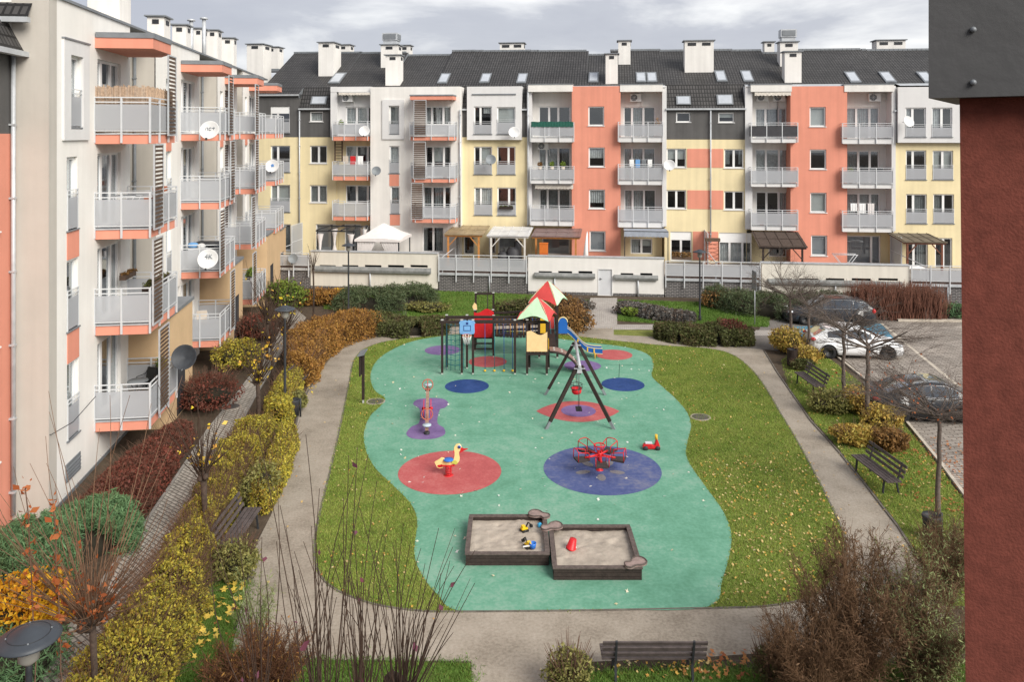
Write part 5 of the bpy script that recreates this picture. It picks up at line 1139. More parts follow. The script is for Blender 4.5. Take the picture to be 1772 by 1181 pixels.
for y, z in ((-1.45, .30), (1.46, .80)):
    a = MB(); a.lathe([(.001, 0), (.12, 0), (.16, .03), (.15, .06), (.001, .07)], 16, (0, y, z)); a.build("seat", mat("pale_blue_seat", (.42, .50, .56), .5, .08, 4), t)
    a = MB(); a.lathe([(.001, 0), (.1, 0), (.1, .1), (.001, .1)], 12, (0, y, .0 if y < 0 else .6)); a.build("buffer", darkmetal, t)
# duck spring rider
c = G(776, 824); t = thing("spring_rider", "yellow duck shaped spring rider with a blue seat on the red circle", "spring rider", c, .0); t.scale = (.78, .78, .80)
a = MB(); pts = [(.115*math.cos(k*.5), .115*math.sin(k*.5), .04+.36*k/75) for k in range(76)]; a.tube(pts, .017, 6); a.lathe([(.001, .0), (.2, .0), (.2, .03), (.001, .03)], 18); a.build("spring", redp, t)
a = MB(); a.b2(-.25, .25, -.1, .1, .40, .43); a.build("base_plate", redp, t)
a = MB(); body = [(-.55, .58), (-.50, .62), (-.42, .66), (-.28, .76), (-.18, .74), (-.10, .62), (.12, .60), (.2, .66), (.24, .80), (.25, .95), (.22, 1.05), (.23, 1.16), (.30, 1.27), (.42, 1.30), (.50, 1.24), (.53, 1.14), (.48, 1.04), (.42, .98), (.42, .88), (.45, .74), (.43, .62), (.36, .54), (.27, .56), (.18, .50), (-.02, .46), (-.18, .47), (-.22, .36), (-.35, .34), (-.45, .38), (-.50, .48)]
a.prism(body, -.02, .02, 0, lambda q: Vector((q.x, q.z, q.y-.05))); db = a.build("duck_board", paley, t)
for s in (-.028, .02):
    a = MB(); a.prism([(-.45, .42), (-.36, .37), (-.25, .40), (-.24, .50), (-.42, .47)], 0, .008, 0, lambda q: Vector((q.x, s+q.z, q.y-.05))); a.build("wing", redp, db)
    a = MB(); a.prism([(.50, 1.16), (.60, 1.10), (.78, 1.09), (.60, 1.02), (.47, .94), (.46, 1.0)], 0, .008, 0, lambda q: Vector((q.x, s+q.z, q.y-.05))); a.build("beak", redp, db)
    a = MB(); a.lathe([(.001, 0), (.075, 0), (.075, .006), (.001, .006)], 18, (.43, s-.004*(1 if s < 0 else -1), 1.13), 0, Matrix.Rotation(R(90), 3, 'X')); e_ = a.build("eye", pvc, db)
    a = MB(); a.lathe([(.001, 0), (.058, 0), (.058, .016), (.001, .016)], 16, (.435, s+(-.004 if s < 0 else .012), 1.13), 0, Matrix.Rotation(R(90), 3, 'X')); a.build("iris", mat("dark_blue", (.02, .06, .28), .4, .05), db)
    a = MB(); a.prism([(.12, .56), (.30, .50), (.38, .56), (.30, .66), (.16, .66)], 0, .01, 0, lambda q: Vector((q.x, s*1.8+q.z, q.y-.05))); a.build("foot_wing", mat("yellow_green", (.50, .52, .10), .5, .1, 4), db)
a = MB(); a.lathe([(.001, 0), (.19, .0), (.21, .02), (.19, .05), (.001, .05)], 20, (-.0, 0, .60)); a.build("seat", bluep, t)
a = MB(); a.tube([(.22, -.2, .98), (.22, .2, .98)], .016, 6); a.tube([(.05, -.2, .36), (.05, .2, .36)], .02, 6); a.build("handle_bar", redp, t)
# carousel
c = G(1037.5, 815); t = thing("carousel", "red playground carousel with five railed seats on the blue circle", "carousel", c, 0)
a = MB(); a.lathe([(.001, 0), (.12, 0), (.12, .03), (.06, .04), (.05, .3), (.075, .32), (.075, .62), (.001, .64)], 16); a.build("post", redp, t)
a = MB(); a.tube([(.17*math.cos(k*math.pi/12), .17*math.sin(k*math.pi/12), .80) for k in range(24)], .02, 6, closed=True)
for k in range(5): an = k*2*math.pi/5; a.tube([(.17*math.cos(an), .17*math.sin(an), .8), (.07*math.cos(an), .07*math.sin(an), .58)], .014, 6)
a.build("hand_wheel", redp, t)
meshm = mat("seat_mesh", (.045, .036, .035), .7, .3, 12)
for k in range(5):
    an = -math.pi/2+k*2*math.pi/5; M_ = Matrix.Rotation(an, 3, 'Z'); T = lambda v: M_ @ Vector(v)
    a = MB(); a.tube([T((.05, 0, .50)), T((.50, 0, .46))], .035, 8); a.build("arm", redp, t)
    a = MB(); q = [(.38, -.15), (.80, -.20), (.80, .20), (.38, .15)]; vs = [T((x, y, .405)) for x, y in q]+[T((x, y, .455)) for x, y in q]; a.hexa(vs); st = a.build("seat", meshm, t)
    a = MB()
    for s in (-1, 1):
        a.tube([T((.42, s*.155, .45)), T((.42, s*.155, .64)), T((.45, s*.16, .66)), T((.76, s*.195, .72)), T((.79, s*.20, .71)), T((.80, s*.20, .45))], .014, 6)
    a.tube([T((.79, -.20, .72)), T((.80, -.1, .77)), T((.80, .1, .77)), T((.79, .20, .72))], .014, 6)
    a.build("seat_rail", redp, st)
patchm = groundmat("grey_patch", [(.14, .13, .15), (.20, .19, .20), (.16, .15, .2)], (1, 3, 12))  # grey ovals on the rubber, one under each carousel seat
for k in range(5):
    an = -math.pi/2+k*2*math.pi/5; x, y = c.x+.56*math.cos(an), c.y+.56*math.sin(an)
    sheet("rubber_patch", [(x+.24*math.cos(q)*math.cos(an)-.13*math.sin(q)*math.sin(an), y+.24*math.cos(q)*math.sin(an)+.13*math.sin(q)*math.cos(an)) for q in np.linspace(0, 2*math.pi, 22)[:-1]], .027, patchm)
# toy scooter
c = G(1126, 779); t = thing("toy_scooter", "red ride-on toy scooter with a yellow handlebar on the green rubber", "toy scooter", c, .0); t.scale = (.92, .92, .88)
a = MB(); pr = [(-.30, .10), (-.28, .20), (-.18, .26), (.02, .24), (.08, .18), (.14, .20), (.19, .40), (.24, .42), (.30, .24), (.33, .14), (.30, .06), (-.27, .05)]
a.prism(pr, -.09, .09, 0, lambda q: Vector((q.x, q.z, q.y))); o = a.build("body", redp, t); bv = o.modifiers.new("bevel", 'BEVEL'); bv.width = .045; bv.segments = 3
a = MB(); a.b2(-.2, .05, -.08, .08, .255, .29); a.build("seat", mat("pale_seat", (.55, .58, .62), .5, .05), t)
a = MB(); a.tube([(.21, -.16, .47), (.20, 0, .50), (.21, .16, .47)], .022, 6); a.tube([(.2, 0, .40), (.2, 0, .58)], .05, 8); a.build("handlebar", yel, t)
for x in (-.2, .24):
    for s in (-.1, .1): a = MB(); a.lathe([(.001, -.03), (.08, -.03), (.09, -.015), (.09, .015), (.08, .03), (.001, .03)], 14, (x, s, .09), 0, Matrix.Rotation(R(90), 3, 'X')); a.build("wheel", darkmetal, t)
# sandboxes
sbw = mat("weathered_brown_board", (.042, .030, .026), .85, .4, 9, .4, 40); rimw = mat("grey_worn_rim", (.105, .082, .073), .85, .4, 10, .4, 40); footm = mat("worn_corner_seat", (.27, .20, .18), .8, .3, 6, .3, 30)
def sandbox(label, x0, x1, y0, y1, seats, open_left=False):
    t = thing("sandbox", label, "sandbox", ((x0+x1)/2, y0, 0)); hgt = .30; w_ = .06
    for (p, q, r, s, ax) in ((x0, x1, y0, y0+w_, 0), (x0, x1, y1-w_, y1, 0), (x0, x0+w_, y0+w_, y1-w_, 1), (x1-w_, x1, y0+w_, y1-w_, 1)):
        a = MB()
        for k in range(3): o = .008*(k % 2); a.b2(p+(0 if ax == 0 else o), q-(0 if ax == 0 else o), r+(o if ax == 0 else 0), s-(o if ax == 0 else 0), k*.095+.005, k*.095+.09)
        sd = a.build("side_board", sbw, t, True); a = MB(); a.b2(p-(.02 if ax == 0 else .03), q+(.02 if ax == 0 else .03), r-.03, s+.03, .285, hgt+.02) if ax == 0 else a.b2(p-.03, q+.03, r+.03, s-.03, .285, hgt+.018)
        a.build("rim", rimw, sd, True)
    for (x, y, rz) in seats:
        a = MB(); out = [(-.30, -.05), (-.22, -.16), (-.05, -.14), (.1, -.20), (.26, -.15), (.30, .02), (.22, .16), (.05, .15), (-.08, .06), (-.22, .10)]; M_ = Matrix.Rotation(rz, 3, 'Z'); out = [q for q in spline([(p[0], p[1], 0) for p in out], 4)]
        a.prism([(q.x, q.y) for q in out], .325, .37, 0, lambda q: M_ @ q+Vector((x, y, 0))); cs = a.build("corner_seat", footm, t, True)
        a = MB(); a.tube([M_ @ (q*.98)+Vector((x, y, .375)) for q in out], .018, 5, closed=True); a.build("seat_edge", rimw, cs, True)
    # sand
    n = 40; rs = np.random.RandomState(int(x0*100) % 97+1); xs_ = np.linspace(x0+w_, x1-w_, n); ys_ = np.linspace(y0+w_, y1-w_, n); X, Y = np.meshgrid(xs_, ys_)
    Z = .19+.0*X
    for k in range(150):
        cx_, cy_, s_ = rs.uniform(x0, x1), rs.uniform(y0, y1), rs.uniform(.04, .13); Z += rs.uniform(-.028, .03)*np.exp(-((X-cx_)**2+(Y-cy_)**2*1.6)/s_**2)
    Z = np.clip(Z, .08, .285); V = np.stack([X, Y, Z], -1).reshape(-1, 3); F = [[j*n+i, j*n+i+1, (j+1)*n+i+1, (j+1)*n+i] for j in range(n-1) for i in range(n-1)]
    o = npmesh("sand", V, F, sand_m, t, smooth=True, off=((x0+x1)/2, y0, 0)); o['kind'] = 'stuff'; return t
sandbox("left wooden sandbox with a sand digger and small toys", -1.13, .90, 19.45, 21.42, [(.72, 21.33, 2.6)])
sandbox("right wooden sandbox holding a red bucket", .985, 3.07, 18.82, 20.86, [(1.02, 20.72, .35), (2.92, 18.97, .5)])
def sandtoy(x, y, z=.19): return G(x, y, z)
c = G(988, 950, .2); t = thing("bucket", "red plastic bucket upside down in the right sandbox", "bucket", c)
a = MB(); M_ = Matrix.Rotation(R(14), 3, 'Y'); a.lathe([(.13, 0), (.135, .02), (.12, .03), (.085, .25), (.001, .25)], 18, (0, 0, 0), 0, M_); a.build("bucket_body", redp, t)
a = MB(); a.tube([(.135*math.cos(k*math.pi/8), .135*math.sin(k*math.pi/8), .02) for k in range(9)], .012, 5); a.build("handle", pvc, t)
dy = mat("toy_yellow", (.75, .50, .02), .4, .05); dk = mat("toy_black", (.02, .02, .02), .4, .1)
for (x, y, lb_, rz) in ((907, 920, "yellow toy digger with a black arm in the left sandbox", .5), (914, 948, "yellow toy digger tipped over beside the blue scoop", 2.2)):
    c = G(x, y, .2); t = thing("toy_digger", lb_, "toy", c, rz); t.scale = (.75, .75, .75)
    a = MB(); a.b2(-.11, .11, -.08, .08, .06, .13); a.b2(-.09, .02, -.06, .06, .13, .21); a.build("cab", dy, t)
    a = MB(); a.bar((.06, 0, .12), (.16, 0, .27), .04); a.bar((.16, 0, .27), (.28, 0, .16), .035); a.box((.28, 0, .12), (.09, .1, .08)); a.build("arm", dk, t)
    for s in (-.09, .09): a = MB(); a.tube([(-.12, s, .04), (.12, s, .04)], .045, 8); a.build("track", dk, t)
c = G(922, 951, .2); t = thing("toy_scoop", "blue and white toy scoop in the left sandbox", "toy", c, .3); a = MB(); a.lathe([(.001, 0), (.07, .01), (.09, .14), (.085, .14), (.06, .02), (.001, .01)], 14, (0, 0, .02)); a.build("cup", bluep, t); a = MB(); a.bar((-.06, 0, .1), (-.24, .05, .07), .04, .02); a.build("handle", pvc, t)
c = G(934, 912, .2); t = thing("toy_block", "small blue toy block near the corner seat of the left sandbox", "toy", c, .4); a = MB(); a.box((0, 0, .04), (.1, .08, .08)); a.lathe([(.03, .08), (.03, .1), (.001, .1)], 10); a.build("block", mat("light_blue_plastic", (.05, .35, .6), .4, .05), t)
c = G(1209, 594); t = thing("toy_ball", "yellow toy lying at the foot of the low hedge by the path", "toy", c); a = MB(); a.sphere((0, 0, .11), .13, 14, 8, 0, (1.2, 1, .85)); a.build("ball", yel, t); a = MB(); a.lathe([(.1, .18), (.06, .25), (.001, .26)], 10); a.build("cap", mat("toy_orange", (.62, .25, .03), .5, .1), t)
# ================================================================ benches, lamps, bins, signs
def make_bench(label, loc, rz, L_=1.85, group="slatted park benches round the playground"):
    t = thing("park_bench", label, "bench", loc, rz, group)     # faces local -y
    a = MB()
    for k in range(4): a.b2(-L_/2, L_/2, -.22+.115*k, -.125+.115*k, .43, .465)
    a.build("seat", benchwood, t); a = MB(); M_ = Matrix.Rotation(R(-21), 3, 'X')
    for k in range(3): a.box(Vector((0, .27+.055*k, .57+.14*k)), (L_, .03, .085), 0, M_)
    a.build("backrest", benchwood, t)
    for x in (-L_/2+.26, L_/2-.26):
        a = MB(); a.bar((x, -.2, .40), (x, .26, .40), .04, .05); a.bar((x, -.17, .4), (x, -.21, 0), .045); a.bar((x, .2, .4), (x, .28, 0), .045); a.bar((x, .25, .4), (x, .40, .90), .04); a.build("leg", darkmetal, t)
    return t
b0 = make_bench("park bench at the bottom edge, seen from behind", G(1128, 1168)+Vector((0, .0, 0)), R(180), 2.0)
for lb_, loc, rz in (("park bench beside the yellow hedge nearest the camera", (-7.0, 20.55, 0), R(90)), ("park bench among the branches left of the notice post", (G(525, 672).x-.1, G(525, 672).y, 0), R(86)), ("farthest park bench at the brown hedge on the left path", (-9.05, 37.6, 0), R(70)),
        ("park bench on the grass below the white hatchback", (12.25, 32.8, 0), R(-86)), ("park bench between the path and the orange fallen leaves on the right", (11.0, 24.1, 0), R(-84))): dup(b0, loc, rz, lb_)
lampm = mat("slate_lamp", (.045, .052, .062), .45, .1, 4)
def make_lamp(label, loc, h=4.05):
    t = thing("street_lamp", label, "street lamp", loc, 0, "disc topped street lamps"); a = MB()
    a.lathe([(.001, 0), (.09, 0), (.09, .35), (.055, .45), (.042, h-.5), (.042, h-.32), (.001, h-.32)], 14); a.build("pole", darkmetal, t)
    a = MB(); a.lathe([(.05, h-.4), (.13, h-.33), (.13, h-.16), (.10, h-.1), (.001, h-.1)], 18); a.build("lantern", mat("lamp_glass", (.30, .29, .26), .3, .05), t)
    a = MB(); a.lathe([(.14, h-.1), (.385, h-.07), (.39, h-.055), (.33, h-.02), (.2, h+.02), (.15, h+.05), (.06, h+.085), (.001, h+.09)], 40); sh = a.build("lamp_shade", lampm, t)
    for k in range(4): a = MB(); an = k*math.pi/2+.5; a.lathe([(.001, .018), (.010, .014), (.011, 0)], 8, (.26*math.cos(an), .26*math.sin(an), h+.0)); a.build("bolt", zinc, sh)
    a = MB(); a.tube([(.255*math.cos(k*math.pi/20), .255*math.sin(k*math.pi/20), h+.004) for k in range(40)], .006, 5, closed=True); a.build("shade_ring", darkmetal, sh)
    return t
l0 = make_lamp("nearest street lamp, its slate disc cut by the lower left corner", AT(50, 1107, 10.45)*Vector((1, 1, 0)) if False else Vector((AT(50, 1107, 10.45).x, 10.45, -.03)))
for lb_, loc in (("street lamp in front of the cream wall below the white gazebo", Vector((AT(603, 420, 46).x, 46, .1))), ("street lamp on the back lawn before the brick wall", Vector((AT(1211, 440, 44.8).x, 44.8, -.1))), ("street lamp between the yellow hedge and the left path", Vector((AT(493, 720, 29.8).x, 29.8, .0)))): dup(l0, loc, 0, lb_)
# notice post and road sign
t = thing("notice_post", "brown notice board on a post, seen edge on beside the lawn", "notice board", G(628.5, 699)); a = MB(); a.b2(-.05, .05, -.05, .05, .16, 1.95); a.build("post", pw, t); a = MB(); a.b2(-.03, .03, -.03, .03, 0, .2); a.build("foot", galv, t); a = MB(); a.b2(-.11, -.06, -.32, .32, 1.15, 1.95); a.build("board", pw, t); a = MB(); a.hexa([(-.16, -.4, 1.94), (.1, -.4, 2.0), (.1, .4, 2.0), (-.16, .4, 1.94), (-.16, -.4, 1.98), (.1, -.4, 2.06), (.1, .4, 2.06), (-.16, .4, 1.98)]); a.build("roof", zinc, t)
t = thing("road_sign", "grey road sign seen edge on, on a steel pole at the parking lot corner", "road sign", G(1306, 563)); a = MB(); a.tube([(0, 0, 0), (0, 0, 2.95)], .03, 8); a.build("pole", galv, t); a = MB(); a.b2(-.05, .06, -.06, -.03, 1.95, 3.0); a.b2(-.05, .06, -.03, .5, 1.95, 2.0, 0) if False else None; a.b2(-.055, -.03, -.45, .35, 1.95, 2.98); a.build("sign_plate", zinc, t)
def bin_(label, loc, wood):
    t = thing("litter_bin", label, "litter bin", loc); a = MB()
    if wood:
        for k in range(18): an = k*2*math.pi/18; a.box((.22*math.cos(an), .22*math.sin(an), .42), (.025, .068, .72), 0, an)
        a.build("slats", darkwood, t); a = MB(); a.lathe([(.001, .1), (.2, .1), (.2, .74), (.18, .74), (.18, .2), (.001, .2)], 18); a.build("liner", darkmetal, t)
    else:
        a.lathe([(.001, .08), (.2, .08), (.22, .55), (.24, .62), (.22, .66), (.19, .6), (.001, .5)], 18); a.build("drum", darkmetal, t); a = MB(); a.tube([(.26, 0, 0), (.26, 0, .7)], .03, 6); a.build("post", darkmetal, t)
    return t
bin_("slatted wooden litter bin by the yellow shrubs near the white car", G(1371, 634), True)
bin_("black litter bin at the foot of the lamp beside the yellow hedge", G(508, 722), False)
bin_("black litter bin on the grass beside the nearest right hand tree", G(1612, 935), False)
# ================================================================ cars
tyre_m = mat("tyre", (.015, .015, .016), .85, .2, 10); rim_m = mat("alloy_rim", (.36, .36, .37), .35, .05, 4, metal=.7); lampr = mat("red_tail_lamp", (.48, .01, .012), .2, .1, 6, spec=.6); lampw = mat("head_lamp", (.55, .57, .60), .1, .1, 8, spec=.8); plate_m = mat("white_plate", (.7, .7, .7), .4, 0); trim_m = mat("black_trim", (.02, .02, .021), .5, .1)
def paint(name, col, rough=.22):
    m = mat(name, col, rough, .04, 2, spec=.5); m.node_tree.nodes['Principled BSDF'].inputs['Coat Weight'].default_value = .25; return m
def ip(x, pts):
    for (a, b), (c, d) in zip(pts[:-1], pts[1:]):
        if x <= c:
            f = (x-a)/(c-a) if c > a else 0; f = max(0, min(1, f)); f = f*f*(3-2*f)*.5+f*.5; return b+(d-b)*f
    return pts[-1][1]
def make_car(label, loc, rz, body, Lc, top, roof, plan, xw, wr, pm, pillars, roofm=None, cat="car", chrome=False, lights=None, name="parked_car"):
    """x forward; top: deck line, roof: [(x,z)] greenhouse outline, plan: half width, xw: wheel centres"""
    t = thing(name, label, cat, loc, rz, "cars parked beside the trees")
    n = 72; xs = [-Lc/2+Lc*i/n for i in range(n+1)]; vs = []; fs = []; K = 15
    def arch(x): 
        z = .19
        for c in xw:
            d = abs(x-c); ra = wr+.055
            if d < ra: z = max(z, wr+math.sqrt(ra*ra-d*d)-.02)
        return z
    for x in xs:
        e = min(1, (x+Lc/2)/.14, (Lc/2-x)/.14); e = math.sin(max(e, .0)*math.pi/2)*.35+.65
        zt = ip(x, top); w_ = ip(x, plan); zb = .20+(1-e)*.35; za = max(zb, arch(x)); zm = max(.58, za+.02); zt = zt-(1-e)*.25; zm = min(zm, zt-.06)
        half = [(0, zb), (w_*.55, zb), (w_*.62, za), (w_*.97, za), (w_*1.0, max(za+.01, .40)), (w_*.985, zm), (w_*.955, zt-.05), (w_*.90, zt)]
        ring = half+[(-y, z) for y, z in half[::-1][:-1]]
        vs += [(x, y, z) for y, z in ring]
    for i in range(n):
        for k in range(K): fs.append((i*K+k, (i+1)*K+k, (i+1)*K+(k+1) % K, i*K+(k+1) % K))
    fs += [tuple(range(K))[::-1], tuple(n*K+k for k in range(K))]
    a = MB(); a.add(vs, fs, 0, True)
    # greenhouse
    x0, x1 = roof[0][0], roof[-1][0]; m_ = 48; gv = []; gf = []; wt = .70
    def sec(x):
        zb = ip(x, top)-.03; zr = max(zb+.012, ip(x, roof)); f = min(1, (zr-zb)/.42); wb = ip(x, plan)*.905; wr_ = wb+(wb*wt/.905-wb)*f*.62
        return zb, zr, wb, wr_
    for i in range(m_+1):
        x = x0+(x1-x0)*i/m_; zb, zr, wb, w2 = sec(x); half = [(wb, zb), (w2, zr-.045*min(1, (zr-zb)/.2)), (w2*.90, zr-.004), (w2*.5, zr+.012), (0, zr+.016)]
        gv += [(x, y, z) for y, z in half+[(-y, z) for y, z in half[::-1][1:]]]
    for i in range(m_):
        for k in range(8): gf.append((i*9+k, (i+1)*9+k, (i+1)*9+k+1, i*9+k+1))
    a.add(gv, gf, 0, True); bo = a.build("body", [body], t)
    for p in bo.data.polygons: p.use_smooth = True
    # glass
    def sp_(x, f, s, o=.012):
        zb, zr, wb, w2 = sec(x); z0, z1 = zb+.055, zr-.075; z = z0+(z1-z0)*f; g = (z-zb)/max(zr-.045-zb, .02); return Vector((x, s*(wb+(w2-wb)*g+o), z))
    for s in (-1, 1):
        for (p, q) in pillars:
            g = MB(); N = 10; vs = []; fs = []
            for i in range(N+1):
                x = p+(q-p)*i/N; A, B = sp_(x, 0, s), sp_(x, 1, s)
                if B.z < A.z+.01: B.z = A.z+.01
                vs += [A, B]
                if i: fs.append((2*i-2, 2*i, 2*i+1, 2*i-1))
            g.add(vs, fs, 0, True); g.build("side_window", carglass, t, False, False)
        if chrome:
            g = MB(); pa, pb = pillars[0][0], pillars[-1][1]; g.tube([sp_(pa+(pb-pa)*i/14, 1.06, s, .014) for i in range(15)], .012, 5); g.tube([sp_(pa+(pb-pa)*i/14, -.06, s, .016) for i in range(15)], .012, 5); g.build("window_trim", rim_m, t)
    def screen_(xa, xb, nm, ins):
        g = MB(); vs = []; fs = []; N, Mx = 6, 8
        for i in range(N+1):
            x = xa+(xb-xa)*i/N; zb, zr, wb, w2 = sec(x); h_ = w2*.86*(1-0*ins)
            for k in range(Mx+1):
                f = -1+2*k/Mx; vs.append((x, h_*f, zr+.021-.012*abs(f)**3))
        for i in range(N):
            for k in range(Mx): fs.append((i*(Mx+1)+k, (i+1)*(Mx+1)+k, (i+1)*(Mx+1)+k+1, i*(Mx+1)+k+1))
        g.add(vs, fs, 0, True); g.build(nm, carglass, t, False, False)
    rx = [p[0] for p in roof]
    screen_(rx[0]+.10, rx[1]-.05, "rear_window", 0); screen_(rx[-2]+.06, rx[-1]-.12, "windscreen", 0)
    if roofm:
        g = MB(); vs = []; fs = []; N, Mx = 12, 8
        for i in range(N+1):
            x = rx[1]+.1+(rx[-2]-rx[1]-.2)*i/N; zb, zr, wb, w2 = sec(x)
            for k in range(Mx+1): f = -1+2*k/Mx; vs.append((x, w2*.82*f, zr+.026-.010*abs(f)**2))
        for i in range(N):
            for k in range(Mx): fs.append((i*(Mx+1)+k, (i+1)*(Mx+1)+k, (i+1)*(Mx+1)+k+1, i*(Mx+1)+k+1))
        g.add(vs, fs, 0, True); g.build("glass_roof", roofm, t, False, False)
    # wheels
    for x in xw:
        for s in (-1, 1):
            y = s*(ip(x, plan)-.11); MX = Matrix.Rotation(R(90)*s, 3, 'X'); c = Vector((x, y, wr))
            g = MB(); g.lathe([(wr*.64, -.09), (wr*.92, -.10), (wr, -.06), (wr, .06), (wr*.92, .10), (wr*.64, .095)], 28, c, 0, MX); wh = g.build("wheel", tyre_m, t)
            g = MB(); g.lathe([(wr*.66, .092), (wr*.62, .10), (wr*.58, .05), (.001, .045)], 24, c, 1, MX)
            for k in range(10):
                an = k*2*math.pi/10; d = Vector((math.cos(an), math.sin(an), 0)); p1 = c+MX @ (d*.05+Vector((0, 0, .075))); p2 = c+MX @ (d*wr*.63+Vector((0, 0, .088))); g.bar(p1, p2, .035, .03)
            g.lathe([(.001, .09), (.05, .088), (.06, .06)], 12, c, 0, MX); g.build("rim", [rim_m, trim_m], wh)
            g = MB(); g.lathe([(wr+.05, .06), (.01, .06), (.01, -.1), (wr+.05, -.1)], 20, c-Vector((0, s*.06, 0)), 0, MX); g.build("wheel_well", trim_m, t)
    for (nm, m, x, y, z, dx, dy, dz, ry) in lights:
        for s in (-1, 1):
            g = MB(); g.sphere((0, 0, 0), 1, 14, 8, 0, (dx, dy, dz)); o = g.build(nm, m, t); o.location = (x, s*y, z); o.rotation_euler = (0, 0, s*ry)
    for s in (-1, 1):
        g = MB(); xm = rx[-2]+(rx[-1]-rx[-2])*.62; y = ip(xm, plan); g.sphere((xm, s*(y+.08), ip(xm, top)+.07), 1, 12, 7, 0, (.07, .11, .075)); g.bar((xm, s*(y-.08), ip(xm, top)+.02), (xm, s*(y+.05), ip(xm, top)+.05), .04); g.build("wing_mirror", body, t)
        for xh in pm: g = MB(); g.box((xh, s*(ip(xh, plan)*.985+.012), ip(xh, top)-.17), (.17, .03, .028)); g.build("door_handle", body if not chrome else rim_m, t)
        # door seams
        g = MB()
        for (p, q) in pillars: g.box((q+.02, s*(ip(q, plan)*.988), ip(q, top)*.5+.16), (.010, .03, ip(q, top)-.42))
        g.build("door_seam", trim_m, t)
    g = MB(); g.box((-Lc/2-.005, 0, .62), (.02, .52, .115)); g.build("number_plate", plate_m, t)
    g = MB(); g.box((-Lc/2+.06, 0, .30), (.2, ip(-Lc/2+.1, plan)*1.6, .18)); g.box((Lc/2-.05, 0, .32), (.14, ip(Lc/2-.1, plan)*1.4, .16)); g.build("bumper_trim", trim_m, t)
    return t
wp = paint("white_car_paint", (.74, .75, .76)); dkp = paint("dark_grey_car_paint", (.018, .02, .025)); blp = paint("black_car_paint", (.012, .013, .016))
make_car("white hatchback with red tail lamps parked behind the bare trees", (16.25, 38.0, 0), R(-6), wp, 4.31, [(-2.15, .86), (-1.9, .98), (-.9, .96), (.6, .92), (1.0, .92), (1.6, .80), (2.0, .66), (2.15, .56)], [(-2.02, .98), (-1.35, 1.32), (-.6, 1.44), (.1, 1.42), (1.28, .90)],
         [(-2.15, .62), (-1.95, .82), (-1.3, .89), (.8, .89), (1.6, .86), (2.0, .74), (2.15, .52)], (-1.33, 1.32), .325, (-.25,), ((-1.35, -.52), (-.46, .62)), lights=[("tail_light", lampr, -1.98, .70, .88, .15, .13, .085, -.5), ("headlight", lampw, 1.86, .66, .66, .2, .12, .07, .55)], name="hatchback_car")
make_car("dark estate car in the blue painted bay by the red twig hedge", (17.6, 44.4, 0), R(180-8), dkp, 4.75, [(-2.37, .90), (-2.2, .99), (-.9, .97), (.6, .94), (1.0, .94), (1.8, .84), (2.2, .70), (2.37, .6)], [(-2.32, 1.0), (-1.75, 1.38), (-.9, 1.48), (.1, 1.46), (1.30, .93)],
         [(-2.37, .66), (-2.2, .82), (-1.4, .89), (.8, .89), (1.8, .85), (2.2, .72), (2.37, .52)], (-1.35, 1.36), .33, (-.9, .15), ((-1.95, -1.2), (-1.14, -.22), (-.15, .68)), lights=[("tail_light", lampr, -2.22, .74, .86, .12, .11, .15, -.4), ("headlight", lampw, 2.08, .66, .70, .2, .12, .07, .55)], chrome=True, name="estate_car")
make_car("black saloon with a glass roof, nearest of the parked cars", (15.65, 29.75, 0), R(-7), blp, 4.72, [(-2.36, .88), (-2.15, 1.0), (-1.6, 1.02), (-.9, .97), (.6, .93), (1.0, .93), (1.8, .82), (2.2, .68), (2.36, .58)], [(-1.85, 1.02), (-.95, 1.33), (-.3, 1.42), (.2, 1.41), (1.35, .92)],
         [(-2.36, .64), (-2.15, .84), (-1.3, .91), (.8, .91), (1.8, .87), (2.2, .74), (2.36, .54)], (-1.38, 1.40), .34, (-.3, .5), ((-1.30, -.30), (-.23, .66)), carglass, lights=[("tail_light", lampr, -2.16, .70, .82, .14, .16, .075, -.5), ("headlight", lampw, 2.06, .66, .68, .2, .12, .07, .55)], chrome=True, name="saloon_car")
# ================================================================ own building's corner at the right edge
redst = mat("red_brown_stucco", (.165, .045, .031), .95, .28, 26, .22, 150, var2=(.105, .028, .019)); cladm = mat("dark_grey_cladding", (.055, .055, .057), .55, .12, 2, .1, 20)
t = thing("building_corner", "red brown stucco wall corner with a dark metal cap at the right edge", "wall", (1.5, 1.9, 0))
a = MB(); a.hexa([(1.234, 2.0, 0), (1.7, 1.9, 0), (1.7, 2.3, 0), (1.48, 2.3, 0), (1.124, 2.0, 10.69), (1.7, 1.9, 10.69), (1.7, 2.3, 10.69), (1.38, 2.3, 10.69)]); a.build("wall", redst, t, True)
a = MB(); a.hexa([(1.02, 1.95, 10.685), (1.75, 1.80, 10.70), (1.75, 2.4, 10.70), (1.34, 2.4, 10.685), (1.02, 1.95, 11.3), (1.75, 1.8, 11.3), (1.75, 2.4, 11.3), (1.34, 2.4, 11.3)]); cp = a.build("metal_cap", cladm, t, True)
for z in (10.722, 10.85):
    a = MB(); a.sphere((0, 0, 0), .0075, 10, 6, 0, (1, 1, 1)); o = a.build("screw", zinc, cp); o.location = Vector((1.115, 1.925, z))-t.location
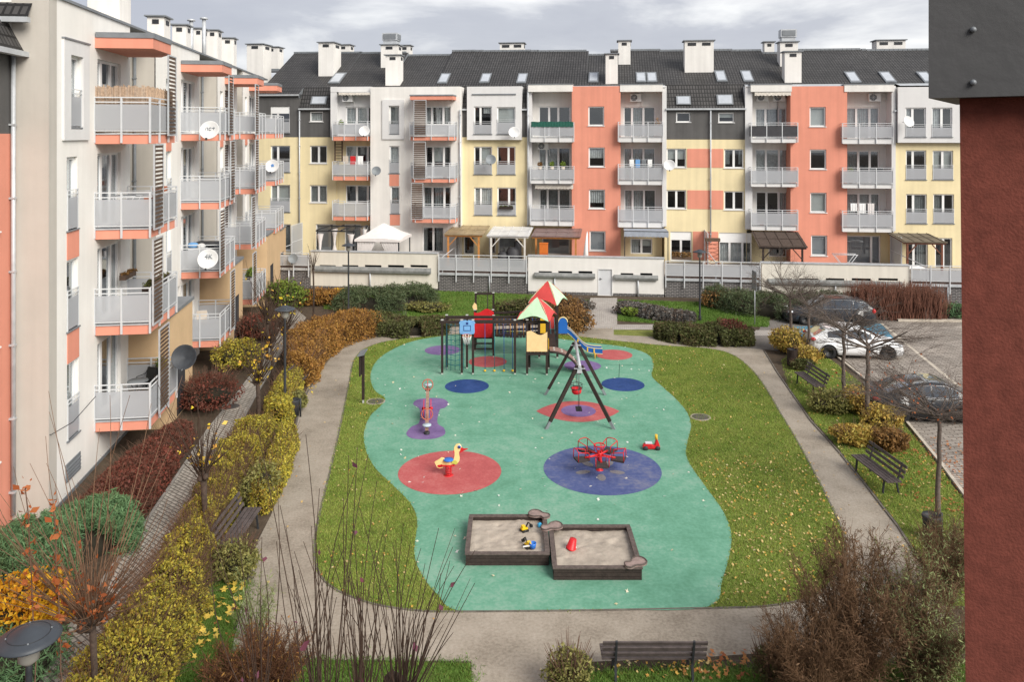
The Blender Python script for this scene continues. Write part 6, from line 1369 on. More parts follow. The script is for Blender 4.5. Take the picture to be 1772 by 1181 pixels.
# ================================================================ vegetation kit
def quads(P, size, rs, asp=.55, up=.0, droop=None):
    """one rhombus leaf per point, random orientation"""
    n = len(P); d = rs.normal(size=(n, 3)); d[:, 2] += up; d /= np.linalg.norm(d, axis=1)[:, None]
    e = rs.normal(size=(n, 3)); e -= d*(e*d).sum(1)[:, None]; e /= np.linalg.norm(e, axis=1)[:, None]
    s = (np.asarray(size)*np.clip(np.exp(rs.normal(-.05, .36, n)), .4, 1.6))[:, None]; nrm = np.cross(d, e)*s*.18
    V = np.stack([P-d*s, P+e*s*asp+nrm, P+d*s, P-e*s*asp+nrm], 1).reshape(-1, 3)
    return V, np.arange(4*n).reshape(n, 4)
def segmesh(segs, k=3):
    A = np.asarray(segs, dtype=np.float64); p, q, r0, r1 = A[:, :3], A[:, 3:6], A[:, 6], A[:, 7]; n = len(A)
    d = q-p; L_ = np.linalg.norm(d, axis=1); L_[L_ < 1e-9] = 1; d = d/L_[:, None]
    ref = np.where(np.abs(d[:, 2:3]) < .9, np.array([[0, 0, 1.]]), np.array([[1., 0, 0]])); a = np.cross(d, ref); a /= np.linalg.norm(a, axis=1)[:, None]; b = np.cross(d, a)
    V = np.zeros((n, 2*k, 3))
    for i in range(k):
        an = 2*math.pi*i/k; o = a*math.cos(an)+b*math.sin(an); V[:, i] = p+o*r0[:, None]; V[:, k+i] = q+o*r1[:, None]
    base = (np.arange(n)*2*k)[:, None, None]; f = np.array([[i, (i+1) % k, k+(i+1) % k, k+i] for i in range(k)])
    return V.reshape(-1, 3), (base+f[None]).reshape(-1, 4)
def vegpart(name, V, F, m, t, smooth=False): return npmesh(name, V, F, m, t, off=tuple(t.location), smooth=smooth)
def noise3(P, f, seed):
    rs = np.random.RandomState(seed); o = np.zeros(len(P))
    for k in range(6):
        w_ = rs.normal(size=3)*f*(1+.5*k); o += np.sin(P @ w_+rs.uniform(0, 6.3))/(1+.35*k)
    return o/3
def path_sampler(pts, n, rs):
    P = np.array([[p[0], p[1]] for p in pts]); S_ = np.linalg.norm(P[1:]-P[:-1], axis=1); c = np.concatenate([[0], np.cumsum(S_)])
    s = rs.uniform(0, c[-1], n); i = np.clip(np.searchsorted(c, s)-1, 0, len(S_)-1); f = (s-c[i])/S_[i]
    return P[i]+(P[i+1]-P[i])*f[:, None], (P[i+1]-P[i])/S_[i][:, None], s/c[-1], c[-1]
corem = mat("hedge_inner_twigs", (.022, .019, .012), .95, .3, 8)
def hedge(name, label, cat, pts, wd, ht, n, size, lm, seed=1, rough=.12, boxy=3.5, twigs=0, twm=None, up=.2, asp=.55, fill=.12, core=None, group=None, base=.0):
    """clipped or loose hedge along a ground line: dark twiggy core, leaves through its outer shell"""
    core = core or .82-rough*.9; rs = np.random.RandomState(seed); cx_ = sum(p[0] for p in pts)/len(pts); cy_ = sum(p[1] for p in pts)/len(pts); t = thing(name, label, cat, (cx_, cy_, 0), 0, group)
    wds = wd if isinstance(wd, (list, tuple)) else [wd]*len(pts)
    def surf2(c, d, s, x, z, r):
        W_ = np.interp(s, np.linspace(0, 1, len(wds)), wds)/2; e = np.minimum(1, np.minimum(s, 1-s)*len(pts)*1.2/.35); e = np.sqrt(np.clip(1-(1-e)**2, 0, 1))*.65+.35
        nrm = np.stack([-d[:, 1], d[:, 0]], 1); xy = c+nrm*(x*W_*r*e)[:, None]; return np.column_stack([xy, base+z*ht*r*(.72+.28*e)])
    def surf(c, d, s, th, r):   # cross-section superellipse
        ct, st = np.cos(th), np.sin(th); return surf2(c, d, s, np.sign(ct)*np.abs(ct)**(2/boxy), np.abs(st)**(2/boxy), r)
    c, d, s, Lt = path_sampler(pts, n, rs); wm = sum(wds)/len(wds); ec = rs.uniform(size=n) < .07; s = np.where(ec, np.where(rs.uniform(size=n) < .5, .03, .97)+rs.normal(0, .01, n), s); s = np.clip(s, 0, 1); PE = np.array([[p[0], p[1]] for p in pts]); c = np.where((ec & (s < .5))[:, None], PE[0]+(PE[1]-PE[0])*.02, np.where((ec & (s >= .5))[:, None], PE[-1]+(PE[-2]-PE[-1])*.04, c)); tp = rs.uniform(size=n) < wm/(wm+1.6*ht); v1 = rs.uniform(-1, 1, n); v2 = rs.uniform(0, 1, n)
    x = np.where(tp, v1, np.sign(v1)*(1-v2**boxy)**(1/boxy)); z = np.where(tp, (1-np.abs(v1)**boxy)**(1/boxy), v2)
    P = surf2(c, d, s, x, z, np.ones(n)); nz_ = noise3(P, 1.6, seed)*.6+noise3(P, 4.5, seed+1)*.4
    r = 1-np.abs(rs.normal(0, fill, n))+nz_*rough; r = np.where(ec, np.sqrt(rs.uniform(0, 1, n)), r); P = surf2(c, d, s, x, z, r); P += rs.normal(0, size*.5, P.shape); keep = P[:, 2] > base-.02; P = P[keep]
    V, F = quads(P, size, rs, asp, up); vegpart("foliage", V, F, lm, t)
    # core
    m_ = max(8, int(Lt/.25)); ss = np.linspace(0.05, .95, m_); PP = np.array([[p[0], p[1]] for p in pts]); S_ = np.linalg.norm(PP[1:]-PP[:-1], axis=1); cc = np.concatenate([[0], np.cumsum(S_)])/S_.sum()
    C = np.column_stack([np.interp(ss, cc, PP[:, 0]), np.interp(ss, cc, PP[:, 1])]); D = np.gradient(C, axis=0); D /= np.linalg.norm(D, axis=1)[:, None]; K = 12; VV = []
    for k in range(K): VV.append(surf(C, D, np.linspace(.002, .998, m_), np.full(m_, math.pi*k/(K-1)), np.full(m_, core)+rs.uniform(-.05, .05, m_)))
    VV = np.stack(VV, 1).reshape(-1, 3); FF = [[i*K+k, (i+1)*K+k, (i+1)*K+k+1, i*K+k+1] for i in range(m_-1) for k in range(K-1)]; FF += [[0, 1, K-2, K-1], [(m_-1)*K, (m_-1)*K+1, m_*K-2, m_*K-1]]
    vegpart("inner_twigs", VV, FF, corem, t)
    if twigs:
        c, d, s, _ = path_sampler(pts, twigs, rs); th = rs.uniform(.15, math.pi-.15, twigs); A = surf(c, d, s, th, np.full(twigs, .55)); B = surf(c, d, s, th, 1+np.abs(rs.normal(0, .16, twigs))); B += rs.normal(0, .08, B.shape)
        V, F = segmesh(np.column_stack([A, B, np.full(twigs, .008), np.full(twigs, .003)])); vegpart("twigs", V, F, twm or twig, t)
    return t
def shrub(name, label, c, rx, ry, h, n, size, lm, seed=1, twigs=120, twm=None, group=None, rough=.36, cat="shrub", asp=.55, core=.6, up=.2, lobes=5, base=0.):
    """rounded bush of several lobes with stems"""
    rs = np.random.RandomState(seed); c = Vector((c[0], c[1], 0)); t = thing(name, label, cat, c, 0, group); P = []; lob = []
    for k in range(lobes):
        a = rs.uniform(0, 6.28); q = rs.uniform(.1, .55); s_ = rs.uniform(.5, .75); lob.append((rx*q*math.cos(a), ry*q*math.sin(a), h*rs.uniform(.36, .60), s_))
    lob.append((0, 0, h*.5, .8))
    for (x, y, z, s_) in lob:
        m_ = n//len(lob); v = rs.normal(size=(m_, 3)); v /= np.linalg.norm(v, axis=1)[:, None]; r = 1-np.abs(rs.normal(0, .18, m_))+noise3(v*1.4, 2.2, seed+int(x*10) % 9)*rough
        P.append(np.column_stack([c.x+x+v[:, 0]*rx*s_*r, c.y+y+v[:, 1]*ry*s_*r, z+v[:, 2]*h*.5*s_*r*1.15]))
    P = np.concatenate(P); P = P[P[:, 2] > .0]; V, F = quads(P, size, rs, asp, up); V[:, 2] += base; vegpart("foliage", V, F, lm, t)
    segs = []
    for k in range(twigs):
        a = rs.uniform(0, 6.28); q = math.sqrt(rs.uniform(0, 1)); tip = Vector((c.x+rx*q*math.cos(a), c.y+ry*q*math.sin(a), base+h*rs.uniform(.55, 1.1))); b = Vector((c.x+.15*rx*math.cos(a), c.y+.15*ry*math.sin(a), base)); m2 = b.lerp(tip, .5)+Vector((0, 0, .08*h))
        segs += [(*b, *m2, .014, .009), (*m2, *tip, .009, .003)]
    if twigs: V, F = segmesh(segs); vegpart("stems", V, F, twm or twig, t)
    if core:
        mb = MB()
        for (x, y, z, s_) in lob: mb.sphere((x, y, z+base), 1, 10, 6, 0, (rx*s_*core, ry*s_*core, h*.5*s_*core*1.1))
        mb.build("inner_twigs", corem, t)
    return t
def bare_tree(label, base, h_trunk, r_trunk, crown_h, crown_r, seed, name="bare_tree", n0=9, leaves=0, lm=None, leafsize=.05, depth=5, flat=.55, group=None, lean=(0, 0), trm=None, twm=None, tw=1.0):
    """trunk, forking limbs, fine twigs in an umbrella or round crown"""
    rr = random.Random(seed); base = Vector((base[0], base[1], 0)); t = thing(name, label, "tree", base, 0, group); top = base+Vector((lean[0], lean[1], h_trunk))
    a = MB(); n = 7; pts = [base.lerp(top, i/n)+Vector((rr.uniform(-.03, .03), rr.uniform(-.03, .03), 0)) for i in range(n+1)]; a.tube(pts, [r_trunk*(1.35 if i == 0 else 1-.35*i/n) for i in range(n+1)], 9); a.build("trunk", trm or bark, t, True)
    segs = []; tips = []
    def grow(p, d, L_, r, k):
        m_ = 4; q = p
        for i in range(m_):
            d = (d+Vector((rr.gauss(0, .10), rr.gauss(0, .10), rr.gauss(0.02, .08)))).normalized(); e = q+d*L_/m_; r2 = r*(1-.15*(i+1)/1.6); segs.append((*q, *e, r*(1-.13*i), r*(1-.13*(i+1)))); 
            if k > 0 and (i > 0 or k < depth-1):
                for _ in range(2 if rr.random() < .32 else 1):
                    ax = Vector((rr.gauss(0, 1), rr.gauss(0, 1), rr.gauss(0, .45))).normalized(); nd = (d+ax*rr.uniform(.55, 1.0)); nd.z = nd.z*flat+.10*(1-flat); grow(e, nd.normalized(), L_*rr.uniform(.48, .68), max(.0038*tw, r*(1-.13*(i+1))*.55), k-1)
            q = e
        tips.append(q)
    for k in range(n0):
        an = 6.283*k/n0+rr.uniform(-.3, .3); el = rr.uniform(.15, 1.0); zz = rr.uniform(-.25, .05)*min(1, h_trunk*.3); d = Vector((math.cos(an)*math.cos(el), math.sin(an)*math.cos(el), math.sin(el)*crown_h/crown_r)).normalized()
        grow(top+Vector((0, 0, zz)), d, crown_r*rr.uniform(.55, .8), r_trunk*.42, depth-2)
    V, F = segmesh(segs, 4); vegpart("branches", V, F, twm or trm or bark, t)
    if leaves:
        rs = np.random.RandomState(seed); P = np.array([tuple(rr.choice(tips)) for _ in range(leaves)])+rs.normal(0, .06, (leaves, 3)); V, F = quads(P, leafsize, rs, .7); vegpart("leaves", V, F, lm, t)
    return t
darkbark = mat("dark_brown_bark", (.06, .042, .032), .95, .45, 14, .6, 40); wandm = mat("dark_wands", (.058, .036, .025), .85, .4, 6)
def wands(label, base, z0, n, ztop, spread, seed, r=.011, name="pollarded_tree", leaves=0, lm=None, leafsize=.08, knob=.28, trunk_r=.11, lean=(0, 0), twm=None, curve=.25, low=.45, group=None, lmax=9):
    """pollarded tree: trunk, knuckle and long straight shoots"""
    rr = random.Random(seed); base = Vector((base[0], base[1], 0)); t = thing(name, label, "tree", base, 0, group); a = MB()
    a.tube([base, base+Vector((.03, .02, z0*.5)), base+Vector((0, 0, z0))], [trunk_r*1.15, trunk_r, trunk_r*1.1], 9)
    for k in range(8): a.sphere(base+Vector((rr.uniform(-1, 1)*knob*.7, rr.uniform(-1, 1)*knob*.7, z0+rr.uniform(-.3, .5)*knob)), knob*rr.uniform(.25, .5), 8, 6)
    a.build("trunk", darkbark, t, True); segs = []; LP = []
    for k in range(n):
        an = rr.uniform(0, 6.283); q = math.sqrt(rr.random()); el = rr.uniform(low, 1.0); L_ = (ztop-z0)*rr.uniform(.45, 1.0)*(.55+.45*el); tip = Vector((math.cos(an)*q*spread*L_+lean[0]*L_, math.sin(an)*q*spread*L_+lean[1]*L_, L_*el)); st = base+Vector((math.cos(an)*knob*.6*q, math.sin(an)*knob*.6*q, z0+rr.uniform(-.1, .25))); m_ = 7; pr = st
        side = Vector((rr.gauss(0, .04), rr.gauss(0, .04), 0))*L_
        for i in range(1, m_+1):
            f = i/m_; hor = f+(f-f*f)*curve*-1; p = st+Vector((tip.x*hor*(1+curve*(1-f)), tip.y*hor*(1+curve*(1-f)), tip.z*f))+side*math.sin(f*3.1); segs.append((*pr, *p, r*(1-.75*(i-1)/m_)+.002, r*(1-.75*i/m_)+.002)); pr = p
            if leaves and i <= lmax and rr.random() < .5: LP.append(tuple(p))
    V, F = segmesh(segs, 4); vegpart("shoots", V, F, twm or wandm, t)
    if leaves and LP:
        rs = np.random.RandomState(seed); P = np.array([rr.choice(LP) for _ in range(leaves)])+rs.normal(0, .05, (leaves, 3)); V, F = quads(P, leafsize, rs, .6, -.4); vegpart("leaves", V, F, lm, t)
    return t
def maple(P, size, rs):
    """five-lobed flat leaves as 10-gon fans (quads folded on the midrib)"""
    n = len(P); out = []; lob = np.array([1., .42, .85, .35, .62, .30, .62, .35, .85, .42]); an = np.arange(10)*math.pi/5+math.pi/2
    V = np.zeros((n, 11, 3))
    for i in range(n):
        rz = rs.uniform(0, 6.28); s = size*rs.uniform(.7, 1.25); tx, ty = rs.normal(0, .35, 2); x, y = lob*np.cos(an+rz)*s, lob*np.sin(an+rz)*s; cup = rs.uniform(-.2, .35)
        V[i, 1:, 0] = P[i, 0]+x; V[i, 1:, 1] = P[i, 1]+y; V[i, 1:, 2] = P[i, 2]+x*tx+y*ty+cup*(x*x+y*y)/s; V[i, 0] = P[i]
    b = (np.arange(n)*11)[:, None, None]; f = np.array([[0, 1+k, 1+(k+1) % 10] for k in range(10)]); return V.reshape(-1, 3), (b+f[None]).reshape(-1, 3)
def scatter(poly, n, rs, holes=()):
    p = [(v[0], v[1]) for v in poly]; xs = [q[0] for q in p]; ys = [q[1] for q in p]; X = rs.uniform(min(xs), max(xs), n*3); Y = rs.uniform(min(ys), max(ys), n*3); k = inpoly(X, Y, p)
    for h in holes: k &= ~inpoly(X, Y, [(v[0], v[1]) for v in h])
    return np.column_stack([X[k], Y[k]])[:n]
# leaf colours
L_yelhedge = leafmat("yellow_hedge_leaves", [(.06, .04, .014), (.20, .12, .025), (.34, .27, .04), (.12, .13, .028), (.46, .38, .05), (.26, .24, .04), (.15, .085, .022)], patch=.5, pscale=2.2)
L_brownhedge = leafmat("brown_hedge_leaves", [(.09, .045, .02), (.20, .10, .03), (.30, .17, .04), (.26, .12, .035), (.36, .22, .05)], patch=.5, pscale=1.2)
L_barb = leafmat("barberry_leaves", [(.07, .03, .022), (.13, .04, .028), (.10, .045, .03), (.19, .05, .035), (.12, .06, .04)], patch=.55, pscale=1.1)
L_jun = leafmat("juniper_needles", [(.03, .065, .03), (.065, .125, .055), (.10, .18, .08), (.07, .13, .06), (.15, .24, .11)], patch=.45, pscale=1.4, trans=.1)
L_jun2 = leafmat("dark_juniper_needles", [(.022, .035, .018), (.045, .065, .03), (.075, .10, .045), (.06, .07, .035), (.11, .13, .06)], patch=.5, pscale=1.1, trans=.1)
L_olive = leafmat("olive_hedge_leaves", [(.035, .032, .016), (.06, .062, .025), (.08, .095, .03), (.085, .06, .03), (.12, .12, .05)], patch=.55, pscale=1.0)
L_heath = leafmat("heather_leaves", [(.05, .05, .045), (.10, .095, .09), (.14, .135, .125), (.10, .07, .05), (.18, .17, .16)], patch=.5, pscale=1.6)
L_orange = leafmat("yellow_orange_leaves", [(.20, .07, .01), (.45, .22, .015), (.58, .36, .02), (.40, .14, .012), (.62, .44, .04)], patch=.4, pscale=1.6)
L_gold = leafmat("golden_shrub_leaves", [(.10, .07, .02), (.30, .19, .045), (.45, .32, .08), (.22, .20, .04), (.52, .36, .12)], patch=.45, pscale=1.8)
L_vari = leafmat("variegated_leaves", [(.04, .045, .018), (.12, .12, .035), (.26, .24, .08), (.09, .10, .03), (.34, .31, .12)], patch=.4, pscale=2.)
L_green = leafmat("green_shrub_leaves", [(.04, .07, .015), (.10, .16, .025), (.18, .24, .04), (.12, .10, .03)], patch=.4, pscale=1.4)
L_russet = leafmat("russet_shrub_leaves", [(.08, .045, .02), (.16, .085, .03), (.22, .12, .04), (.12, .10, .04)], patch=.5, pscale=1.4)
L_dead = leafmat("dead_leaves", [(.14, .035, .012), (.28, .08, .025), (.36, .13, .05), (.22, .06, .02)], patch=.2)
L_yel = leafmat("yellow_maple_leaves", [(.50, .30, .02), (.64, .44, .03), (.58, .38, .10), (.52, .22, .02)], patch=.15)
L_purple = leafmat("purple_leaves", [(.10, .035, .06), (.16, .06, .09), (.14, .04, .05)], patch=.2)
L_litter = leafmat("leaf_litter", [(.45, .30, .12), (.55, .42, .20), (.50, .30, .05), (.36, .18, .06), (.60, .52, .32)], patch=.1)
L_pale = leafmat("pale_leaves", [(.62, .56, .42), (.70, .66, .56), (.55, .45, .25)], patch=.1)
L_redlit = leafmat("red_leaf_litter", [(.28, .10, .04), (.36, .16, .05), (.22, .07, .03), (.42, .22, .08)], patch=.2)
L_tam = leafmat("tamarisk_sprays", [(.075, .042, .022), (.125, .072, .04), (.095, .056, .03), (.16, .10, .058)], patch=.35, pscale=1.2, trans=.1)
L_tamg = leafmat("green_tamarisk_sprays", [(.12, .15, .06), (.20, .24, .10), (.16, .14, .06)], patch=.3, trans=.15)
L_redtwig = mat("red_twigs", (.20, .085, .055), .85, .4, 4, var2=(.11, .05, .035)); L_spirea = mat("spirea_twigs", (.17, .075, .035), .9, .4, 6, var2=(.09, .045, .025))
grassm = leafmat("grass_blades", [(.06, .11, .016), (.12, .19, .03), (.18, .25, .043), (.26, .28, .07), (.09, .16, .022)], patch=.45, pscale=1.3, trans=.25)
grassg = leafmat("lush_grass_blades", [(.045, .10, .016), (.08, .15, .025), (.12, .20, .04), (.10, .12, .04)], patch=.5, pscale=.8, trans=.25)
# ---------------------------------------------------------------- grass
RUBP = [(v[0], v[1]) for v in RUB]
def grass(name, poly, n, h, m, seed, holes=(), wd=.012, jit=.035):
    rs = np.random.RandomState(seed); Q = scatter(poly, n, rs, holes); n = len(Q); Q = Q+rs.normal(0, 1, Q.shape)*jit; a = rs.uniform(0, 6.283, n); hh = h*rs.uniform(.5, 1.4, n); ln = rs.normal(0, .5, (n, 2))*hh[:, None]
    V = np.zeros((n, 3, 3)); V[:, 0, :2] = Q+np.stack([np.cos(a), np.sin(a)], 1)*wd; V[:, 1, :2] = Q-np.stack([np.cos(a), np.sin(a)], 1)*wd; V[:, 2, :2] = Q+ln; V[:, 2, 2] = hh
    V[:, :2, 2] = .008; o = npmesh(name, V.reshape(-1, 3), np.arange(3*n).reshape(n, 3), m); return tag(o, kind='stuff')
rs0 = np.random.RandomState(3)
tag(grass("grass", LAWN, 190000, .05, grassm, 1, [RUB, *BARE]), "short green grass of the lawn round the playground", "grass")
BL = px((560, 518), (700, 500), (930, 512), (1020, 520), (1010, 560), (900, 548), (760, 552), (640, 545), (560, 535)); BR = px((1070, 520), (1330, 528), (1330, 567), (1130, 560), (1070, 556))
tag(grass("grass", BL, 42000, .09, grassg, 2, wd=.02), "lush grass strip behind the climbing frame", "grass"); tag(grass("grass", BR, 42000, .09, grassg, 3, wd=.02), "lush grass strip around the right lamp post", "grass")
SLN = px((1352, 625), (1395, 592), (1440, 625), (1500, 672), (1560, 730), (1630, 815), (1700, 915), (1760, 1050), (1640, 1050), (1592, 968), (1552, 905), (1502, 840), (1452, 778), (1402, 722), (1366, 672))
tag(grass("grass", SLN, 60000, .05, grassm, 4), "grass strip between the right path and the parking lot", "grass")
FLN = px((305, 1000), (430, 1010), (405, 1085), (400, 1130), (560, 1146), (814, 1149), (819, 1260), (200, 1260)); tag(grass("grass", FLN, 60000, .06, grassg, 5, wd=.010, jit=.12), "lush grass in the lower left corner under the yellow leaves", "grass")
FRN = px((1000, 1166), (1700, 1150), (1750, 1260), (980, 1260)); tag(grass("grass", FRN, 45000, .07, grassg, 6, wd=.010, jit=.14), "grass under the bottom bench and the tamarisk", "grass")
def litter(label, poly, n, size, m, seed, z=.04, holes=(), big=False):
    rs = np.random.RandomState(seed); Q = scatter(poly, n, rs, holes); P = np.column_stack([Q, np.full(len(Q), z)+rs.uniform(-.01, .02, len(Q))])
    V, F = maple(P, size, rs); o = npmesh("fallen_leaves", V, F, m); tag(o, label, "fallen leaves", None, 'stuff')
litter("scattered pale yellow leaves on the lawn", LAWN, 900, .042, L_litter, 11, .05, [RUB])
RL = px((1200, 800), (1400, 780), (1465, 930), (1420, 1040), (1230, 1050), (1270, 930)); litter("denser yellow leaves on the right lawn", RL, 700, .045, L_litter, 12, .05, [RUB])
litter("few pale leaves on the green rubber", RUB, 170, .06, L_pale, 13, .03)
litter("few leaves on the gravel path", pth, 170, .04, L_litter, 14, .012, [LAWN]); litter("leaves along the kerb of the right path", px((1440, 730), (1600, 960), (1570, 960), (1420, 740)), 150, .04, L_litter, 15, .012)
litter("leaves on the right grass strip", SLN, 420, .05, L_litter, 16, .05); litter("red brown leaves by the nearest right hand tree", px((1520, 760), (1660, 760), (1720, 900), (1580, 890)), 420, .055, L_redlit, 17, .05)
litter("brown leaves on the right bed near the bottom", px((1180, 1130), (1480, 1130), (1480, 1181), (1180, 1181)), 130, .07, L_redlit, 18, .06)
litter("leaves under the left benches", px((500, 640), (560, 640), (540, 690), (500, 720)), 160, .06, L_yel, 19, .02); litter("pale leaves at the foot of the bottom bench", px((1040, 1150), (1260, 1150), (1270, 1181), (1030, 1181)), 60, .05, L_litter, 20, .06)
litter("brown leaves on the paved walk and beds at the left", px((60, 1080), (330, 1000), (420, 1120), (400, 1181), (60, 1181)), 160, .055, L_redlit, 21, .02)
rs1 = np.random.RandomState(31); Q = scatter(px((352, 1022), (425, 1010), (408, 1075), (352, 1140), (318, 1150), (330, 1060)), 75, rs1)
for k in range(len(Q)):
    V, F = maple(np.array([[0, 0, 0.]]), .10, rs1); o = npmesh("maple_leaf", V, F, L_yel); o.location = (Q[k, 0], Q[k, 1], .07); tag(o, "large yellow maple leaf lying on the grass by the yellow hedge", "leaf", "large yellow maple leaves on the grass")
# ---------------------------------------------------------------- hedges and shrubs, left side
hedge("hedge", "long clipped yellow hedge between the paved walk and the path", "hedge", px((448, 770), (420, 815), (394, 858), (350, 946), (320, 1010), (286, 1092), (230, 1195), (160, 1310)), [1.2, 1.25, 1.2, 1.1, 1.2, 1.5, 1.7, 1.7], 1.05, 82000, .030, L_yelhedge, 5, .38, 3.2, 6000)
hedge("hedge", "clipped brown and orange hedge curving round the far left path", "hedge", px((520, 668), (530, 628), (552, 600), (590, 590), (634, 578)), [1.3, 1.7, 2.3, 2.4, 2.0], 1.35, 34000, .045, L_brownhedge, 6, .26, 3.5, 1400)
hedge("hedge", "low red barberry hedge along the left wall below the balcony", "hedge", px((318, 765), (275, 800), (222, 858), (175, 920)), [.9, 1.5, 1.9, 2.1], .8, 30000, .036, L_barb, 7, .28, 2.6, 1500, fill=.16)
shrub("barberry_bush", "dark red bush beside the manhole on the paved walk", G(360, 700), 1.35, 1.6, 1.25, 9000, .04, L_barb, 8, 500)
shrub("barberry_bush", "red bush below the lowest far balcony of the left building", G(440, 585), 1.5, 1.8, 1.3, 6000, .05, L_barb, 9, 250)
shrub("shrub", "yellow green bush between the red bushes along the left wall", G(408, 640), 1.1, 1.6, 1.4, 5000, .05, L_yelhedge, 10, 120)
shrub("shrub", "light green bush against the brick wall at the left corner", G(488, 530), 1.6, 1.0, 1.7, 5000, .07, L_green, 11, 160)
shrub("shrub", "russet bush with orange leaves before the cream wall", G(548, 528), 1.6, .9, 1.1, 3500, .07, L_brownhedge, 12, 140)
shrub("shrub", "small orange bush left of the lamp on the back lawn", G(588, 522), .8, .6, .9, 1800, .06, L_orange, 13, 60)
hedge("juniper", "wide green juniper in the lower left corner of the facade", "shrub", px((200, 915), (140, 960), (70, 975), (0, 1000)), [2.0, 2.4, 2.6, 2.4], 1.0, 30000, .085, L_jun, 14, .36, 2.2, 0, None, .35, .12, .2)
shrub("shrub", "bright yellow and orange bush at the left edge", G(38, 1100), 1.15, 1.0, 1.25, 9000, .055, L_orange, 15, 140)
shrub("juniper", "green juniper behind the nearest lamp disc", G(-10, 1190), 1.1, 1.3, .95, 8000, .075, L_jun, 16, 40, asp=.14)
shrub("shrub", "variegated bush at the near end of the left bench", G(408, 1002), .62, .58, 1.0, 5200, .036, L_vari, 17, 160)
shrub("shrub", "dark variegated bush at the far end of the left bench", G(452, 868), .62, .9, 1.15, 4600, .04, L_vari, 18, 160)
shrub("shrub", "small green bush beside the far left bench", G(508, 712), .55, .6, .8, 2400, .045, L_vari, 19, 80)
# ---------------------------------------------------------------- back beds
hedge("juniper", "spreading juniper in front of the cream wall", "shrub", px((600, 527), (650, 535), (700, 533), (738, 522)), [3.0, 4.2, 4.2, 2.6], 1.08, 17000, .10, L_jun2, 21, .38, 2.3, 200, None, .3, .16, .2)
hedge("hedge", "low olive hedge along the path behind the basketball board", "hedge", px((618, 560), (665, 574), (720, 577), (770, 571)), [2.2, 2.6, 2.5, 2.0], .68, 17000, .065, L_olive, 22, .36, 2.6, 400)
shrub("shrub", "olive shrub on the back lawn behind the rope bridge", G(905, 545), 1.5, 1.0, .95, 4500, .07, L_olive, 23, 140)
shrub("shrub", "russet bush right of the slide tower", G(990, 572), 1.1, 1.2, 1.35, 4500, .065, L_russet, 24, 160)
shrub("shrub", "taller russet bush between slide and paved path", G(975, 548), 1.4, 1.1, 1.3, 4200, .07, L_russet, 25, 150)
shrub("shrub", "grey green shrub at the edge of the door path", G(1000, 540), .9, .8, .8, 2400, .07, L_heath, 26, 80)
shrub("shrub", "low flowering plants beside the juniper on the back lawn", G(748, 540), 1.6, .7, .6, 2600, .06, L_vari, 27, 80)
hedge("heather", "grey heather bed right of the door path", "shrub", px((1072, 540), (1100, 542), (1140, 552), (1200, 560)), [1.8, 2.0, 1.6, 1.2], .6, 9000, .07, L_heath, 28, .2, 2.2, 200)
shrub("shrub", "small green bush inside the grey heather bed", G(1095, 548), .7, .5, .55, 1500, .06, L_green, 29, 40)
hedge("hedge", "low dark green hedge behind the yellow toy", "hedge", px((1135, 582), (1180, 588), (1240, 592), (1300, 592)), [1.2, 2.3, 2.4, 2.0], .75, 17000, .06, L_olive, 30, .36, 2.6, 400)
shrub("shrub", "bronze patch of bush at the right end of the low hedge", G(1268, 590), 1.0, .8, 1.05, 3200, .06, L_barb, 31, 120)
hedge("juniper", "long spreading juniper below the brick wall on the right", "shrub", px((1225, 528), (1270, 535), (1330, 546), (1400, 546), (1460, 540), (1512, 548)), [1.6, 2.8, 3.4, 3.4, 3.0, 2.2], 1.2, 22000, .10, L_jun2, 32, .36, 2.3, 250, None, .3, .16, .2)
shrub("shrub", "brown bush at the left end of the right juniper", G(1238, 532), 1.0, .8, 1.1, 2600, .07, L_russet, 33, 120)
shrub("juniper", "small green juniper at the pillar beside the red twig hedge", G(1648, 553), 1.2, .9, 1.0, 3200, .08, L_jun, 34, 40, asp=.2)
# red twig hedge
rs2 = np.random.RandomState(41); t = thing("twig_hedge", "dense leafless red twig hedge at the back of the parking lot", "hedge", G(1545, 552)); segs = []
pp = px((1470, 549), (1545, 552), (1625, 553))
c_, d_, s_, _ = path_sampler(pp, 2600, rs2)
for k in range(2600):
    b = np.array([c_[k, 0]+rs2.normal(0, .25), c_[k, 1]+rs2.uniform(-.55, .75), 0]); h_ = rs2.uniform(1.3, 2.15)*(1 if .06 < s_[k] < .95 else .75); tp = b+np.array([rs2.normal(0, .28), rs2.normal(-.1, .22), h_]); m_ = (b+tp)/2+rs2.normal(0, .05, 3); segs += [(*b, *m_, .018, .014), (*m_, *tp, .014, .006)]
V, F = segmesh(segs); vegpart("twigs", V, F, L_redtwig, t)
# ---------------------------------------------------------------- right side shrubs
for i, (q, rx, ry, h, lb_, m) in enumerate((((1368, 612), .95, 1.1, 1.25, "golden shrub round the farthest bare tree trunk", L_gold), ((1398, 632), .8, .8, 1.0, "low golden shrub between litter bin and white car", L_gold), ((1385, 640), .6, .4, .5, "dark green shrub at the foot of the litter bin", L_olive),
        ((1436, 712), .95, .85, .85, "green and gold shrub left of the second tree trunk", L_vari), ((1490, 716), .85, .85, .95, "golden shrub between the two right hand tree trunks", L_gold), ((1525, 745), .75, .8, .9, "golden shrub behind the third tree trunk", L_gold), ((1478, 770), .85, .6, .75, "bright yellow low shrub at the edge of the path", L_gold), ((1545, 778), .7, .7, .7, "russet golden shrub behind the second right bench", L_russet))):
    shrub("shrub", lb_, G(*q), rx, ry, h, 4800, .05, m, 50+i, 120)
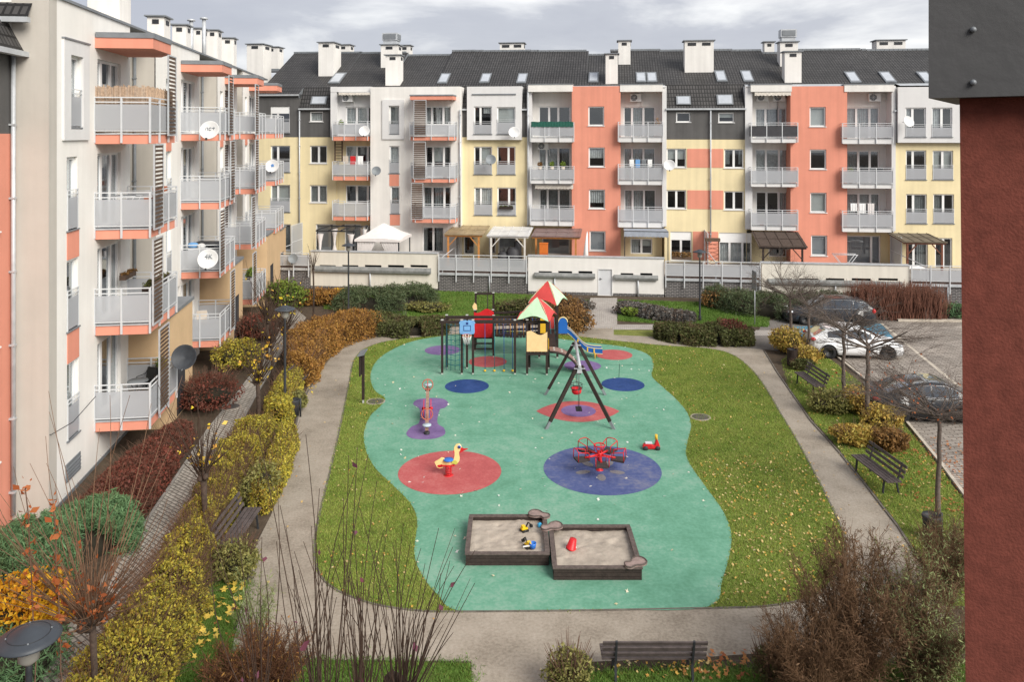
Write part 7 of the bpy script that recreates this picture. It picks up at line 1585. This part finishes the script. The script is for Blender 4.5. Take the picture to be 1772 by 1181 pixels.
# ---------------------------------------------------------------- trees
for i, (lb_, q, ht, r, ch, cr_, dp, nn) in enumerate((("farthest bare tree beside the asphalt path", (1368, 600), 2.5, .085, 1.9, 2.2, 5, 9), ("bare tree in front of the dark estate car", (1400, 618), 2.4, .08, 1.7, 1.9, 5, 8), ("bare umbrella tree in front of the white hatchback", (1460, 697), 2.85, .085, 1.0, 1.9, 5, 9), ("bare umbrella tree with its crown left of the black saloon", (1502, 733), 2.85, .10, .9, 2.1, 5, 10))):
    bare_tree(lb_, G(*q), ht, r, ch, cr_, 60+i, n0=nn, depth=dp, flat=.95 if i < 2 else .55, group="small bare trees along the parking lot")
bare_tree("bare tree with a few red leaves nearest the pillar", G(1624, 905), 3.0, .075, 1.1, 2.1, 66, n0=15, leaves=190, lm=L_dead, leafsize=.03, depth=5, group="small bare trees along the parking lot")
# thin young tree by the cream wall at left, bare crowns before the right cream wall are those of the far trees
wands("slender pollarded sapling in front of the cream wall", G(542, 556), 2.9, 22, 5.2, .33, 71, .010, name="sapling", knob=.08, trunk_r=.045)
# left pollards and yellow leaved maples
wands("pollarded tree with dead brown leaves at the lower left", (AT(160, 1090, 14).x, 14.0, 0), 2.0, 130, 6.3, .70, 72, .0085, twm=mat("tan_wands", (.17, .10, .06), .85, .4, 6), leaves=190, lm=L_dead, leafsize=.05, knob=.30, trunk_r=.055, lean=(.0, .05), low=.22, curve=.4, lmax=2)
wands("bare long wanded tree in the foreground left of the sandboxes", (AT(560, 1181, 11.0).x, 11.0, 0), 2.2, 40, 7.3, .18, 73, .008, leaves=10, lm=L_purple, leafsize=.07, knob=.30, lean=(-.02, .03))
wands("lower wanded tree in the foreground with short shoots", (AT(700, 1181, 11.8).x, 11.8, 0), 2.2, 48, 5.3, .30, 74, .0075, leaves=4, lm=L_purple, leafsize=.06, knob=.30, lean=(.10, .03))
wands("tall thin wands at the left of the foreground", (AT(455, 1181, 11.4).x, 11.4, 0), 2.2, 14, 6.2, .22, 75, .008, leaves=8, lm=L_purple, leafsize=.07, knob=.2, lean=(-.02, .05))
for i, (lb_, q, ht, zt, n_, lv, lr) in enumerate((("wanded maple with yellow leaves halfway along the yellow hedge", (446, 745), 1.7, 4.7, 60, 110, .07), ("wanded tree on the yellow hedge near the left bench", (352, 950), 1.85, 4.4, 55, 50, .06), ("wanded maple with yellow leaves near the far left bench", (492, 650), 1.9, 4.9, 70, 60, .07))):
    wands(lb_, G(*q), ht, n_, zt, .55, 80+i, .012, leaves=lv, lm=L_yel, leafsize=lr, knob=.18, trunk_r=.07, low=.35)
hedge("hedge", "narrow yellow hedge along the left path, right of the long one", "hedge", px((500, 772), (484, 815), (462, 862), (446, 895)), [.7, .8, .8, .6], .85, 12000, .034, L_yelhedge, 106, .26, 3, 500)
hedge("hedge", "short stretch of yellow brown hedge by the lamp between walk and path", "hedge", px((478, 742), (490, 705), (505, 668)), [1.0, 1.2, 1.1], .95, 14000, .042, L_yelhedge, 105, .2, 3, 500)
wands("leafless wanded tree between the paved walk and the brown hedge", G(470, 668), 1.7, 60, 5.2, .5, 85, .012, knob=.18, trunk_r=.06, low=.35)
wands("leafless wanded tree nearest the farthest red bush", G(462, 622), 1.8, 55, 5.0, .45, 86, .013, knob=.18, trunk_r=.06, low=.4)
wands("wands in the middle foreground, between the two taller clumps", (AT(630, 1181, 11.5).x, 11.5, 0), 2.2, 30, 6.2, .18, 87, .008, leaves=5, lm=L_purple, leafsize=.06, knob=.25, lean=(.03, .03))
# dead leaved thin shoots at the far left
rr = random.Random(5)
for (x, yt, lb_) in ((45, 845, "upright wand hung with rust brown leaves at the left edge"), (92, 875, "shorter upright wand hung with rust brown leaves, right of its twin")):
    a = AT(x+25, 1240, 13); b = AT(x, yt, 13); m_ = 10; pr = Vector((a.x, 13, .0)); t = thing("leafy_wand", lb_, "plant", (a.x, 13, 0)); segs = []; LP = []
    for i in range(1, m_+1):
        p = Vector((a.x, 13, 0)).lerp(b, i/m_)+Vector((rr.gauss(0, .015), rr.gauss(0, .02), 0)); segs.append((*pr, *p, .012, .01)); pr = p
        if i > 4: LP += [p+Vector((rr.gauss(0, .05), rr.gauss(0, .05), rr.gauss(0, .08))) for _ in range(12)]
    V, F = segmesh(segs, 4); vegpart("stems", V, F, twig, t); V, F = quads(np.array([tuple(p) for p in LP]), .055, np.random.RandomState(4), .6, -.6); vegpart("leaves", V, F, L_dead, t)
# red brown spirea and other foreground shrubs
def spray(name, label, c, h, spread, n_st, n_side, seed, m, side=.28, tips=None, tipn=0, r=.006, cat="shrub", group=None):
    rs = np.random.RandomState(seed); c = np.array([c[0], c[1], 0]); t = thing(name, label, cat, tuple(c), 0, group); segs = []; tp_ = []
    for k in range(n_st):
        a = rs.uniform(0, 6.283); q = math.sqrt(rs.uniform(0, 1)); L_ = h*rs.uniform(.55, 1.0)*(1-.25*q); tip = c+np.array([math.cos(a)*q*spread, math.sin(a)*q*spread, L_]); b = c+np.array([math.cos(a)*q*spread*.25, math.sin(a)*q*spread*.25, 0]); pts = [b+(tip-b)*f+np.array([math.cos(a), math.sin(a), 0])*-.08*math.sin(f*3.14)*spread for f in np.linspace(0, 1, 7)]
        for i in range(6): segs.append((*pts[i], *pts[i+1], r*2.6*(1-i/7.5), r*2.6*(1-(i+1)/7.5)))
        for j in range(n_side):
            f = rs.uniform(.15, 1); i = min(5, int(f*6)); p = pts[i]+(pts[i+1]-pts[i])*(f*6-i); d = (pts[i+1]-pts[i])/np.linalg.norm(pts[i+1]-pts[i])+rs.normal(0, .55, 3); d /= np.linalg.norm(d); l = side*rs.uniform(.4, 1.2)*(1.15-.5*f); e = p+d*l+np.array([0, 0, .04]); segs.append((*p, *e, r*.9, r*.35)); tp_.append((p, e))
            for _ in range(2): g = rs.uniform(.3, .9); pp_ = p+(e-p)*g; ee = pp_+d*l*.45+rs.normal(0, .07, 3)*side/.28; segs.append((*pp_, *ee, r*.6, r*.3)); tp_.append((pp_, ee))
    V, F = segmesh(segs); vegpart("twigs", V, F, m, t)
    if tips:
        P = []
        for _ in range(tipn): p, e = tp_[rs.randint(len(tp_))]; P.append(p+(e-p)*rs.uniform(.2, 1.1))
        V, F = quads(np.array(P), .035, rs, .22, .5); vegpart("foliage", V, F, tips, t)
    return t
spray("spirea_bush", "red brown leafless spirea bush at the bottom left of the path", (AT(445, 1181, 14.6).x, 14.7, 0), 1.35, 1.05, 190, 22, 91, L_spirea, .24, L_brownhedge, 2600, r=.0075)
spray("broom_bush", "thin grey green feathery shoots left of the wands", (AT(440, 1040, 16.6).x, 16.6, 0), 1.6, .5, 16, 8, 92, L_tamg, .35, L_tamg, 700)
for i, (q, h, sp, ns, gn, lb_) in enumerate((((1470, 1195), 3.3, 1.25, 62, 2600, "largest brown tamarisk, leaning over the lower right path"), ((1600, 1200), 3.0, 1.2, 58, 2600, "brown tamarisk against the red pillar at the bottom"), ((1390, 1225), 2.3, 1.0, 44, 700, "lower brown tamarisk at the left of the tamarisk group"), ((1640, 1040), 2.2, .8, 36, 900, "brown tamarisk farther back beside the red pillar"))):
    spray("tamarisk", lb_, G(*q), h, sp, ns, 46, 95+i, L_tam.copy() if False else MATS["tamarisk_sprays"], .42, L_tamg if i in (1, 3) else L_tam, gn*4, .0060, group="feathery brown tamarisks at the lower right")
shrub("shrub", "small olive shrub left of the bottom bench", G(985, 1205), .50, .5, .95, 2600, .032, L_vari, 99, 160, core=.0)
shrub("shrub", "small dark leafy shrub right of the bottom bench", G(1330, 1185), .40, .4, .8, 1300, .035, L_olive, 100, 140, core=.0)
False and hedge("ground_plants", "low green ground plants along the bottom edge by the wands", "plants", px((530, 1172), (650, 1170), (800, 1172)), [1.0, .9, .8], .25, 5000, .035, L_green, 101, .3, 2.2, 60)
# ---------------------------------------------------------------- plants and things on the balconies
def pot(label, p, r, h, leaf=None, n=260, pm=None, ph=.35, name="potted_plant", size=.05):
    t = thing(name, label, "plant", p); a = MB(); a.lathe([(.001, 0), (r*.75, 0), (r, h), (r*.86, h), (.001, h*.9)], 14); a.build("pot", pm or potm, t)
    if leaf:
        rs = np.random.RandomState(int(abs(p[0]*31+p[1]*17+p[2]*7)) % 999); v = rs.normal(size=(n, 3)); v /= np.linalg.norm(v, axis=1)[:, None]; P = v*np.array([r*1.3, r*1.3, ph*.5])*rs.uniform(.4, 1, n)[:, None]+np.array([0, 0, h+ph*.45]); V, F = quads(P, size, rs, .5, .3); npmesh("foliage", V, F, leaf, t)
        a = MB(); a.tube([(0, 0, h*.9), (0.02, 0, h+ph*.5)], .012, 5); a.build("stem", twig, t)
    return t
for k, (x, lb_) in enumerate(((934, "cream pot, leftmost of three on the balcony below the air conditioner"), (955, "green pot plant between the two others on a second floor balcony"), (974, "pot plant below the blue grey curtain on a second floor balcony"))):
    u, z = FB.uz(x, 289, .3); pot(lb_, FB.P(u, z-.3, .3), .16, .3, L_green if k else L_russet, 200, potw, .45)
u, z = FB.uz(877, 360, .2); 
def flowerbox(label, fr, u0, u1, z, d, m, leaf, n=500, hh=.2):
    c = fr.P((u0+u1)/2, z, d); t = thing("flower_box", label, "flower box", c); a = MB(); a.fb(fr, u0, u1, z, z+.17, d-.1, d+.1); a.build("trough", m, t, True)
    if leaf:
        rs = np.random.RandomState(int(abs(c.x*13+z*7)) % 999); P = np.array([tuple(fr.P(u0+(u1-u0)*rs.uniform(), z+.17+rs.uniform(0, hh), d+rs.normal(0, .07))) for _ in range(n)]); V, F = quads(P, .05, rs, .5, .3); vegpart("foliage", V, F, leaf, t)
    return t
u0, u1, z0, z1 = H(864, 357, 888, 362, .15); flowerbox("dark flower box hung on a window guard in the yellow wall", FB, u0, u1, z0, .16, darkwood, L_olive, 120, .1)
u0, u1, z0, z1 = H(1162, 446, 1196, 452, 6.2); flowerbox("trough of dry brown plants on the right terrace railing", FB, u0, u1, z1-.1, 6.3, brownwood, L_russet, 500, .3)
bx_ = UY(25.2); 
flowerbox("long dark flower box along the second balcony of the left building", FL, bx_+.2, bx_+2.6, FLO[1]+1.0, 1.45, darkwood, L_olive, 260, .08)
flowerbox("dark flower boxes on the near rail of the second balcony at left", FL, bx_+1.6, bx_+2.7, FLO[1]+1.15, .3, brownwood, L_russet, 120, .06)
flowerbox("terracotta flower box high on the third balcony of the left building", FL, bx_+1.5, bx_+2.5, FLO[2]+1.05, 1.4, potm, None)
flowerbox("terracotta flower box low on the third balcony beside the louvre", FL, bx_+.9, bx_+1.9, FLO[2]+.78, 1.3, potm, None)
flowerbox("green flower box on the far balcony above the brown hedge", FL, UY(43.9), UY(45.6), FLO[0]+1.05, 1.2, darkmetal, L_green, 900, .28)
c = FL.P(bx_+1.75, FLO[0]+.04, .75); t = thing("balcony_table", "round dark glass balcony table beside a black wicker chair", "table", c); a = MB(); a.lathe([(.001, .70), (.33, .70), (.34, .715), (.33, .73), (.001, .73)], 26); a.build("tabletop", dishg, t)
for k in range(3): an = k*2.09; a = MB(); a.tube([(.28*math.cos(an), .28*math.sin(an), .7), (.08*math.cos(an), .08*math.sin(an), .35), (.27*math.cos(an), .27*math.sin(an), 0)], .013, 6); a.build("leg", darkmetal, t)
def chair(label, c, rz, m, frame):
    t = thing("balcony_chair", label, "chair", c, rz); a = MB(); a.b2(-.24, .24, -.22, .22, .42, .46); a.build("seat", m, t); a = MB(); a.box((0, .24, .68), (.46, .035, .42), 0, Matrix.Rotation(R(-12), 3, 'X')); a.build("backrest", m, t)
    a = MB(); a.tube([(-.27, -.2, .42), (-.28, -.15, .64), (-.27, .2, .66), (-.2, .3, .88), (.2, .3, .88), (.27, .2, .66), (.28, -.15, .64), (.27, -.2, .42)], .017, 6); a.build("armrest", frame, t)
    for x in (-.24, .24):
        for y in (-.2, .22): a = MB(); a.tube([(x, y, .44), (x*1.05, y*1.1, 0)], .014, 6); a.build("leg", frame, t)
chair("black wicker chair on the lowest balcony of the left building", FL.P(bx_+2.45, FLO[0]+.04, .8), R(-25), dk, darkmetal)
chair("dark folding chair on the third balcony of the left building", FL.P(bx_+1.3, FLO[2]+.04, .9), R(-60), dishg, whitemetal)
chair("pale chair on the lowest balcony of the second column", FL.P(UY(36.6), FLO[0]+.04, .5), R(20), potw, whitemetal)
t = thing("clothes_airer", "white clothes airer with a dark cloth on the third balcony at left", "clothes airer", FL.P(bx_+.8, FLO[2]+.04, .7)); a = MB()
for s in (-.25, .25): a.tube([(-.4, s, .98), (.4, s, .98)], .012, 5); a.tube([(-.35, s, .95), (.2, s, 0)], .012, 5); a.tube([(.35, s, .95), (-.2, s, 0)], .012, 5)
a.build("frame", whitemetal, t); a = MB(); a.b2(-.3, .2, -.24, .24, .985, 1.0); a.build("cloth", zinc, t)
pot("leafy plant on the tan wall side of the lowest balcony", FL.P(bx_+2.72, FLO[0]+.6, 1.2), .13, .25, L_green, 260, dk, .45)
pot("wilting yellow plant on the lowest balcony rail", FL.P(bx_+2.2, FLO[0]+.5, 1.45), .1, .2, L_yelhedge, 120, dk, .9, size=.06)
t = thing("laundry_heap", "dark cloth and coloured bags heaped on a balcony behind the 4K dish", "laundry", FL.P(UY(36.6), FLO[1]+.04, .6)); a = MB()
a.box((0, .3, .95), (1.0, .9, .12)); a.b2(-.5, .5, -.1, .7, .0, .9); a.build("dark_cloth", dishd, t); a = MB(); a.sphere((-.3, -.5, .98), .2, 10, 7, 0, (1.3, 1, .7)); a.build("blue_bag", sky_b, t); a = MB(); a.sphere((.1, -.55, .95), .16, 10, 7, 0, (1.2, 1, .8)); a.build("white_bag", pvc, t); a = MB(); a.b2(-.45, .3, -.7, -.3, 0, .86); a.build("box", whitemetal, t)
reed = mat("reed_mat", (.42, .30, .21), .9, .35, 14, .4, 60)
t = thing("reed_screen", "reed screen tied along the top balcony of the left building", "reed screen", FL.P(bx_, FLO[3], 1.6)); a = MB(); rr = random.Random(9)
def reedrow(p, q, z0, z1):
    n = int((q-p).length/.035)
    for i in range(n):
        c = p.lerp(q, (i+.5)/n); j = rr.uniform(-.05, .05); a.box((c.x, c.y, (z0+z1+j)/2), (.024, .024, z1-z0+j), 0, rr.uniform(0, 1))
p0, p1, p2 = FL.P(bx_+.06, 0, -.4), FL.P(bx_+.06, 0, 1.56), FL.P(bx_+2.9, 0, 1.56)
reedrow(p0, p1, FLO[3]+.06, FLO[3]+1.55); reedrow(p1, p2, FLO[3]+.06, FLO[3]+1.52); a.build("reeds", reed, t, True)
u0, u1, z0, z1 = H(919, 210.5, 992, 219.5, .85); t = thing("balcony_cloth", "dark green cloth tied along the top balcony rail beside the salmon wall", "cloth", FB.P(u0, z0, .85)); a = MB(); n = 30; vs = []; fs = []
for i in range(n+1):
    u = u0+(u1-u0)*i/n; vs += [FB.P(u, z0+.02*math.sin(i*1.9), .80+.012*(i % 2)), FB.P(u, z1+.015*math.sin(i), .80+.012*(i % 2))]
    if i: fs.append((2*i-2, 2*i, 2*i+1, 2*i-1))
a.add(vs, fs); a.build("fabric", greenc, t, True, False)
# more life on the balconies of the back building
for x, y, d, lb_, lf, ph in ((590, 232, .9, "potted shrub on the top balcony beside the white dish", L_green, .8), (1138, 236, .3, "tall bare potted plant on the top balcony right of the salmon wall", L_russet, 1.1), (1085, 311, .3, "potted fern on the second floor balcony left of the white dish", L_green, .5), (1318, 391, .3, "leafy pot on the lowest balcony above the brown shingle roof", L_green, .6), (1350, 391, .2, "reddish pot plant on the lowest balcony above the brown shingle roof", L_barb, .5), (1472, 318, .3, "tall green plant on the middle balcony nearest the pillar", L_green, .9), (770, 309, 1.6, "bushy pot behind the louvre of the white tower", L_olive, .6), (960, 383, .2, "dark bushy pot on the lowest balcony under the cream awning", L_olive, .7)):
    u, z = FB.uz(x, y, d); pot(lb_, FB.P(u, z+.04, d), .17, .32, lf, 220, potm, ph)
def washing(label, x0, x1, y, d, cols):
    u0, z = FB.uz(x0, y, d); u1, _ = FB.uz(x1, y, d); t = thing("laundry", label, "laundry", FB.P(u0, z, d)); a = MB(); a.tube([FB.P(u0, z, d), FB.P(u1, z, d)], .008, 4); a.build("line", whitemetal, t, True); n = len(cols)
    for i, m in enumerate(cols):
        p, q = u0+(u1-u0)*(i+.1)/n, u0+(u1-u0)*(i+.85)/n; h_ = .55+.25*((i*7) % 3)/2; vs = []; fs = []; k = 8
        for j in range(k+1): u = p+(q-p)*j/k; w2 = .02*(j % 2); vs += [FB.P(u, z, d+w2), FB.P(u, z-h_+.03*math.sin(j), d+w2*2)]; 
        for j in range(k): fs.append((2*j, 2*j+2, 2*j+3, 2*j+1))
        a = MB(); a.add(vs, fs); a.build("cloth", m, t, True, False)
washing("washing in white, blue and grey over the middle balcony right of the salmon wall", 1088, 1130, 276, .45, [pvc, sky_b, zinc, pvc])
washing("dark covered heap and cloths along the middle balcony nearest the pillar", 1490, 1530, 291, .6, [dishd, zinc, dishd])
washing("white sheets drying on the lowest balcony nearest the pillar", 1470, 1515, 352, .4, [pvc, pvc, cloth])
washing("coloured towels on the second floor balcony left of the grey dish", 592, 630, 270, 1.1, [potw, redp, pvc])
# cable strung across the left facade
a = MB(); p = [FL.P(UY(21.95)+.02, 5.3, .03), FL.P(UY(24.0), 5.15, .12), FL.P(UY(25.2), 5.7*.0+FLO[0]+1.1, 1.55)]
p = [AT(22, 757, 21.9), AT(86, 752, 22.0), AT(124, 730, 22.6), AT(163, 686, 24.6)]; p = [q+Vector((.06, -.03, 0)) for q in p]; a.tube(p, .012, 5); o = a.build("cable", darkmetal); tag(o, "thin black cable running down the cream wall to the lowest balcony", "cable")
